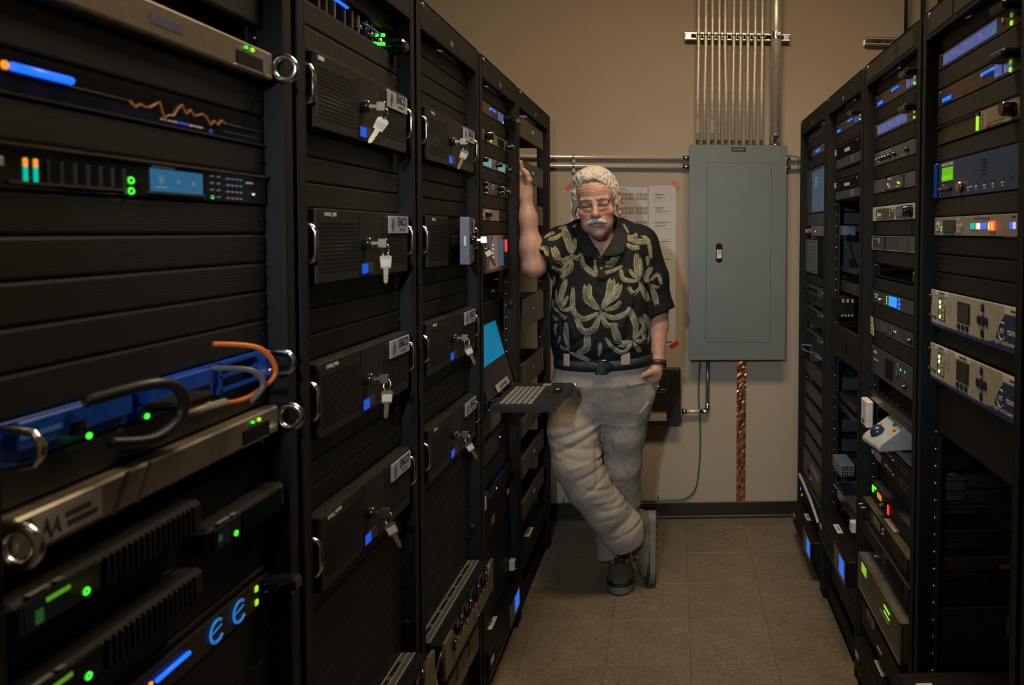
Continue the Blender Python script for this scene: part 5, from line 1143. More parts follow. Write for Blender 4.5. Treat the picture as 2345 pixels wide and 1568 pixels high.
# vertical conduits
strutY = YW - .041
ztop = ZC - .001; zbot = pz1 - .010
cr = .0093; cyy = YW - .041 - .0145
xs_top = [1598, 1614.5, 1629.5, 1645, 1658, 1678, 1693.5, 1710, 1726.5, 1742.5]; xs_bot = [1597, 1612.5, 1629.5, 1645.5, 1661, 1677, 1692.5, 1710, 1725, 1742]
emt = mat('conduit_zinc', (.70, .66, .56), .42, .5, noise=.16, nscale=60)
for i in range(10):
    xt, xm, xb = wx(xs_top[i], cyy), wx(xs_top[i], cyy), wx(xs_bot[i], cyy)
    t = empty('conduit', (xb, cyy, zbot), 0, 'thin vertical conduit rising from the breaker panel, %s from the left of ten' % NUM[i], 'conduit', 'thin conduits above the breaker panel')
    MB().tube([(0, 0, .012), (0, 0, .30), (xm - xb, 0, .52), (xt - xb, 0, ztop - zbot)], cr, 12).build('tube', emt, t)
    MB().tube([(0, 0, .010), (0, 0, .016), (0, 0, .017), (0, 0, .040), (0, 0, .042)], [.0145, .0145, .0125, .0125, .010], 12).build('connector', GALVD, t)
    MB().sph((.004, -.014, .024), .0040, 8, 6).sph((-.006, -.013, .014), .003, 8, 6).build('set_screw', CHROME, t)
    zc = wz(83, strutY) - zbot; c = MB(); xo = xm - xb
    for s_ in (-1, 1): c.box((xo + s_ * .0105, -.010, zc - .013), (xo + s_ * .0130, .016, zc + .013), .0006)
    c.tube([(xo - .018, -.010, zc), (xo + .020, -.010, zc)], .0028, 6).sph((xo + .0205, -.010, zc), .006, 8, 6).sph((xo - .018, -.010, zc), .005, 8, 6)
    c.tube([(xo + .0115 * math.cos(a), -.0115 * math.sin(a), zc) for a in np.linspace(0, PI, 9)], .0035, 6); c.build('clamp', GALVD, t)
    if i in (0, 2): MB().box((-.0085, -cr - .001, .075), (.0085, -cr + .002, .145), .0004).build('printed_stamp', mat('stamp_green', (.25, .30, .24), .5, noise=.5, nscale=200), t)
X = wx(1774, cyy - .02); R_ = .0275; by = YW - .041 - R_ - .002
X = wx(1774, by)
t = empty('large_conduit', (X, by, zbot), 0, 'thick vertical conduit at the right of the thin ones', 'conduit')
big = mat('conduit_zinc_large', (.66, .63, .56), .38, .6, noise=.20, nscale=90)
MB().tube([(0, 0, .03), (0, 0, ztop - zbot)], R_, 28).build('tube', big, t)
MB().tube([(0, 0, .010), (0, 0, .020), (0, 0, .021), (0, 0, .062), (0, 0, .064)], [.035, .035, .0315, .0315, .028], 24).build('connector', GALVD, t)
for z_ in (.032, .048): MB().cyl((.012, -.028, z_), (.012, -.040, z_), .0065, 8).sph((-.014, -.030, .022), .006, 8, 6).build('set_screw', CHROME, t)
zc = wz(84, strutY) - zbot
MB().tube([(.0292 * math.cos(a), -.0292 * math.sin(a), zc + .0) for a in np.linspace(-.3, PI + .3, 21)], .0022, 6).build('strap_edge', GALVD, t)
m = MB(); m.tube([(0, 0, zc - .018), (0, 0, zc + .018)], .0300, 28, cap=False); m.build('strap', mat('strap_zinc', (.5, .52, .52), .25, 1), t)
MB().box((-.004, -.046, zc - .012), (.020, -.029, zc + .012), .003).cyl((.008, -.050, zc), (.008, -.030, zc), .007, 8).build('strap_bolt', GALVD, t)
# strut channels
def strut(u0, u1, v, label, hgt=.0413):
    a, b_ = wx(u0, strutY), wx(u1, strutY); zc = wz(v, strutY)
    t = empty('strut_channel', ((a + b_) / 2, YW, zc), 0, label, 'strut', 'steel strut channels on the back wall'); w = (b_ - a) / 2; hh = hgt / 2
    m = MB(); m.box((-w, -.003, -hh), (w, -.0005, hh)); m.box((-w, -.041, -hh), (w, -.001, -hh + .0025)); m.box((-w, -.041, hh - .0025), (w, -.001, hh))
    m.box((-w, -.041, -hh), (w, -.0385, -hh + .010)); m.box((-w, -.041, hh - .010), (w, -.0385, hh)); m.build('channel', GALV, t)
    k = int(2 * w / .05)
    for i in range(k): MB().box((-w + .015 + i * .05, -.0036, -.006), (-w + .040 + i * .05, -.003, .006), .0003).build('slot', PITCH, t)
    for s_ in (-1, 1): MB().box((s_ * (w - .032), -.038, -hh + .004), (s_ * (w - .004), -.006, hh - .004)).cyl((s_ * (w - .018), -.038, 0), (s_ * (w - .018), -.040, 0), .004, 8).build('end_nut', GALVD, t)
    return t
strut(1567, 1805, 83.5, 'short horizontal strut channel clamping the ten thin conduits')
strutY2 = YW - .041
strut(1976, 2160, 88, 'horizontal strut channel at the upper right, partly behind the right racks')
# dark pipes above the right row
blkp = mat('dark_pipe', (.015, .015, .015), .35)
for i, (u, r) in enumerate(((2067, .010), (2105, .012), (2142, .010))):
    xx = wx(u, cyy); zt = wz(84, cyy)
    t = empty('cable_drop', (xx, cyy - .004, zt), 0, 'dark vertical cable dropping to the upper right strut, %s of three' % ['left', 'middle', 'right'][i], 'cable', 'dark cables above the right racks')
    MB().tube([(0, 0, 0), (.001, 0, .3), (0, 0, ZC - zt)], r, 10).build('jacket', blkp, t)
    if i == 0: MB().tube([(.012, -.004, .0), (.015, -.004, .3), (.013, -.004, ZC - zt)], .003, 8).build('bright_wire', GALV, t); MB().sph((.006, -.01, 0), (.014, .012, .012), 10, 8).build('brass_bushing', BRASS, t)
# horizontal conduits, left of the panel and right of it
for i, (v, vl) in enumerate(((360.5, 'upper'), (381, 'lower'))):
    yy = YW - .022; zz = wz(v, yy, 1420)
    for s_ in range(2):
        xa, xb = ((XL + .01, px0 + .012), (px1 - .012, XR - .01))[s_]
        t = empty('horizontal_conduit', ((xa + xb) / 2, yy, zz), 0, '%s horizontal conduit running %s the breaker panel' % (vl, 'left from' if s_ == 0 else 'right from'), 'conduit', 'horizontal conduits on the back wall')
        MB().cyl((xa - (xa + xb) / 2, 0, 0), (xb - (xa + xb) / 2, 0, 0), .0098, 12).build('tube', mat('conduit_bright', (.75, .75, .73), .30, .5, noise=.1), t)
        e = (xb if s_ == 0 else xa) - (xa + xb) / 2; q = -1 if s_ == 0 else 1
        MB().tube([(e + q * .008, 0, 0), (e + q * .045, 0, 0)], .0135, 12).sph((e + q * .02, -.014, 0), .004).build('connector', GALVD, t)
        if s_ == 0:
            k = wx(1314, yy) - (xa + xb) / 2
            m = MB(); m.tube([(k, -.0115 * math.sin(a), .0115 * math.cos(a)) for a in np.linspace(0, PI, 9)], .004, 6).box((k - .008, .004, -.034), (k + .008, .012, -.008), .001).sph((k, -.004, .016), .0055).cyl((k, -.004, -.022), (k, .004, -.022), .005, 8); m.build('clamp', GALVD, t)
        else:
            k = px1 + .075 - (xa + xb) / 2
            MB().tube([(k, .012 * math.cos(a), .012 * math.sin(a)) for a in np.linspace(0, 2 * PI, 13)[:-1]], .002, 6, closed=True).build('cable_tie', PITCH, t)
GRN = mat('green_wire', (.030, .14, .030), .4)
zz = wz(347, YW - .02)
cable('ground_wire', GRN, [(px1 - .006, YW - .03, pz1 - .05), (px1 + .03, YW - .025, wz(356, YW)), (px1 + .075, YW - .022, wz(359.5, YW)), (px1 + .14, YW - .022, wz(359.5, YW)), (px1 + .40, YW - .022, wz(359.5, YW))], .0030, 'green wire tied to the conduit at the right of the breaker panel', 'wire')
cable('ground_wire', GRN, [(wx(1604, YW - .03), YW - .03, pz0 + .01), (wx(1601.5, YW - .02), YW - .015, wz(900, YW)), (wx(1604.5, YW), YW - .012, wz(960, YW)), (wx(1606, YW), YW - .010, wz(1010, YW)), (wx(1602, YW), YW - .010, wz(1080, YW)), (wx(1594, YW), YW - .010, wz(1118, YW)), (wx(1576, YW), YW - .010, wz(1136, YW)), (wx(1545, YW), YW - .010, wz(1141, YW)), (wx(1400, YW), YW - .010, wz(1143, YW) + .001), (wx(1262, YW), YW - .010, wz(1145, YW)), (XL + .1, YW - .010, wz(1145, YW))], .0042, 'long green ground wire curving down from the panel and along the baseboard', 'wire')
for i, (u, v) in enumerate(((1290, 1138), (1508.5, 1135))):
    xx, zz = wx(u), wz(v)
    tag(MB().tube([(0, -.002, -.006), (0, -.014, -.004), (0, -.014, .004), (0, -.002, .008)], .0045, 6).sph((0, -.006, .012), .0045).build('cable_clip', GALVD, None, (xx, YW, zz)), 'metal clip holding the green wire, %s of the two on the baseboard' % ('left' if i == 0 else 'right'), 'clip', 'clips on the green wire')
# conduit elbow from the panel to the black box
ey = YW - .035; ex = wx(1622, ey); ez = wz(941, ey)
t = empty('conduit_elbow', (ex, ey, ez), 0, 'short conduit with an elbow joining the breaker panel to the black box', 'conduit')
xb_ = wx(1562, ey) - ex
MB().cyl((0, 0, .018), (0, 0, pz0 - ez + .01), .0095, 12).build('drop_tube', mat('conduit_shade', (.22, .25, .28), .35, .8), t); MB().cyl((-.018, 0, 0), (xb_, 0, 0), .0098, 12).build('side_tube', emt, t)
MB().tube([(0, 0, .045), (0, 0, .012), (-.004, 0, .002), (-.012, 0, -.001), (-.042, 0, 0)], .0135, 12).build('elbow', GALVD, t)
MB().tube([(xb_ + .002, 0, 0), (xb_ + .028, 0, 0)], .0145, 12).build('connector', GALVD, t)
# black surge box with a green outline
bY = YW - .085
bx0, bx1 = wx(1470, bY), wx(1560, bY); bz0, bz1 = wz(973, bY), wz(845, bY)
t = empty('surge_box', ((bx0 + bx1) / 2, YW, bz0), 0, 'black wall box with a green square outline and green light, behind the man', 'electrical box')
w, h = (bx1 - bx0) / 2, bz1 - bz0; bm = mat('surge_black', (.012, .013, .014), .35); bc_ = (bx0 + bx1) / 2
MB().box((-w + .002, -.080, .004), (w - .002, -.001, h - .002), .006).build('back_case', mat('surge_case', (.05, .047, .045), .5), t)
MB().box((-w, -.085, 0), (w, -.078, h), .006).build('cover', bm, t)
gx0, gx1, gz0, gz1 = wx(1480, bY) - bc_, wx(1528, bY) - bc_, wz(897, bY) - bz0, wz(854, bY) - bz0
MB().tube([(p[0], -.0855, p[1]) for p in rrect(gx0, gx1, gz0, gz1, .006, 4)], .0012, 5, closed=True).build('green_outline', mat('green_line', (.02, .20, .06), .4), t)
lx_ = wx(1507.5, bY) - bc_; MB().sph((lx_, -.086, wz(883, bY) - bz0), .0042).build('green_light', glow('bright_green', (.35, 1, .30), 3), t)
MB().box((lx_ + .010, -.0862, wz(891.5, bY) - bz0), (lx_ + .040, -.0850, wz(889.5, bY) - bz0)).build('printed_marks', mat('tan_print', (.3, .26, .18), .5), t)
l = MB().box((wx(1484, bY) - bc_, -.0862, wz(962, bY) - bz0), (wx(1527.5, bY) - bc_, -.0850, wz(945, bY) - bz0)).build('warning_label', mat('warning_paper', (.34, .33, .30), .5, noise=.4, nscale=160), t)
MB().box((wx(1484, bY) - bc_, -.0868, wz(944.5, bY) - bz0), (wx(1527.5, bY) - bc_, -.0850, wz(941.5, bY) - bz0)).build('red_band', REDT, t)
for u, v in ((1553, 849), (1553, 964)): MB().sph((wx(u, bY) - bc_, -.0855, wz(v, bY) - bz0), .0036).build('screw', CHROME, t)
MB().cyl((w - .006, -.050, wz(871, bY) - bz0), (w + .008, -.050, wz(871, bY) - bz0), .0045, 8).build('side_latch', BRASS, t)
# copper strap
xa, xb = wx(1689.5), wx(1710.5); n = 60; rr = random.Random(2); m = MB()
for i in range(n + 1):
    z_ = .085 + (pz0 + .02 - .085) * i / n
    for k in range(5): m.v.append((xa + (xb - xa) * k / 4 + (rr.uniform(-.0008, .0008) if k in (0, 4) else 0) - (xa + xb) / 2, -.003 - rr.uniform(0, .0032), z_ - .085))
for i in range(n):
    for k in range(4): a = i * 5 + k; m.f.append((a, a + 1, a + 6, a + 5)); m.sm.append(False)
o = tag(m.build('copper_strap', mat('copper_foil', (.62, .27, .12), .28, 1.0, noise=.25, nscale=60), None, ((xa + xb) / 2, YW, .085)), 'crinkled vertical copper strap between the panel and the baseboard', 'grounding strap')
md = o.modifiers.new('s', 'SOLIDIFY'); md.thickness = .001
for v in (844, 985, 1115): MB().sph((0, -.008, wz(v) - .085), (.0050, .002, .0050), 10, 6).build('strap_screw', GREYD, o)
# wall chart with its tape
cyc = YW - .003
cx0, cx1 = wx(1307), wx(1547.5); cz1, cz0 = wz(424.5, YW, 1450), wz(791, YW, 1450)
paper = mat('chart_paper', (.52, .51, .50), .75, noise=.03, nscale=8)
ct = tag(MB().box((0, -.0016, 0), (cx1 - cx0, -.0002, cz1 - cz0)).build('wall_chart', paper, None, (cx0, YW, cz0)), 'tall white wiring chart taped to the back wall behind the man', 'chart')
def cu(u): return wx(u) - cx0
def cv(v): return wz(v, YW, 1450) - cz0
ink = mat('chart_ink', (.09, .085, .085), .7); ing = mat('chart_grey_print', (.22, .21, .21), .7); inl = mat('chart_light_print', (.36, .35, .345), .7)
m = MB(); 
def ln(u0, v0, u1, v1, y=-.0022): m.box((cu(u0), y, cv(max(v0, v1))), (cu(u1), -.0016, cv(min(v0, v1))))
ln(1312, 426, 1484.5, 427); ln(1483.5, 426, 1484.7, 640)
m.build('printed_frame', ink, ct); m = MB()
rr = random.Random(4)
for v in (432, 464, 496): ln(1418, v, 1436, v + .9); ln(1420, v + 2.4, 1430, v + 3)
for v in (444, 451, 475, 482, 508, 515):    # text rows at the right column
    ln(1501, v, 1501 + rr.uniform(16, 34), v + 1.1); ln(1501, v + 3, 1501 + rr.uniform(12, 24), v + 4)
for v in (551.5,): ln(1503, v, 1534.5, v + 1.3); ln(1516, v + 3, 1522, v + 3.8)
ln(1508, 593, 1534.5, 594.3); ln(1517, 633, 1534.5, 634.3); ln(1524, 718, 1533, 719); ln(1525, 782, 1540, 785)
m.build('printed_lines', ink, ct); m = MB()
for v0, v1 in ((442, 449), (450.5, 458), (473.5, 481), (482.5, 490), (506, 513), (514.5, 522)):
    u = 1418.5
    while u < 1481:
        if not 1451.5 < u < 1455: ln(u, v0, u + 2.1, v1)
        u += 3.1
tag(m.build('printed_blocks', ing, ct), kind='stuff'); m = MB()
for v in range(430, 640, 8): ln(1487.5, v, 1489.3, v + 1)
for (v0, v1) in ((443, 459), (474, 490), (507, 523), (547, 557)):
    ln(1500, v0, 1538, v0 + .5); ln(1500, v1, 1538, v1 + .5); ln(1500, v0, 1500.5, v1); ln(1537.5, v0, 1538, v1); ln(1493, v0, 1500, v0 + .5); ln(1497, v0, 1497.5, v1); ln(1493, v1, 1500, v1 + .5)
for v in (580, 590, 628, 670, 676, 690): ln(1508, v, 1538, v + .4)
tag(m.build('printed_rules', inl, ct), kind='stuff')
pink = mat('pink_tape', (.55, .13, .12), .5)
for i, (u, v, a, mm, nm, wl) in enumerate(((1547, 424, -55, pink, 'upper right', .052), (1544.5, 788.5, 35, REDT, 'lower right', .050), (1305, 427, 40, mat('orange_tape', (.62, .09, .01), .5), 'upper left', .045))):
    o = tag(MB().box((-wl / 2, -.0012, -.0105), (wl / 2, -.0002, .0105)).build('tape_strip', mm, None, (wx(u), YW - .0018, wz(v, YW, u)), (0, math.radians(-a), 0)), '%s strip of tape on the %s corner of the wall chart' % (['pink', 'red', 'orange'][i], nm), 'tape', 'tape strips on the wall chart')
# ================================================================== THE MAN
class Field:
    """signed distance field on a grid that may be finer in places; surface by surface nets"""
    def __init__(s, xs, ys, zs):
        s.g = [np.array(a, dtype=np.float32) for a in (xs, ys, zs)]; s.f = np.full([len(a) for a in s.g], 0.06, np.float32)
    def sub(s, lo, hi, pad):
        sl = []
        for a, l, h in zip(s.g, lo, hi):
            i = np.searchsorted(a, l - pad); j = np.searchsorted(a, h + pad); sl.append(slice(max(i - 1, 0), min(j + 1, len(a))))
        P = [s.g[k][sl[k]] for k in range(3)]
        return tuple(sl), P[0][:, None, None], P[1][None, :, None], P[2][None, None, :]
    def put(s, sl, d, k, op):
        f = s.f[sl]
        if op == 'add':
            h = np.maximum(k - np.abs(f - d), 0) / k if k else 0; s.f[sl] = np.minimum(f, d) - (h * h * k * .25 if k else 0)
        else:
            d = -d; h = np.maximum(k - np.abs(f - d), 0) / k if k else 0; s.f[sl] = np.maximum(f, d) + (h * h * k * .25 if k else 0)
    def cap(s, a, b, ra, rb, k=.02, op='add', flat=None):
        a = np.array(a, float); b = np.array(b, float); R = max(ra, rb)
        sl, X, Y, Z_ = s.sub(np.minimum(a, b) - R, np.maximum(a, b) + R, k + .012)
        d = b - a; L = max(d.dot(d), 1e-9)
        t = np.clip(((X - a[0]) * d[0] + (Y - a[1]) * d[1] + (Z_ - a[2]) * d[2]) / L, 0, 1)
        D = np.sqrt((X - a[0] - t * d[0]) ** 2 + (Y - a[1] - t * d[1]) ** 2 + (Z_ - a[2] - t * d[2]) ** 2) - (ra + (rb - ra) * t)
        s.put(sl, D, k, op); return s
    def chain(s, pts, k=.02, op='add'):
        for (a, ra), (b, rb) in zip(pts[:-1], pts[1:]): s.cap(a, b, ra, rb, k, op)
        return s
    def ell(s, c, r, k=.02, op='add', R=None):
        c = np.array(c, float); r = np.array(r, float); m = r.max() if R is not None else r
        sl, X, Y, Z_ = s.sub(c - m, c + m, k + .012); X = X - c[0]; Y = Y - c[1]; Z_ = Z_ - c[2]
        if R is not None:
            R = np.array(R); X, Y, Z_ = [R[0][i] * X + R[1][i] * Y + R[2][i] * Z_ for i in range(3)]
        k0 = np.sqrt((X / r[0]) ** 2 + (Y / r[1]) ** 2 + (Z_ / r[2]) ** 2); k1 = np.sqrt((X / r[0] ** 2) ** 2 + (Y / r[1] ** 2) ** 2 + (Z_ / r[2] ** 2) ** 2)
        s.put(sl, (k0 * (k0 - 1) / np.maximum(k1, 1e-6)).astype(np.float32), k, op); return s
    def stack(s, lv, k=.03, grow=0.0, e=2.3):
        lv = sorted(lv); z = [l[0] for l in lv]; q = [np.interp(s.g[2], z, [l[i] for l in lv]).astype(np.float32) for i in range(1, 5)]
        lo = np.array([min(l[1] - l[3] for l in lv), min(l[2] - l[4] for l in lv), z[0]]); hi = np.array([max(l[1] + l[3] for l in lv), max(l[2] + l[4] for l in lv), z[-1]])
        sl, X, Y, Z_ = s.sub(lo, hi, k + .02); c, cy, rx, ry = [a[sl[2]][None, None, :] for a in q]; rx = rx + grow; ry = ry + grow
        n = (np.abs((X - c) / rx) ** e + np.abs((Y - cy) / ry) ** e) ** (1 / e)
        D = (n - 1) * np.minimum(rx, ry); D = np.maximum(D, np.maximum(z[0] - Z_, Z_ - z[-1])); s.put(sl, D.astype(np.float32), k, 'add'); return s
    def cut(s, p, n, box=None, k=0.0):
        """remove what lies on the side the normal points to"""
        n = _unit(np.array(n, float)); X, Y, Z_ = s.g[0][:, None, None], s.g[1][None, :, None], s.g[2][None, None, :]; sl = (slice(None),) * 3
        if box: sl, X, Y, Z_ = s.sub(np.array(box[0]), np.array(box[1]), 0)
        D = (X - p[0]) * n[0] + (Y - p[1]) * n[1] + (Z_ - p[2]) * n[2]
        s.f[sl] = np.maximum(s.f[sl], D.astype(np.float32)); return s
    def extract(s):
        f = s.f; ins = f < 0
        c = np.zeros([n - 1 for n in f.shape], np.int8)
        for i in (0, 1):
            for j in (0, 1):
                for k in (0, 1): c += ins[i:f.shape[0] - 1 + i, j:f.shape[1] - 1 + j, k:f.shape[2] - 1 + k]
        act = np.argwhere((c > 0) & (c < 8)); idx = np.full(c.shape, -1, np.int32); idx[act[:, 0], act[:, 1], act[:, 2]] = np.arange(len(act))
        acc = np.zeros((len(act), 3)); cnt = np.zeros(len(act)); I, J, K = act.T; g = s.g
        cor = {(i, j, k): f[I + i, J + j, K + k].astype(np.float64) for i in (0, 1) for j in (0, 1) for k in (0, 1)}
        pos = [[g[a][act[:, a]].astype(np.float64), g[a][act[:, a] + 1].astype(np.float64)] for a in range(3)]
        for ax in range(3):
            o = [a for a in range(3) if a != ax]
            for p in (0, 1):
                for q in (0, 1):
                    A = [0, 0, 0]; A[o[0]] = p; A[o[1]] = q; B = list(A); B[ax] = 1
                    fa, fb = cor[tuple(A)], cor[tuple(B)]; m = (fa < 0) != (fb < 0); t = np.where(m, fa / np.where(m, fa - fb, 1), 0)
                    P = np.zeros((len(act), 3)); P[:, ax] = pos[ax][0] * (1 - t) + pos[ax][1] * t; P[:, o[0]] = pos[o[0]][p]; P[:, o[1]] = pos[o[1]][q]
                    acc += P * m[:, None]; cnt += m
        v = acc / cnt[:, None]; quads = []
        for ax in range(3):
            o = [(ax + 1) % 3, (ax + 2) % 3]
            sa = [slice(None)] * 3; sb = [slice(None)] * 3; sa[ax] = slice(0, -1); sb[ax] = slice(1, None)
            for a in o: sa[a] = slice(1, -1); sb[a] = slice(1, -1)
            A, B = ins[tuple(sa)], ins[tuple(sb)]; e = np.argwhere(A != B); fl = A[e[:, 0], e[:, 1], e[:, 2]]
            for a in o: e[:, a] += 1
            def cell(d0, d1):
                q = e.copy(); q[:, o[0]] += d0; q[:, o[1]] += d1; return idx[q[:, 0], q[:, 1], q[:, 2]]
            Q = np.stack([cell(-1, -1), cell(0, -1), cell(0, 0), cell(-1, 0)], 1); Q[~fl] = Q[~fl][:, ::-1]; quads.append(Q)
        q = np.concatenate(quads); q = q[(q >= 0).all(1)]
        return v, q
def relax(v, q, n=2, w=.5):
    for _ in range(n):
        s_ = np.zeros_like(v); c = np.zeros(len(v))
        for a in range(4):
            for b in ((a + 1) % 4, (a + 3) % 4): np.add.at(s_, q[:, a], v[q[:, b]]); np.add.at(c, q[:, a], 1)
        v = v + w * (s_ / np.maximum(c, 1)[:, None] - v)
    return v
def vnorm(v, q):
    n = np.cross(v[q[:, 2]] - v[q[:, 0]], v[q[:, 3]] - v[q[:, 1]]); N = np.zeros_like(v)
    for a in range(4): np.add.at(N, q[:, a], n)
    return N / np.maximum(np.linalg.norm(N, axis=1), 1e-12)[:, None]
def np_mesh(name, v, q, m, parent=None, loc=(0, 0, 0), col=None):
    me = bpy.data.meshes.new(name); v = v - np.array(loc)
    me.vertices.add(len(v)); me.vertices.foreach_set('co', v.astype(np.float32).ravel()); me.loops.add(q.size); me.loops.foreach_set('vertex_index', q.astype(np.int32).ravel())
    me.polygons.add(len(q)); me.polygons.foreach_set('loop_start', np.arange(0, q.size, 4, dtype=np.int32)); me.polygons.foreach_set('loop_total', np.full(len(q), 4, np.int32))
    me.update(); me.validate(); me.polygons.foreach_set('use_smooth', np.ones(len(me.polygons), bool)); me.materials.append(m)
    if col is not None:
        a = me.color_attributes.new('tint', 'FLOAT_COLOR', 'POINT'); a.data.foreach_set('color', np.concatenate([col, np.ones((len(col), 1))], 1).astype(np.float32).ravel())
    o = bpy.data.objects.new(name, me); COL.objects.link(o)
    if parent: o.parent = parent
    else: o.location = loc
    return o
def steps(*seg):
    out = []
    for a, b, d in seg: out += list(np.arange(a, b - d * .5, d))
    return out + [seg[-1][1]]
BASE = (-.27, 3.15, 0.0)
# head frame
HC = at(1366, 469, 2.93); roll = math.radians(5.5); yaw = math.radians(2); pit = math.radians(2)
HR = np.array(Matrix.Rotation(yaw, 3, 'Z') @ Matrix.Rotation(-roll, 3, 'Y') @ Matrix.Rotation(pit, 3, 'X')); HS = np.array([1.07, 1.0, 1.0])
def hd(x, y, z): return HC + HR @ (np.array([x, y, z]) * HS)
TOR = []
for (v, u, hw, cy, ry) in ((548, 1374, .150, 3.055, .085), (575, 1375, .178, 3.05, .108), (620, 1376, .186, 3.04, .128), (680, 1376, .194, 3.03, .143), (740, 1377, .200, 3.03, .150), (785, 1378, .202, 3.035, .148), (812, 1380, .196, 3.04, .138), (835, 1381, .190, 3.045, .130)):
    p = at(u, v, 3.04); TOR.append((p[2], p[0], cy, hw, ry))
SHR, ELR, WRR = at(1284, 563, 3.04), at(1221, 612, 2.945), at(1203, 452, 2.955)
SHL, ELL, WRL = at(1466, 560, 3.05), at(1508, 702, 3.11), at(1507, 826, 3.03)
# ---- skin: one continuous body
fb = Field(steps((-.72, .02, .0030)), steps((2.76, 3.42, .0036)), steps((.15, .86, .016), (.86, 1.28, .0042), (1.28, 1.88, .0027)))
def headf(F):
    e = lambda c, r, k=.02, op='add': F.ell(hd(*c), np.array(r) * HS, k, op, HR.T if False else HR.T)
    F.ell(hd(0, .020, .045), (.080, .098, .084), .02, R=HR.T); F.ell(hd(0, -.022, -.030), (.063, .068, .084), .03, R=HR.T)
    F.ell(hd(0, -.040, .050), (.066, .056, .050), .03, R=HR.T)
    F.ell(hd(0, -.026, -.082), (.049, .056, .038), .025, R=HR.T); F.ell(hd(0, -.072, -.108), (.024, .020, .019), .022, R=HR.T)
    for s_ in (-1, 1):
        F.ell(hd(s_ * .043, -.060, -.028), (.024, .022, .020), .02, R=HR.T); F.ell(hd(s_ * .038, -.045, -.068), (.017, .026, .026), .022, R=HR.T)
        F.cap(hd(s_ * .012, -.091, .017), hd(s_ * .046, -.078, .020), .0095, .0085, .012)
    for s_ in (-1, 1): F.ell(hd(s_ * .030, -.100, -.004), (.019, .015, .0105), .012, 'sub', HR.T)
    for s_ in (-1, 1):
        F.ell(hd(s_ * .031, -.0785, -.004), (.0150, .0125, .0110), .004, R=HR.T)                      # lids over the eyeball
        F.cap(hd(s_ * .019, -.0925, -.0060), hd(s_ * .042, -.0880, -.0055), .0024, .0022, .0015, 'sub')   # slit
        F.cap(hd(s_ * .018, -.0890, .0055), hd(s_ * .043, -.0835, .0045), .0042, .0042, .008)             # drooping upper fold
        F.cap(hd(s_ * .020, -.0865, -.0175), hd(s_ * .040, -.0810, -.0170), .0042, .0040, .009)           # bag below
        F.cap(hd(s_ * .020, -.0930, -.0235), hd(s_ * .041, -.0850, -.0245), .0012, .0012, .005, 'sub')
    F.cap(hd(0, -.086, .012), hd(0, -.112, -.036), .0095, .0125, .012); F.ell(hd(0, -.114, -.037), (.0145, .012, .0115), .008, R=HR.T)
    for s_ in (-1, 1):
        F.ell(hd(s_ * .0145, -.101, -.041), (.0085, .010, .0085), .006, R=HR.T); F.ell(hd(s_ * .0068, -.110, -.0505), (.0038, .005, .003), .003, 'sub', HR.T)
        F.cap(hd(s_ * .021, -.096, -.040), hd(s_ * .038, -.080, -.075), .0022, .0018, .008, 'sub')       # cheek folds
        F.cap(hd(s_ * .036, -.0800, -.078), hd(s_ * .034, -.070, -.100), .0018, .0012, .006, 'sub')
    F.cap(hd(-.020, -.090, -.060), hd(.020, -.090, -.060), .010, .010, .012)
    F.cap(hd(-.012, -.0905, -.0795), hd(.014, -.0905, -.0790), .0044, .0042, .007); F.cap(hd(-.024, -.099, -.0735), hd(.024, -.099, -.0735), .0016, .0016, .003, 'sub')
    F.cap(hd(-.015, -.094, -.0910), hd(.015, -.094, -.0910), .0022, .0022, .010, 'sub')
    for s_, ex in ((1, 1.0), (-1, .9)):   # ears
        F.ell(hd(s_ * .082, .016, -.004), (.0115, .021 * ex, .037), .006, R=HR.T); F.cap(hd(s_ * .082, .004, -.040), hd(s_ * .080, .004, -.046), .009, .007, .006)
        F.ell(hd(s_ * .093, .012, .000), (.0075, .012, .024), .004, 'sub', HR.T); F.cap(hd(s_ * .090, .000, -.010), hd(s_ * .090, .000, -.022), .004, .004, .003)
    for s_ in (-.006, .006): F.cap(hd(s_, -.0985, .012), hd(s_ * 1.3, -.0985, .028), .0010, .0010, .003, 'sub')
headf(fb)
NB = at(1378, 560, 3.055)
fb.cap(hd(0, .032, -.065), NB, .052, .060, .016)
fb.ell(hd(0, -.028, -.118), (.026, .036, .018), .02, R=HR.T)
fb.stack(TOR, .03, grow=-.014); fb.cap(at(1310, 556, 3.055), at(1446, 556, 3.055), .055, .055, .03)
fb.chain([(SHR, .058), ((SHR + ELR) / 2, .052), (ELR, .038)], .03)
fb.chain([(ELR, .038), (ELR * .72 + WRR * .28, .0405), (ELR * .3 + WRR * .7, .0315), (WRR, .0255)], .035)
fb.chain([(SHL, .058), ((SHL + ELL) / 2, .052), (ELL, .043)], .03); fb.chain([(ELL, .042), (ELL * .65 + WRL * .35, .0405), (WRL, .026)], .015)
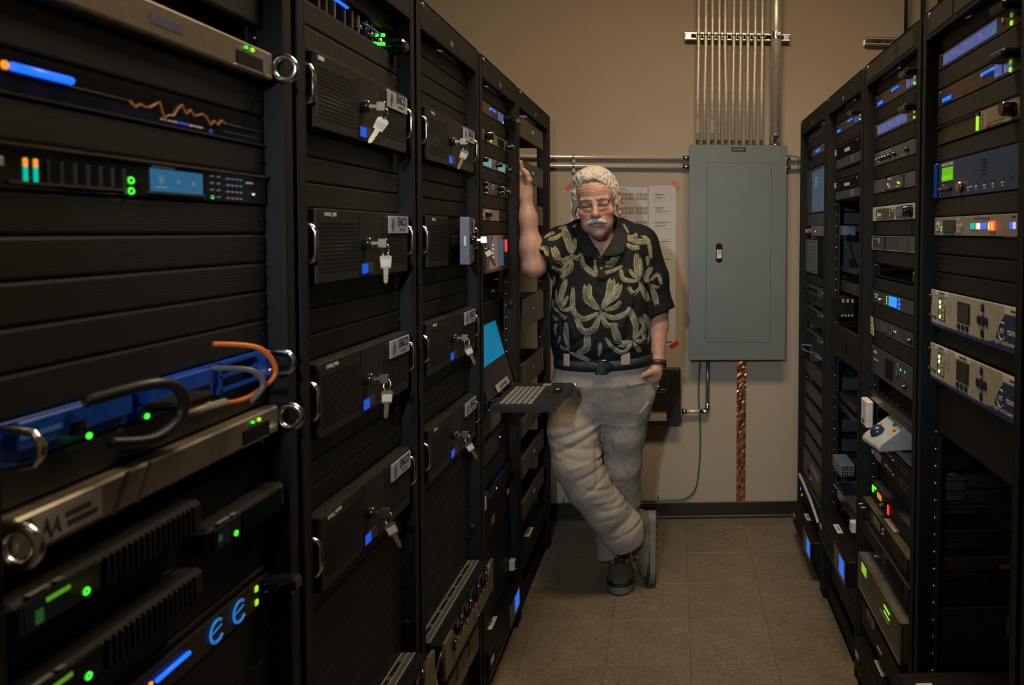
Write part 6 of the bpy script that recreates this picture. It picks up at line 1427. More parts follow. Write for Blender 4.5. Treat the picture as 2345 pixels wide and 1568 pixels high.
# right hand on the rack edge
YH = 2.960
P_ = lambda u, v, y=YH: at(u, v, y)
fb.ell(P_(1200, 430), (.033, .017, .044), .018).ell(P_(1206, 436, YH - .010), (.020, .016, .026), .014).cap(WRR, P_(1201, 440), .026, .024, .012)
fb.chain([(P_(1206, 434, YH - .012), .0135), (P_(1211, 412, YH - .020), .0130), (P_(1206, 398, YH - .024), .0118), (P_(1199, 390, YH - .024), .0105)], .006)
for i, (a, b, c, r) in enumerate((((1199, 412), (1196, 396), (1192, 371), .0096), ((1193, 408), (1188, 384), (1185, 364), .0100), ((1187, 411), (1181, 390), (1178, 372), .0095), ((1182, 417), (1175, 400), (1171, 386), .0084))):
    y_ = YH + .003 * i
    fb.chain([(P_(*a, y_), r * 1.12), (P_(*b, y_ + .006), r * 1.02), (P_(*c, y_ - .006), r * .88)], .005)
fb.cap(P_(1193, 421, YH - .017), P_(1207, 424, YH - .026), .0014, .0012, .005, 'sub')
# left hand: thumb outside, four fingers down in the pocket
Q_ = lambda u, v, y: at(u, v, y)
fb.cap(WRL, Q_(1502, 846, 3.015), .0255, .027, .012).ell(Q_(1498, 858, 3.010), (.032, .018, .036), .014)
fb.chain([(Q_(1499, 850, 3.000), .016), (Q_(1486, 853, 2.985), .0145), (Q_(1475, 858, 2.972), .0120), (Q_(1465, 863, 2.964), .0112)], .008)
for i in range(4):
    u = 1488 + i * 6
    fb.chain([(Q_(u, 868 - abs(i - 1.5) * 1.5, 3.006 + i * .006), .0118), (Q_(u - 5, 888, 3.012 + i * .008), .0102), (Q_(u - 12, 906 + (2, 8, 5, -5)[i], 3.02 + i * .008), .0086)], .004)
# legs inside the trousers and ankles into the shoes
HIA, KNA, ANA = at(1322, 900, 3.07), at(1322, 1070, 3.00), at(1446, 1196, 3.15)
HIB, KNB, ANB = at(1436, 900, 3.09), at(1428, 1060, 3.13), at(1394, 1268, 3.36)
fb.ell(at(1380, 880, 3.06), (.165, .105, .09), .05)
fb.chain([(HIA, .080), (KNA, .055), (ANA, .036)], .02).chain([(HIB, .080), (KNB, .055), (ANB, .038)], .02)
v, q = fb.extract(); v = relax(v, q, 2, .45)
# skin tint, painted in the frame of the head and by height elsewhere
N_ = vnorm(v, q); L = ((v - HC) @ HR) / HS; x, y, z = L.T; dd = np.zeros(len(v)); fr_ = (y < .0) * np.clip((.062 - np.abs(x)) / .02, 0, 1)
for zc, am in ((.033, .0006), (.044, .0009), (.055, .0010), (.067, .0007)):
    zz = zc + .0045 * np.abs(np.sin(np.abs(x) * 55)) - .001 * np.cos(x * 160); dd += am * (-np.exp(-((z - zz) / .0019) ** 2) + .7 * np.exp(-((z - zz - .0042) / .0026) ** 2)) * fr_
for s_ in (-1, 1):
    for k in range(3): dd -= .0009 * np.exp(-((z - (-.004 + .007 * (k - 1) * (1 + (x * s_ - .05) * 25))) / .0014) ** 2) * np.exp(-((x * s_ - .056) / .008) ** 2) * (y < 0)
    dd -= .0012 * np.exp(-(((x * s_ - .030) ** 2 / .016 ** 2 + (z + .020) ** 2 / .010 ** 2 - 1) / .25) ** 2) * (y < -.03) * (z < -.018)
for k in range(5): dd -= .0013 * np.exp(-((x - (.010 * k - .022) - (z + .14) * .25) / .0022) ** 2) * ((z < -.118) & (z > -.24)) * (y < -.0)
dd += .0004 * np.sin(x * 700 + 3 * np.sin(z * 300)) * np.sin(z * 620) * (z > -.13) * (y < 0)
v = v + N_ * dd[:, None]
sk = np.tile(np.array([[.40, .232, .175]]), (len(v), 1))
rs = np.random.RandomState(3); 
def blob(c, r, col, a):
    global sk
    w_ = a * np.exp(-(((x - c[0]) / r[0]) ** 2 + ((y - c[1]) / r[1]) ** 2 + ((z - c[2]) / r[2]) ** 2)); sk = sk * (1 - w_[:, None]) + np.array(col) * w_[:, None]
for s_ in (-1, 1):
    blob((s_ * .042, -.075, -.030), (.022, .03, .020), (.46, .150, .095), .75); blob((s_ * .031, -.090, -.006), (.017, .02, .009), (.27, .125, .100), .8)
    blob((s_ * .022, -.091, -.0055), (.006, .01, .0016), (.03, .015, .012), .9); blob((s_ * .031, -.092, -.0055), (.014, .014, .0026), (.015, .008, .007), 1.0); blob((s_ * .088, .01, -.012), (.02, .03, .03), (.45, .16, .11), .6)
    blob((s_ * .015, -.10, -.041), (.008, .02, .010), (.44, .13, .08), .6)
blob((0, -.118, -.036), (.014, .02, .014), (.48, .16, .10), .6); blob((0, -.09, -.079), (.024, .02, .006), (.36, .14, .11), .55); blob((0, -.1, -.0735), (.025, .012, .0014), (.06, .02, .02), .9)
blob((0, -.08, .055), (.06, .04, .03), (.50, .24, .16), .5); blob((0, -.03, -.16), (.06, .08, .04), (.42, .17, .11), .5)
lowarm = np.clip((1.3 - v[:, 2]) / .3, 0, 1)[:, None] * (v[:, 0] > -.16)[:, None]; sk = sk * (1 - lowarm * .35) + np.array([.44, .19, .12]) * lowarm * .35
sk *= (1 + rs.normal(0, .03, (len(v), 1)))
SKIN = mat('skin', (.4, .22, .15), .48, noise=.14, nscale=90, bump=.30, bscale=420, attr='tint', spec=.4)
SKIN.node_tree.nodes['Principled BSDF'].inputs['Subsurface Weight'].default_value = 0.08; SKIN.node_tree.nodes['Principled BSDF'].inputs['Subsurface Radius'].default_value = (.010, .004, .002)
man = np_mesh('person', v, q, SKIN, None, BASE, sk)
tag(man, 'white-haired man in a black leaf print shirt, leaning on the left racks', 'person')
def part(F, name, m, n=2, w=.5, col=None, disp=None, parent=None):
    v, q = F.extract(); v = relax(v, q, n, w)
    if disp is not None: v = v + vnorm(v, q) * disp(v)[:, None]
    return np_mesh(name, v, q, m, parent or man, BASE, None if col is None else col(v, q))
def sn(v, f, s=0): return np.sin(v[:, 0] * f + 1.3 * s + 1.7 * np.sin(v[:, 1] * f * .7 + s)) * np.sin(v[:, 2] * f * .9 + .7 * s + 1.5 * np.sin(v[:, 0] * f * .6 + 2 * s)) * np.cos(v[:, 1] * f * 1.1 + s * 2.1)
# hair, brows, moustache
HAIR = mat('white_hair', (.50, .46, .40), .7, noise=.25, nscale=130, bump=.8, bscale=260)
fh = Field(steps((HC[0] - .13, HC[0] + .13, .0026)), steps((HC[1] - .13, HC[1] + .16, .0030)), steps((HC[2] - .10, HC[2] + .19, .0026)))
fh.ell(hd(0, .026, .052), (.0865, .106, .092), .02, R=HR.T).ell(hd(0, -.020, .092), (.078, .072, .052), .02, R=HR.T)
for s_ in (-1, 1): fh.ell(hd(s_ * .067, .008, .040), (.018, .055, .040), .02, R=HR.T); fh.ell(hd(s_ * .0740, -.012, .008), (.0075, .012, .022), .010, R=HR.T)
fh.ell(hd(0, .074, -.015), (.058, .036, .045), .03, R=HR.T)
fh.ell(hd(0, -.105, .000), (.0655, .080, .083), .008, 'sub', HR.T); fh.ell(hd(0, -.098, .052), (.058, .050, .044), .008, 'sub', HR.T)
for s_ in (-1, 1): fh.ell(hd(s_ * .098, .014, -.016), (.024, .026, .036), .006, 'sub', HR.T)
fh.cut(hd(0, 0, -.050), -HR[:, 2])
def hdisp(v):
    L = ((v - HC) @ HR); k = np.clip((L[:, 2] - .0) / .05, .25, 1); return k * (.0040 * sn(v, 150, 1) + .0026 * sn(v, 280, 2)) + .0010 * sn(v, 620, 3)
hair = part(fh, 'hair', HAIR, 1, .4, disp=hdisp)
rr = random.Random(9); m = MB(); hc = Vector(hd(0, .022, .052))
HRm = Matrix(HR.tolist())
for i in range(1500):
    a, b = rr.uniform(0, 2 * PI), rr.uniform(-.15, 1.45); d_ = Vector((math.cos(b) * math.cos(a), math.cos(b) * math.sin(a), math.sin(b)))
    if d_.y < -.35 and d_.z < .62: continue
    if abs(d_.x) > .75 and d_.z < .0 : continue
    r0 = Vector((.0865 * d_.x, .105 * d_.y, .094 * d_.z)); t1 = d_.orthogonal().normalized(); t1.rotate(Matrix.Rotation(rr.uniform(0, 6.28), 3, d_)); t2 = d_.cross(t1); R_ = rr.uniform(.004, .009); A = rr.uniform(3.0, 5.5)
    pts = [hc + HRm @ (r0 + t1 * R_ * math.cos(A * k / 6) + t2 * R_ * math.sin(A * k / 6) + d_ * (.0035 + .0035 * math.sin(k))) for k in range(7)]
    m.tube([p - Vector(BASE) for p in pts], [.0010, .0013, .0013, .0013, .0012, .0010, .0005], 4)
tag(m.build('hair_curls', mat('white_curl', (.60, .56, .49), .55, noise=.15), hair), kind='stuff')
fm = Field(steps((HC[0] - .06, HC[0] + .06, .0018)), steps((HC[1] - .135, HC[1] - .06, .0018)), steps((HC[2] - .09, HC[2] - .04, .0018)))
for s_ in (-1, 1): fm.chain([(hd(0, -.1035, -.0585), .0075), (hd(s_ * .014, -.1015, -.0610), .0090), (hd(s_ * .027, -.0930, -.0665), .0066), (hd(s_ * .034, -.0870, -.0715), .0040)], .005)
part(fm, 'moustache', mat('moustache_white', (.52, .49, .45), .75, noise=.3, nscale=300, bump=.8, bscale=500), 1, .4, disp=lambda v: .0009 * sn(v, 900, 1) + .0008 * np.sin(v[:, 0] * 1500))
for s_ in (-1, 1):
    fe = Field(steps((HC[0] - .07, HC[0] + .07, .0018)), steps((HC[1] - .12, HC[1] - .05, .0018)), steps((HC[2] - .0, HC[2] + .05, .0018)))
    fe.chain([(hd(s_ * .012, -.1000, .0190), .0034), (hd(s_ * .026, -.0965, .0225), .0046), (hd(s_ * .047, -.0830, .0195), .0034)], .003)
    part(fe, 'eyebrow', mat('eyebrow_grey', (.26, .20, .16), .8, noise=.3, nscale=400, bump=.6), 1, .4, disp=lambda v: .0005 * sn(v, 1200, 1))
for s_ in (-1, 1): MB().sph(tuple(hd(s_ * .031, -.0800, -.0045) - np.array(BASE)), .0100, 16, 12).build('eye', mat('eye_dark', (.05, .035, .03), .15), man)
# ---- shirt
fs = Field(steps((-.66, .07, .0019)), steps((2.84, 3.24, .0036)), steps((.96, 1.60, .0019)))
fs.stack(TOR, .03, grow=.002); fs.cap(at(1304, 556, 3.05), at(1452, 553, 3.05), .068, .068, .04)
fs.chain([(at(1330, 530, 3.065), .052), (at(1372, 520, 3.085), .052), (at(1420, 528, 3.065), .052)], .04)
sl_ = [Field(*fs.g) for _ in range(2)]
HEMR = at(1236, 600, 2.965); sl_[0].chain([(SHR, .080), (SHR * .45 + HEMR * .55, .073), (HEMR, .068), (HEMR * 2 - SHR, .064)], .035)
HEML = at(1506, 712, 3.09); sl_[1].chain([(SHL, .078), (SHL * .5 + HEML * .5 + np.array([.004, 0, 0]), .073), (HEML, .066), (HEML * 1.3 - SHL * .3, .064)], .03)
dR = _unit(HEMR - SHR + np.array([-.02, -.03, 0])); sl_[0].cut(HEMR + dR * .012, dR)
dL = _unit(np.array([.30, -.02, -.95])); sl_[1].cut(HEML + dL * .006, dL)
for F2 in sl_:
    h_ = np.maximum(.025 - np.abs(fs.f - F2.f), 0) / .025; fs.f = np.minimum(fs.f, F2.f) - h_ * h_ * .025 * .25
del sl_
fs.cap(at(1484, 655, 3.00), at(1486, 805, 3.02), .010, .008, .02, 'sub')      # fold between body and sleeve
fs.cap(at(1262, 640, 2.96), at(1258, 700, 2.97), .012, .010, .03, 'sub')
zb = at(1380, 832, 2.95)[2]; fs.cut((0, 0, zb), (0, 0, -1))
# neck opening: a V in front, a ring around the neck
fs.cap(hd(0, .025, -.07), NB + np.array([0, -.004, .0]), .074, .069, .004, 'sub')
Vb = at(1376, 586, 2.93)
for k in range(9):
    t_ = k / 8; p = at(1377, 586 - 50 * t_, 2.93); fs.cap(p + np.array([0, -.06, 0]), p + np.array([0, .075, 0]), .002 + .044 * t_, .002 + .044 * t_, .004, 'sub')
v, q = fs.extract(); v = relax(v, q, 2, .45)
def seg_dist(px, pz, a, b):
    d = np.array(b) - np.array(a); L2 = max(d.dot(d), 1e-12); t = np.clip(((px - a[0]) * d[0] + (pz - a[1]) * d[1]) / L2, 0, 1)
    return np.hypot(px - a[0] - t * d[0], pz - a[1] - t * d[1])
def folds(v, segs, Y):
    out = np.zeros(len(v))
    for (u0, v0, u1, v1, amp, wdt) in segs:
        a, b = at(u0, v0, Y), at(u1, v1, Y); d = seg_dist(v[:, 0], v[:, 2], (a[0], a[2]), (b[0], b[2])); out += amp * np.exp(-(d / wdt) ** 2)
    return out
SF = [(1330, 590, 1372, 655, -.005, .010), (1372, 655, 1430, 612, -.005, .010), (1345, 615, 1380, 672, .004, .012), (1275, 700, 1300, 780, -.005, .010), (1290, 690, 1318, 770, .004, .010), (1465, 640, 1440, 760, -.005, .011), (1448, 690, 1405, 790, .005, .012), (1290, 800, 1340, 770, -.006, .010), (1395, 805, 1440, 770, -.006, .010), (1350, 808, 1365, 770, .005, .008), (1250, 560, 1290, 600, -.005, .010), (1265, 545, 1300, 575, .004, .010), (1500, 600, 1512, 680, -.004, .008), (1478, 590, 1495, 640, -.005, .008), (1420, 810, 1470, 780, .005, .010)]
v = v + vnorm(v, q) * (folds(v, SF, 2.93) + .0022 * sn(v, 26, 1) + .0010 * sn(v, 60, 2))[:, None]
FR = [([(660,930),(560,830),(525,700)],60),([(665,930),(740,800),(770,640)],55),([(690,880),(790,790),(845,690)],48),([(665,940),(500,1010),(390,930),(375,720)],34),([(665,950),(600,1100),(500,1130),(420,1030)],40),([(665,940),(780,1000),(900,970),(950,920)],30),([(665,950),(720,1060),(820,1080)],32),([(700,930),(800,900),(855,850)],28),
([(340,380),(310,250),(260,120)],44),([(335,380),(250,430),(170,310)],42),([(345,380),(370,300),(375,220)],24),([(340,390),(340,500),(250,600)],34),([(340,380),(400,400),(440,370)],30),([(330,420),(250,530),(170,500)],24),([(260,130),(190,190),(120,210)],25),
([(460,370),(480,470),(600,580)],30),([(590,400),(620,550),(760,540),(865,490)],22),([(620,430),(730,460),(820,380)],42),([(470,360),(560,370),(640,390)],26),
([(1040,650),(1020,500),(1015,380)],36),([(1040,650),(900,620),(860,530)],26),([(1040,650),(1100,780),(1130,850)],30),([(1030,640),(970,560),(950,530)],20),([(1060,700),(1000,760),(945,710)],26),([(1040,640),(1060,560),(1050,420)],22),
([(890,200),(1000,230),(1130,240)],34),([(930,150),(880,90),(860,70)],24),([(890,250),(960,290),(1030,300)],30),([(1060,180),(1130,220),(1165,400)],22),([(890,180),(960,190),(1010,170)],30),
([(240,940),(250,800),(290,640)],38),([(240,940),(190,830),(185,740)],20),([(240,940),(340,920),(390,870)],22),([(240,940),(290,860),(320,800)],20),([(230,960),(260,990),(300,1010)],25),([(230,960),(160,920),(140,860)],20),
([(330,1340),(310,1200),(310,1070)],32),([(400,1380),(500,1320),(530,1200)],46),([(330,1360),(440,1400),(540,1440)],28),([(330,1340),(280,1330),(250,1310)],20),
([(990,1250),(880,1260),(800,1120)],46),([(990,1250),(1010,1100),(950,920)],36),([(980,1260),(900,1350),(800,1320),(720,1220)],25),([(1000,1240),(1080,1260),(1095,1200)],28),([(990,1260),(1020,1310),(1050,1360)],26),([(1000,1230),(1090,1130),(1060,1030)],30),([(1130,1300),(1160,1150),(1100,1000)],25),
([(1150,700),(1120,620),(1160,520)],32),([(1150,680),(1190,780),(1220,890)],36),([(1150,650),(1230,590),(1270,680)],22),([(1160,680),(1200,710),(1240,720)],20),([(1130,490),(1130,450),(1125,400)],22),
([(0,300),(80,310),(110,370)],25),([(20,360),(60,400),(80,470)],22),([(60,200),(110,160),(150,150)],20),([(190,100),(230,95),(260,95)],25),([(330,80),(390,75),(440,75)],32),
([(640,1400),(655,1330),(660,1270)],22),([(110,560),(105,630),(115,700)],18),([(150,570),(155,630),(140,690)],18),([(190,1200),(180,1140),(195,1090)],20),([(150,1000),(180,1030),(200,1030)],18),([(210,1280),(230,1240),(235,1210)],16),([(420,1100),(440,1060),(420,1030)],16)]
def fern_paint(v, q):
    col = np.tile(np.array([[.0060, .0066, .0085]]), (len(v), 1)); cov = np.zeros(len(v)); px, pz = v[:, 0], v[:, 2]
    S = lambda p: (lambda w_: np.array([w_[0], w_[2]]))(at(1230 + p[0] / 4.48, 500 + p[1] / 4.48, 2.93))
    k = abs(S((1, 0))[0] - S((0, 0))[0]); order = np.argsort(px); sx = px[order]; sz = pz[order]
    def stroke(a, b, w_):
        i0, i1 = np.searchsorted(sx, min(a[0], b[0]) - w_ * 2), np.searchsorted(sx, max(a[0], b[0]) + w_ * 2); 
        if i1 <= i0: return
        zz = sz[i0:i1]; m_ = (zz > min(a[1], b[1]) - w_ * 2) & (zz < max(a[1], b[1]) + w_ * 2); ii = order[i0:i1][m_]
        if len(ii) == 0: return
        d = seg_dist(px[ii], pz[ii], a, b); cov[ii] = np.maximum(cov[ii], np.clip(1.35 - d / w_, 0, 1))
    for pts, L_ in FR:
        p = [S(t) for t in pts]; dense = []
        for i in range(len(p) - 1):
            p0, p1, p2, p3 = p[max(i - 1, 0)], p[i], p[i + 1], p[min(i + 2, len(p) - 1)]
            for u in np.linspace(0, 1, 12, endpoint=False): dense.append(.5 * (2 * p1 + (p2 - p0) * u + (2 * p0 - 5 * p1 + 4 * p2 - p3) * u * u + (3 * p1 - p0 - 3 * p2 + p3) * u ** 3))
        dense.append(p[-1]); dense = np.array(dense); ln_ = np.r_[0, np.cumsum(np.hypot(*np.diff(dense, axis=0).T))]; tot = ln_[-1]; n = max(4, int(tot / (k * 17)))
        at_ = lambda s_: np.array([np.interp(s_, ln_, dense[:, 0]), np.interp(s_, ln_, dense[:, 1])])
        for i in range(n): stroke(at_(tot * i / n), at_(tot * (i + 1) / n), .0011)
        for i in range(n + 1):
            s_ = tot * (.06 + .94 * i / n); c = at_(s_); t = at_(min(s_ + .002, tot)) - at_(max(s_ - .004, 0)); t /= max(np.hypot(*t), 1e-9); nn = np.array([-t[1], t[0]])
            prof = math.sin(PI * (.12 + .80 * i / n)) ** .7 * .9 + .10
            for sd in (-1, 1): m1 = c + (t * .42 + nn * sd * .44) * L_ * 1.35 * k * prof; stroke(c, m1, .00120); stroke(m1, m1 + (t * .52 + nn * sd * .20) * L_ * 1.35 * k * prof, .00120)
    h = np.clip((pz - at(1380, 800, 2.93)[2]) / .45, 0, 1)[:, None]
    leaf = np.array([[.25, .27, .22]]) * (1 - h) + np.array([[.36, .32, .17]]) * h; leaf = leaf * (.85 + .3 * (sn(v, 70, 5) > 0))[:, None]
    return col * (1 - cov[:, None]) + leaf * cov[:, None]
CLOTH = mat('shirt_cloth', (.01, .01, .01), .8, noise=.06, nscale=200, bump=.2, bscale=1200, attr='tint', spec=.25)
shirt = np_mesh('shirt', v, q, CLOTH, man, BASE, fern_paint(v, q))
BK = mat('shirt_black', (.0075, .0080, .0095), .85, bump=.3, bscale=1500)
# collar: two falling wings of black rib knit
def ribbon(name, inner, outer, m, th, parent):
    """sheet between two 3D polylines, given thickness"""
    n = len(inner); A = [Vector(p) - Vector(BASE) for p in inner]; B = [Vector(p) - Vector(BASE) for p in outer]; b = MB(); rows = 5
    for i in range(n):
        for j in range(rows):
            t = j / (rows - 1); b.v.append(tuple(A[i].lerp(B[i], t) + Vector((0, -.004 * math.sin(PI * t), .002 * math.sin(PI * t)))))
    for i in range(n - 1):
        for j in range(rows - 1): b.f.append((i * rows + j, (i + 1) * rows + j, (i + 1) * rows + j + 1, i * rows + j + 1)); b.sm.append(True)
    o = b.build(name, m, parent); s_ = o.modifiers.new('s', 'SOLIDIFY'); s_.thickness = th; s_.offset = 0; u_ = o.modifiers.new('u', 'SUBSURF'); u_.levels = 1; u_.render_levels = 1; return o
inn, outl = [], []
for (iu, iv, iy, ou, ov, oy) in ((1376, 586, 2.905, 1362, 590, 2.900), (1364, 568, 2.908, 1348, 592, 2.905), (1350, 545, 2.930, 1334, 580, 2.912), (1338, 522, 2.965, 1322, 545, 2.945), (1331, 505, 3.01, 1313, 522, 3.01), (1334, 497, 3.06, 1314, 512, 3.07), (1352, 490, 3.12, 1346, 510, 3.14), (1376, 486, 3.135, 1376, 508, 3.16), (1398, 487, 3.12, 1404, 508, 3.145), (1412, 493, 3.065, 1430, 512, 3.08), (1413, 502, 3.015, 1440, 526, 3.02), (1410, 520, 2.97, 1436, 548, 2.955), (1404, 545, 2.935, 1432, 582, 2.912), (1390, 567, 2.908, 1410, 586, 2.903), (1377, 586, 2.903, 1386, 588, 2.900)):
    inn.append(at(iu, iv, iy)); outl.append(at(ou, ov, oy))
ribbon('collar', inn, outl, BK, .0035, shirt)

m = MB(); rr = random.Random(1)
def hem(c, d, R, name):
    d = Vector(d).normalized(); a = d.orthogonal().normalized(); b = d.cross(a)
    MB().tube([Vector(c) - Vector(BASE) + (a * math.cos(t) + b * math.sin(t)) * R for t in np.linspace(0, 2 * PI, 33)[:-1]], .0032, 6, closed=True).build(name, BK, shirt)
# ---- trousers
KHA = mat('khaki_cloth', (.315, .278, .242), .85, noise=.06, nscale=30, bump=.35, bscale=900, spec=.2)
HIP = []
for (vv, u, hw, cy, ry) in ((806, 1380, .192, 3.045, .132), (835, 1381, .196, 3.045, .136), (870, 1380, .203, 3.05, .140), (905, 1376, .206, 3.062, .128), (935, 1374, .200, 3.066, .108), (962, 1374, .186, 3.07, .085)):
    p = at(u, vv, 3.05); HIP.append((p[2], p[0], cy, hw, ry))
LA = [(at(1320, 905, 3.065), .108), (at(1316, 985, 3.04), .104), (at(1322, 1060, 3.01), .094), (at(1345, 1110, 3.02), .086), (at(1384, 1165, 3.06), .084), (at(1424, 1212, 3.11), .088), (at(1440, 1240, 3.13), .080)]
LB_ = [(at(1436, 905, 3.075), .108), (at(1426, 985, 3.09), .092), (at(1424, 1060, 3.13), .082), (at(1424, 1140, 3.22), .080), (at(1406, 1225, 3.30), .073), (at(1398, 1290, 3.33), .071)]
ft = [Field(steps((-.56, .06, .0036)), steps((2.86, 3.44, .0042)), steps((.06, 1.06, .0036))) for _ in range(2)]
for F_, ch in zip(ft, (LA, LB_)):
    F_.stack(HIP, .04); F_.chain(ch, .03); F_.cap(at(1352 if ch is LA else 1404, 910, 3.06), at(1352 if ch is LA else 1404, 925, 3.07), .09, .08, .05)
hA = _unit(np.array([.42, .10, -1.0])); ft[0].cut(at(1428, 1252, 3.12), hA, ((-.56, 2.86, .05), (.06, 3.45, .50)))
ft[0].cut(at(1474, 1215, 3.12), (1, .2, -.25), ((-.56, 2.86, .05), (.06, 3.45, .42)))
ft[1].cut(at(1398, 1280, 3.27), (.16, -.1, -1), ((-.56, 2.86, .05), (.06, 3.45, .45)))
F_ = ft[0]; F_.f = np.minimum(ft[0].f, ft[1].f)
F_.ell(at(1478, 893, 3.03), (.040, .030, .055), .03)
F_.cut((0, 0, at(1380, 822, 3.0)[2]), (0, 0, 1))
TF = [(1378, 962, 1262, 1003, -.011, .011), (1372, 985, 1285, 1028, -.009, .009), (1368, 972, 1290, 1012, .008, .008), (1384, 1025, 1275, 1008, -.007, .010), (1382, 1050, 1300, 1035, -.008, .010), (1385, 1065, 1330, 1085, -.008, .010), (1380, 1040, 1310, 1060, .007, .009), (1392, 1085, 1345, 1120, -.007, .009), (1425, 1120, 1352, 1110, -.008, .010), (1430, 1140, 1365, 1142, .006, .009), (1445, 1160, 1385, 1165, -.008, .009), (1468, 1175, 1400, 1222, -.008, .010), (1474, 1195, 1425, 1232, .008, .010), (1478, 1205, 1398, 1245, -.009, .008), (1355, 1195, 1410, 1185, -.006, .010), (1362, 1228, 1330, 1190, -.006, .010), (1361, 840, 1361, 960, -.0035, .004), (1362, 960, 1376, 1010, -.008, .008), (1368, 1010, 1372, 1100, -.010, .008), (1400, 870, 1390, 945, -.004, .012), (1420, 900, 1400, 1000, .005, .014), (1405, 960, 1395, 1060, -.005, .012), (1440, 960, 1430, 1090, -.004, .014), (1392, 1010, 1440, 1110, -.006, .010), (1460, 1100, 1410, 1150, -.007, .010), (1340, 860, 1300, 905, -.004, .014), (1375, 880, 1330, 930, -.004, .012), (1300, 870, 1272, 930, .004, .012), (1440, 882, 1480, 876, -.005, .004), (1268, 1045, 1340, 1050, -.004, .004)]
SEAM = [(1376, 1050, 1398, 1120, -.0030, .0025), (1398, 1120, 1425, 1165, -.0030, .0025), (1425, 1165, 1462, 1205, -.0030, .0025), (1272, 1040, 1345, 1046, -.0022, .0022), (1374, 842, 1374, 950, -.0022, .0022), (1380, 850, 1390, 930, -.0016, .0022)]
def tdisp(v):
    fr = np.clip((3.10 - v[:, 1]) / .06 + .5, 0.15, 1); return (.45 * folds(v, TF, 3.0) + folds(v, SEAM, 3.0)) * fr * 1 + .0025 * sn(v, 24, 4) + .0014 * sn(v, 52, 2) + .0007 * sn(v, 110, 3)
tr_ = part(F_, 'trousers', KHA, 3, .5, disp=tdisp)
from mathutils.bvhtree import BVHTree
def tree(o): return BVHTree.FromPolygons([tuple(p.co + o.location + (Vector(BASE) if o.parent else Vector())) for p in o.data.vertices], [tuple(p.vertices) for p in o.data.polygons])
TT, TS = tree(tr_), tree(shirt)
def snap(u, v_, T_=None, off=.002):
    r = Vector(ray(u, v_)).normalized(); h = (T_ or TT).ray_cast(Vector((0, 0, CAMH)), r)
    return (h[0] - r * off) if h[0] is not None else Vector(at(u, v_, 2.95))
def patch(name, pts, m, th=.003, T_=None, parent=None, n=5):
    """cloth piece lying on the surface below it; pts = four corners"""
    q_ = [Vector((p[0], p[1], 0)) for p in pts]; A, B_ = [], []
    for i in range(n + 1):
        for j in range(n + 1):
            s_, t_ = i / n, j / n; p = q_[0].lerp(q_[1], s_).lerp(q_[3].lerp(q_[2], s_), t_); A.append(snap(p.x, p.y, T_, th) - Vector(BASE)); B_.append(snap(p.x, p.y, T_, -.004) - Vector(BASE))
    b = MB(); k = n + 1; N = k * k; b.v = [tuple(p) for p in A + B_]; ix = lambda i, j: i * k + j
    for i in range(n):
        for j in range(n): b.f.append((ix(i, j), ix(i + 1, j), ix(i + 1, j + 1), ix(i, j + 1))); b.f.append((N + ix(i, j), N + ix(i, j + 1), N + ix(i + 1, j + 1), N + ix(i + 1, j)))
    for i in range(n):
        for (p, q) in ((ix(i, 0), ix(i + 1, 0)), (ix(i + 1, n), ix(i, n)), (ix(0, i + 1), ix(0, i)), (ix(n, i), ix(n, i + 1))): b.f.append((p, N + p, N + q, q))
    b.sm = [True] * len(b.f); return b.build(name, m, parent or tr_)
patch('placket', [(1369, 590), (1386, 590), (1386, 642), (1369, 642)], BK, .0025, TS, shirt)
MB().disc(tuple(snap(1377, 614, TS, .003) - Vector(BASE)), .0052, 14, off=.003).build('button', mat('button_horn', (.28, .15, .09), .3), shirt)
BELT = mat('belt_web', (.010, .012, .018), .6, bump=.5, bscale=500)
# belt follows the waist
b = MB(); n = 64; p0 = at(1381, 822, 3.0)
def belt_z(a):  # lower in the middle of the front, higher at his left hip
    return at(1381, 826, 3.0)[2] + .010 * math.cos(a) * (1 if math.cos(a) > 0 else .2) - .006 * max(-math.sin(a), 0)
for i in range(n):
    a = 2 * PI * i / n; e = 2 / 2.3; cx = np.sign(math.cos(a)) * abs(math.cos(a)) ** e; cy = np.sign(math.sin(a)) * abs(math.sin(a)) ** e
    for (rr_, dz) in ((.1995, -.0205), (.2035, -.0195), (.2035, .0195), (.1995, .0205)): b.v.append((p0[0] + rr_ * cx - BASE[0], 3.045 + (rr_ - .056) * cy - BASE[1], belt_z(a) + dz - BASE[2]))
for i in range(n):
    for k in range(4): j = (i + 1) % n; b.f.append((i * 4 + k, j * 4 + k, j * 4 + (k + 1) % 4, i * 4 + (k + 1) % 4)); b.sm.append(True)
b.build('belt', BELT, man)
bz = belt_z(-PI / 2); bx = at(1377, 835, 2.89)[0]
def bk(x): return x - BASE[0]
yb_ = 2.8935 - BASE[1]
o = MB().tube([(bk(bx - .020), yb_, bz - .026), (bk(bx + .016), yb_, bz - .026), (bk(bx + .044), yb_, bz - .004), (bk(bx + .044), yb_, bz + .004), (bk(bx + .016), yb_, bz + .026), (bk(bx - .020), yb_, bz + .026)], .0042, 8, closed=True).build('belt_buckle', GLOSS, man)
MB().box((bk(bx - .004), yb_ - .005, bz - .020), (bk(bx + .001), yb_ - .001, bz + .020), .001).build('buckle_bar', mat('buckle_grey', (.2, .21, .24), .25, .9), o)
MB().box((bk(bx - .020), yb_ - .002, bz - .022), (bk(bx + .016), yb_ + .004, bz + .022), .002).build('belt_fold', BELT, o)
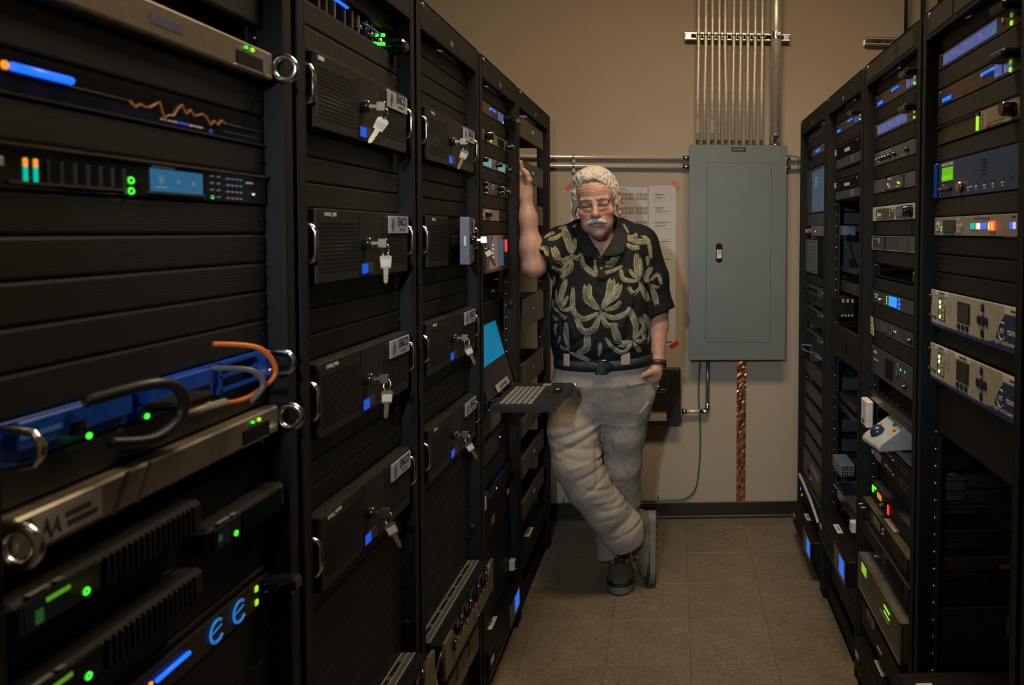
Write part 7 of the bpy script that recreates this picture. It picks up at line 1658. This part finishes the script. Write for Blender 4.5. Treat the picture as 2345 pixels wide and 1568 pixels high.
for u0, u1, v0, v1, Y in ((1289, 1306, 810, 838, 2.918), (1421, 1443, 806, 835, 2.905)):
    # loops stand just outside the belt
    c0_, c1_ = at(u0, v1, Y), at(u1, v0, Y); xm = (c0_[0] + c1_[0]) / 2; ca = (xm - p0[0]) / .2045; yb2 = 3.045 - .1485 * max(1 - abs(ca) ** 2.3, 0) ** (1 / 2.3) - BASE[1]
    slope = math.atan2(ca * .148, .2045 * math.sqrt(max(1 - ca * ca, .05))) * 1.0
    MB().box((-(c1_[0] - c0_[0]) / 2, -.006, -.026), ((c1_[0] - c0_[0]) / 2, .002, .024), .003).build('belt_loop', KHA, tr_, (xm - BASE[0], yb2 - .001, (c0_[2] + c1_[2]) / 2), (0, 0, slope))
patch('pocket_flap', [(1462, 946), (1486, 918), (1487, 950), (1474, 968)], KHA, .008)
patch('pocket_edge', [(1434, 880), (1480, 874), (1481, 879), (1436, 885)], KHA, .004)
# ---- watch
wc, wdn = Vector(at(1506.5, 831, 3.028)), Vector(WRL - ELL).normalized(); a_ = wdn.orthogonal().normalized(); b_ = wdn.cross(a_)
m = MB(); n = 28
for i in range(n):
    t = 2 * PI * i / n
    for (R_, h_) in ((.0295, -.010), (.0345, -.010), (.0345, .010), (.0295, .010)): m.v.append(tuple(wc - Vector(BASE) + (a_ * math.cos(t) + b_ * math.sin(t)) * R_ + wdn * h_))
for i in range(n):
    for k in range(4): j = (i + 1) % n; m.f.append((i * 4 + k, j * 4 + k, j * 4 + (k + 1) % 4, i * 4 + (k + 1) % 4)); m.sm.append(True)
wt = m.build('wristwatch', mat('watch_band', (.02, .022, .026), .5), man)
wp_ = Vector(at(1524, 833, 3.03)) - Vector(BASE); MB().box(wp_ - Vector((.004, .016, .017)), wp_ + Vector((.004, .016, .017)), .003).build('watch_case', GLOSS, wt)
# ---- shoes
OLV = mat('shoe_suede', (.105, .088, .060), .75, noise=.2, nscale=60, bump=.4); RUB = mat('shoe_rubber', (.014, .014, .015), .55); MID = mat('shoe_midsole', (.13, .13, .115), .6); ORG = mat('shoe_orange', (.42, .12, .015), .6); LACE = mat('shoe_lace', (.035, .012, .008), .6)
def shoe(Mx, nm):
    c_ = [Field(steps((-.07, .07, .003)), steps((-.33, .04, .0035)), steps((-.005, .15, .003))) for _ in range(2)]
    F_ = c_[0]
    F_.ell((0, -.045, .050), (.038, .046, .050), .02).ell((0, -.235, .036), (.052, .068, .036), .03).chain([((0, -.055, .070), .040), ((0, -.13, .062), .038), ((0, -.20, .046), .036), ((0, -.25, .034), .030)], .03).ell((0, -.15, .035), (.044, .10, .030), .03)
    F_.cap((0, -.045, .07), (0, -.038, .118), .041, .043, .02).cap((0, -.040, .112), (0, -.036, .16), .034, .036, .004, 'sub').cut((0, 0, .022), (0, 0, -1)).cut((0, -.04, .120), (0, .25, 1))
    T_ = c_[1]; T_.ell((0, -.236, .034), (.0545, .0715, .0375), .01).cut((0, -.235, .0), (0, 1, .55)).cut((0, 0, .022), (0, 0, -1)); T_.cap((-.05, -.30, .062), (.05, -.30, .062), .016, .016, .01, 'sub')
    B_ = Matrix.Translation(Vector([-x for x in BASE])) @ Mx
    def put(o): o.matrix_parent_inverse = Matrix.Identity(4); o.matrix_local = B_; return o
    v, q = F_.extract(); v = relax(v, q, 3, .5); up = np_mesh('shoe', v, q, OLV, man); put(up)
    v, q = T_.extract(); v = relax(v, q, 2, .4); np_mesh('toe_cap', v, q, RUB, up)
    ol = []
    for t in np.linspace(0, PI, 13): ol.append((.0375 * math.cos(t), -.042 + .042 * math.sin(t)))
    for t in np.linspace(PI, 2 * PI, 17): ol.append((.056 * math.cos(t), -.238 + .074 * math.sin(t)))
    def slab(z0, z1, gr, name, mm):
        b = MB(); n = len(ol); cx, cy = 0, -.15
        P = [(p[0] * (1 + gr), cy + (p[1] - cy) * (1 + gr * .5)) for p in ol]
        zf = lambda y_: z1 + (.016 * max(0, 1 - (-y_) / .11) + .006 * max(0, (-y_ - .24) / .07)) * (gr > .02 or 1)
        b.v = [(p[0], p[1], z0) for p in P] + [(p[0], p[1], zf(p[1])) for p in P]; b.f = [tuple(range(n))[::-1], tuple(range(n, 2 * n))] + [(i, (i + 1) % n, (i + 1) % n + n, i + n) for i in range(n)]; b.sm = [False] * (n + 2)
        o = b.build(name, mm, up); d_ = o.modifiers.new('b', 'BEVEL'); d_.width = .004; d_.segments = 2; return o
    slab(.005, .028, .035, 'midsole', MID); slab(.020, .040, .016, 'rand', RUB)
    b = MB()
    for i, (x_, y_) in enumerate(ol):
        if i % 2 == 0: b.box((x_ * .97 - .006, y_ * .99 - .005 - .002, 0), (x_ * .97 + .006, y_ * .99 + .005 - .002, .008), .002)
    for j in range(9): b.box((-.028, -.29 + j * .032, 0), (.028, -.272 + j * .032, .010), .002)
    tag(b.build('tread_lugs', RUB, up), kind='stuff')
    b = MB()
    zt_ = lambda y_: np.interp(-y_, [.09, .13, .17, .21], [.120, .113, .104, .094])
    for j in range(5):
        y_ = -.095 - j * .026; b.tube([(-.024, y_, zt_(y_) - .008), (0, y_ - .010, zt_(y_ - .010) + .003), (.024, y_ - .004, zt_(y_) - .008)], .0026, 6).tube([(.024, y_, zt_(y_) - .008), (0, y_ - .012, zt_(y_ - .010) + .004), (-.024, y_ - .020, zt_(y_ - .02) - .008)], .0026, 6)
    b.tube([(0, -.088, .112), (-.030, -.080, .125), (-.042, -.085, .112), (-.020, -.092, .108)], .0018, 6).tube([(0, -.088, .112), (.030, -.092, .110), (.040, -.10, .092)], .0018, 6); b.build('lace', LACE, up)
    for s_ in (-1, 1):
        for j in range(4): y_ = -.100 - j * .028; MB().box((s_ * .030 - .006, y_ - .006, zt_(y_) - .022), (s_ * .030 + .006, y_ + .006, zt_(y_) - .010), .003).build('eyelet_tab', ORG, up)
    MB().tube([(-.034, -.030, .110), (-.020, .004, .112), (0, .010, .115), (.020, .004, .112), (.034, -.030, .110)], .0045, 6).tube([(0, .006, .115), (0, .004, .085), (0, .004, .06)], .005, 6).build('heel_loop', ORG, up)
    return up
fa = on_z(1413, 1362, 0); SA = 1.03
shoe(Matrix.Translation((fa[0] - .012, fa[1] + .30 * SA, 0)) @ Matrix.Rotation(math.radians(5), 4, 'Z') @ Matrix.Scale(SA, 4), 'planted')
fbp = on_z(1479, 1343, 0)
# the crossed foot stands on its toe tip, sole to the right
Rb = Matrix(((-.10, .02, -1), (-1, .08, .10), (.08, 1, .02))).normalized() if False else None
zx = Vector((-1.0, -.12, .03)).normalized(); toe = Vector((-.02, -.10, -1)).normalized(); yy_ = -toe; yy_ = (yy_ - zx * yy_.dot(zx)).normalized(); xx_ = yy_.cross(zx)
Mb = Matrix(((xx_.x, yy_.x, zx.x, 0), (xx_.y, yy_.y, zx.y, 0), (xx_.z, yy_.z, zx.z, 0), (0, 0, 0, 1)))
top = at(1499, 1178, fbp[1] + .045)
shoe(Matrix.Translation((top[0] + .010, fbp[1] + .045, .316)) @ Mb, 'crossed')
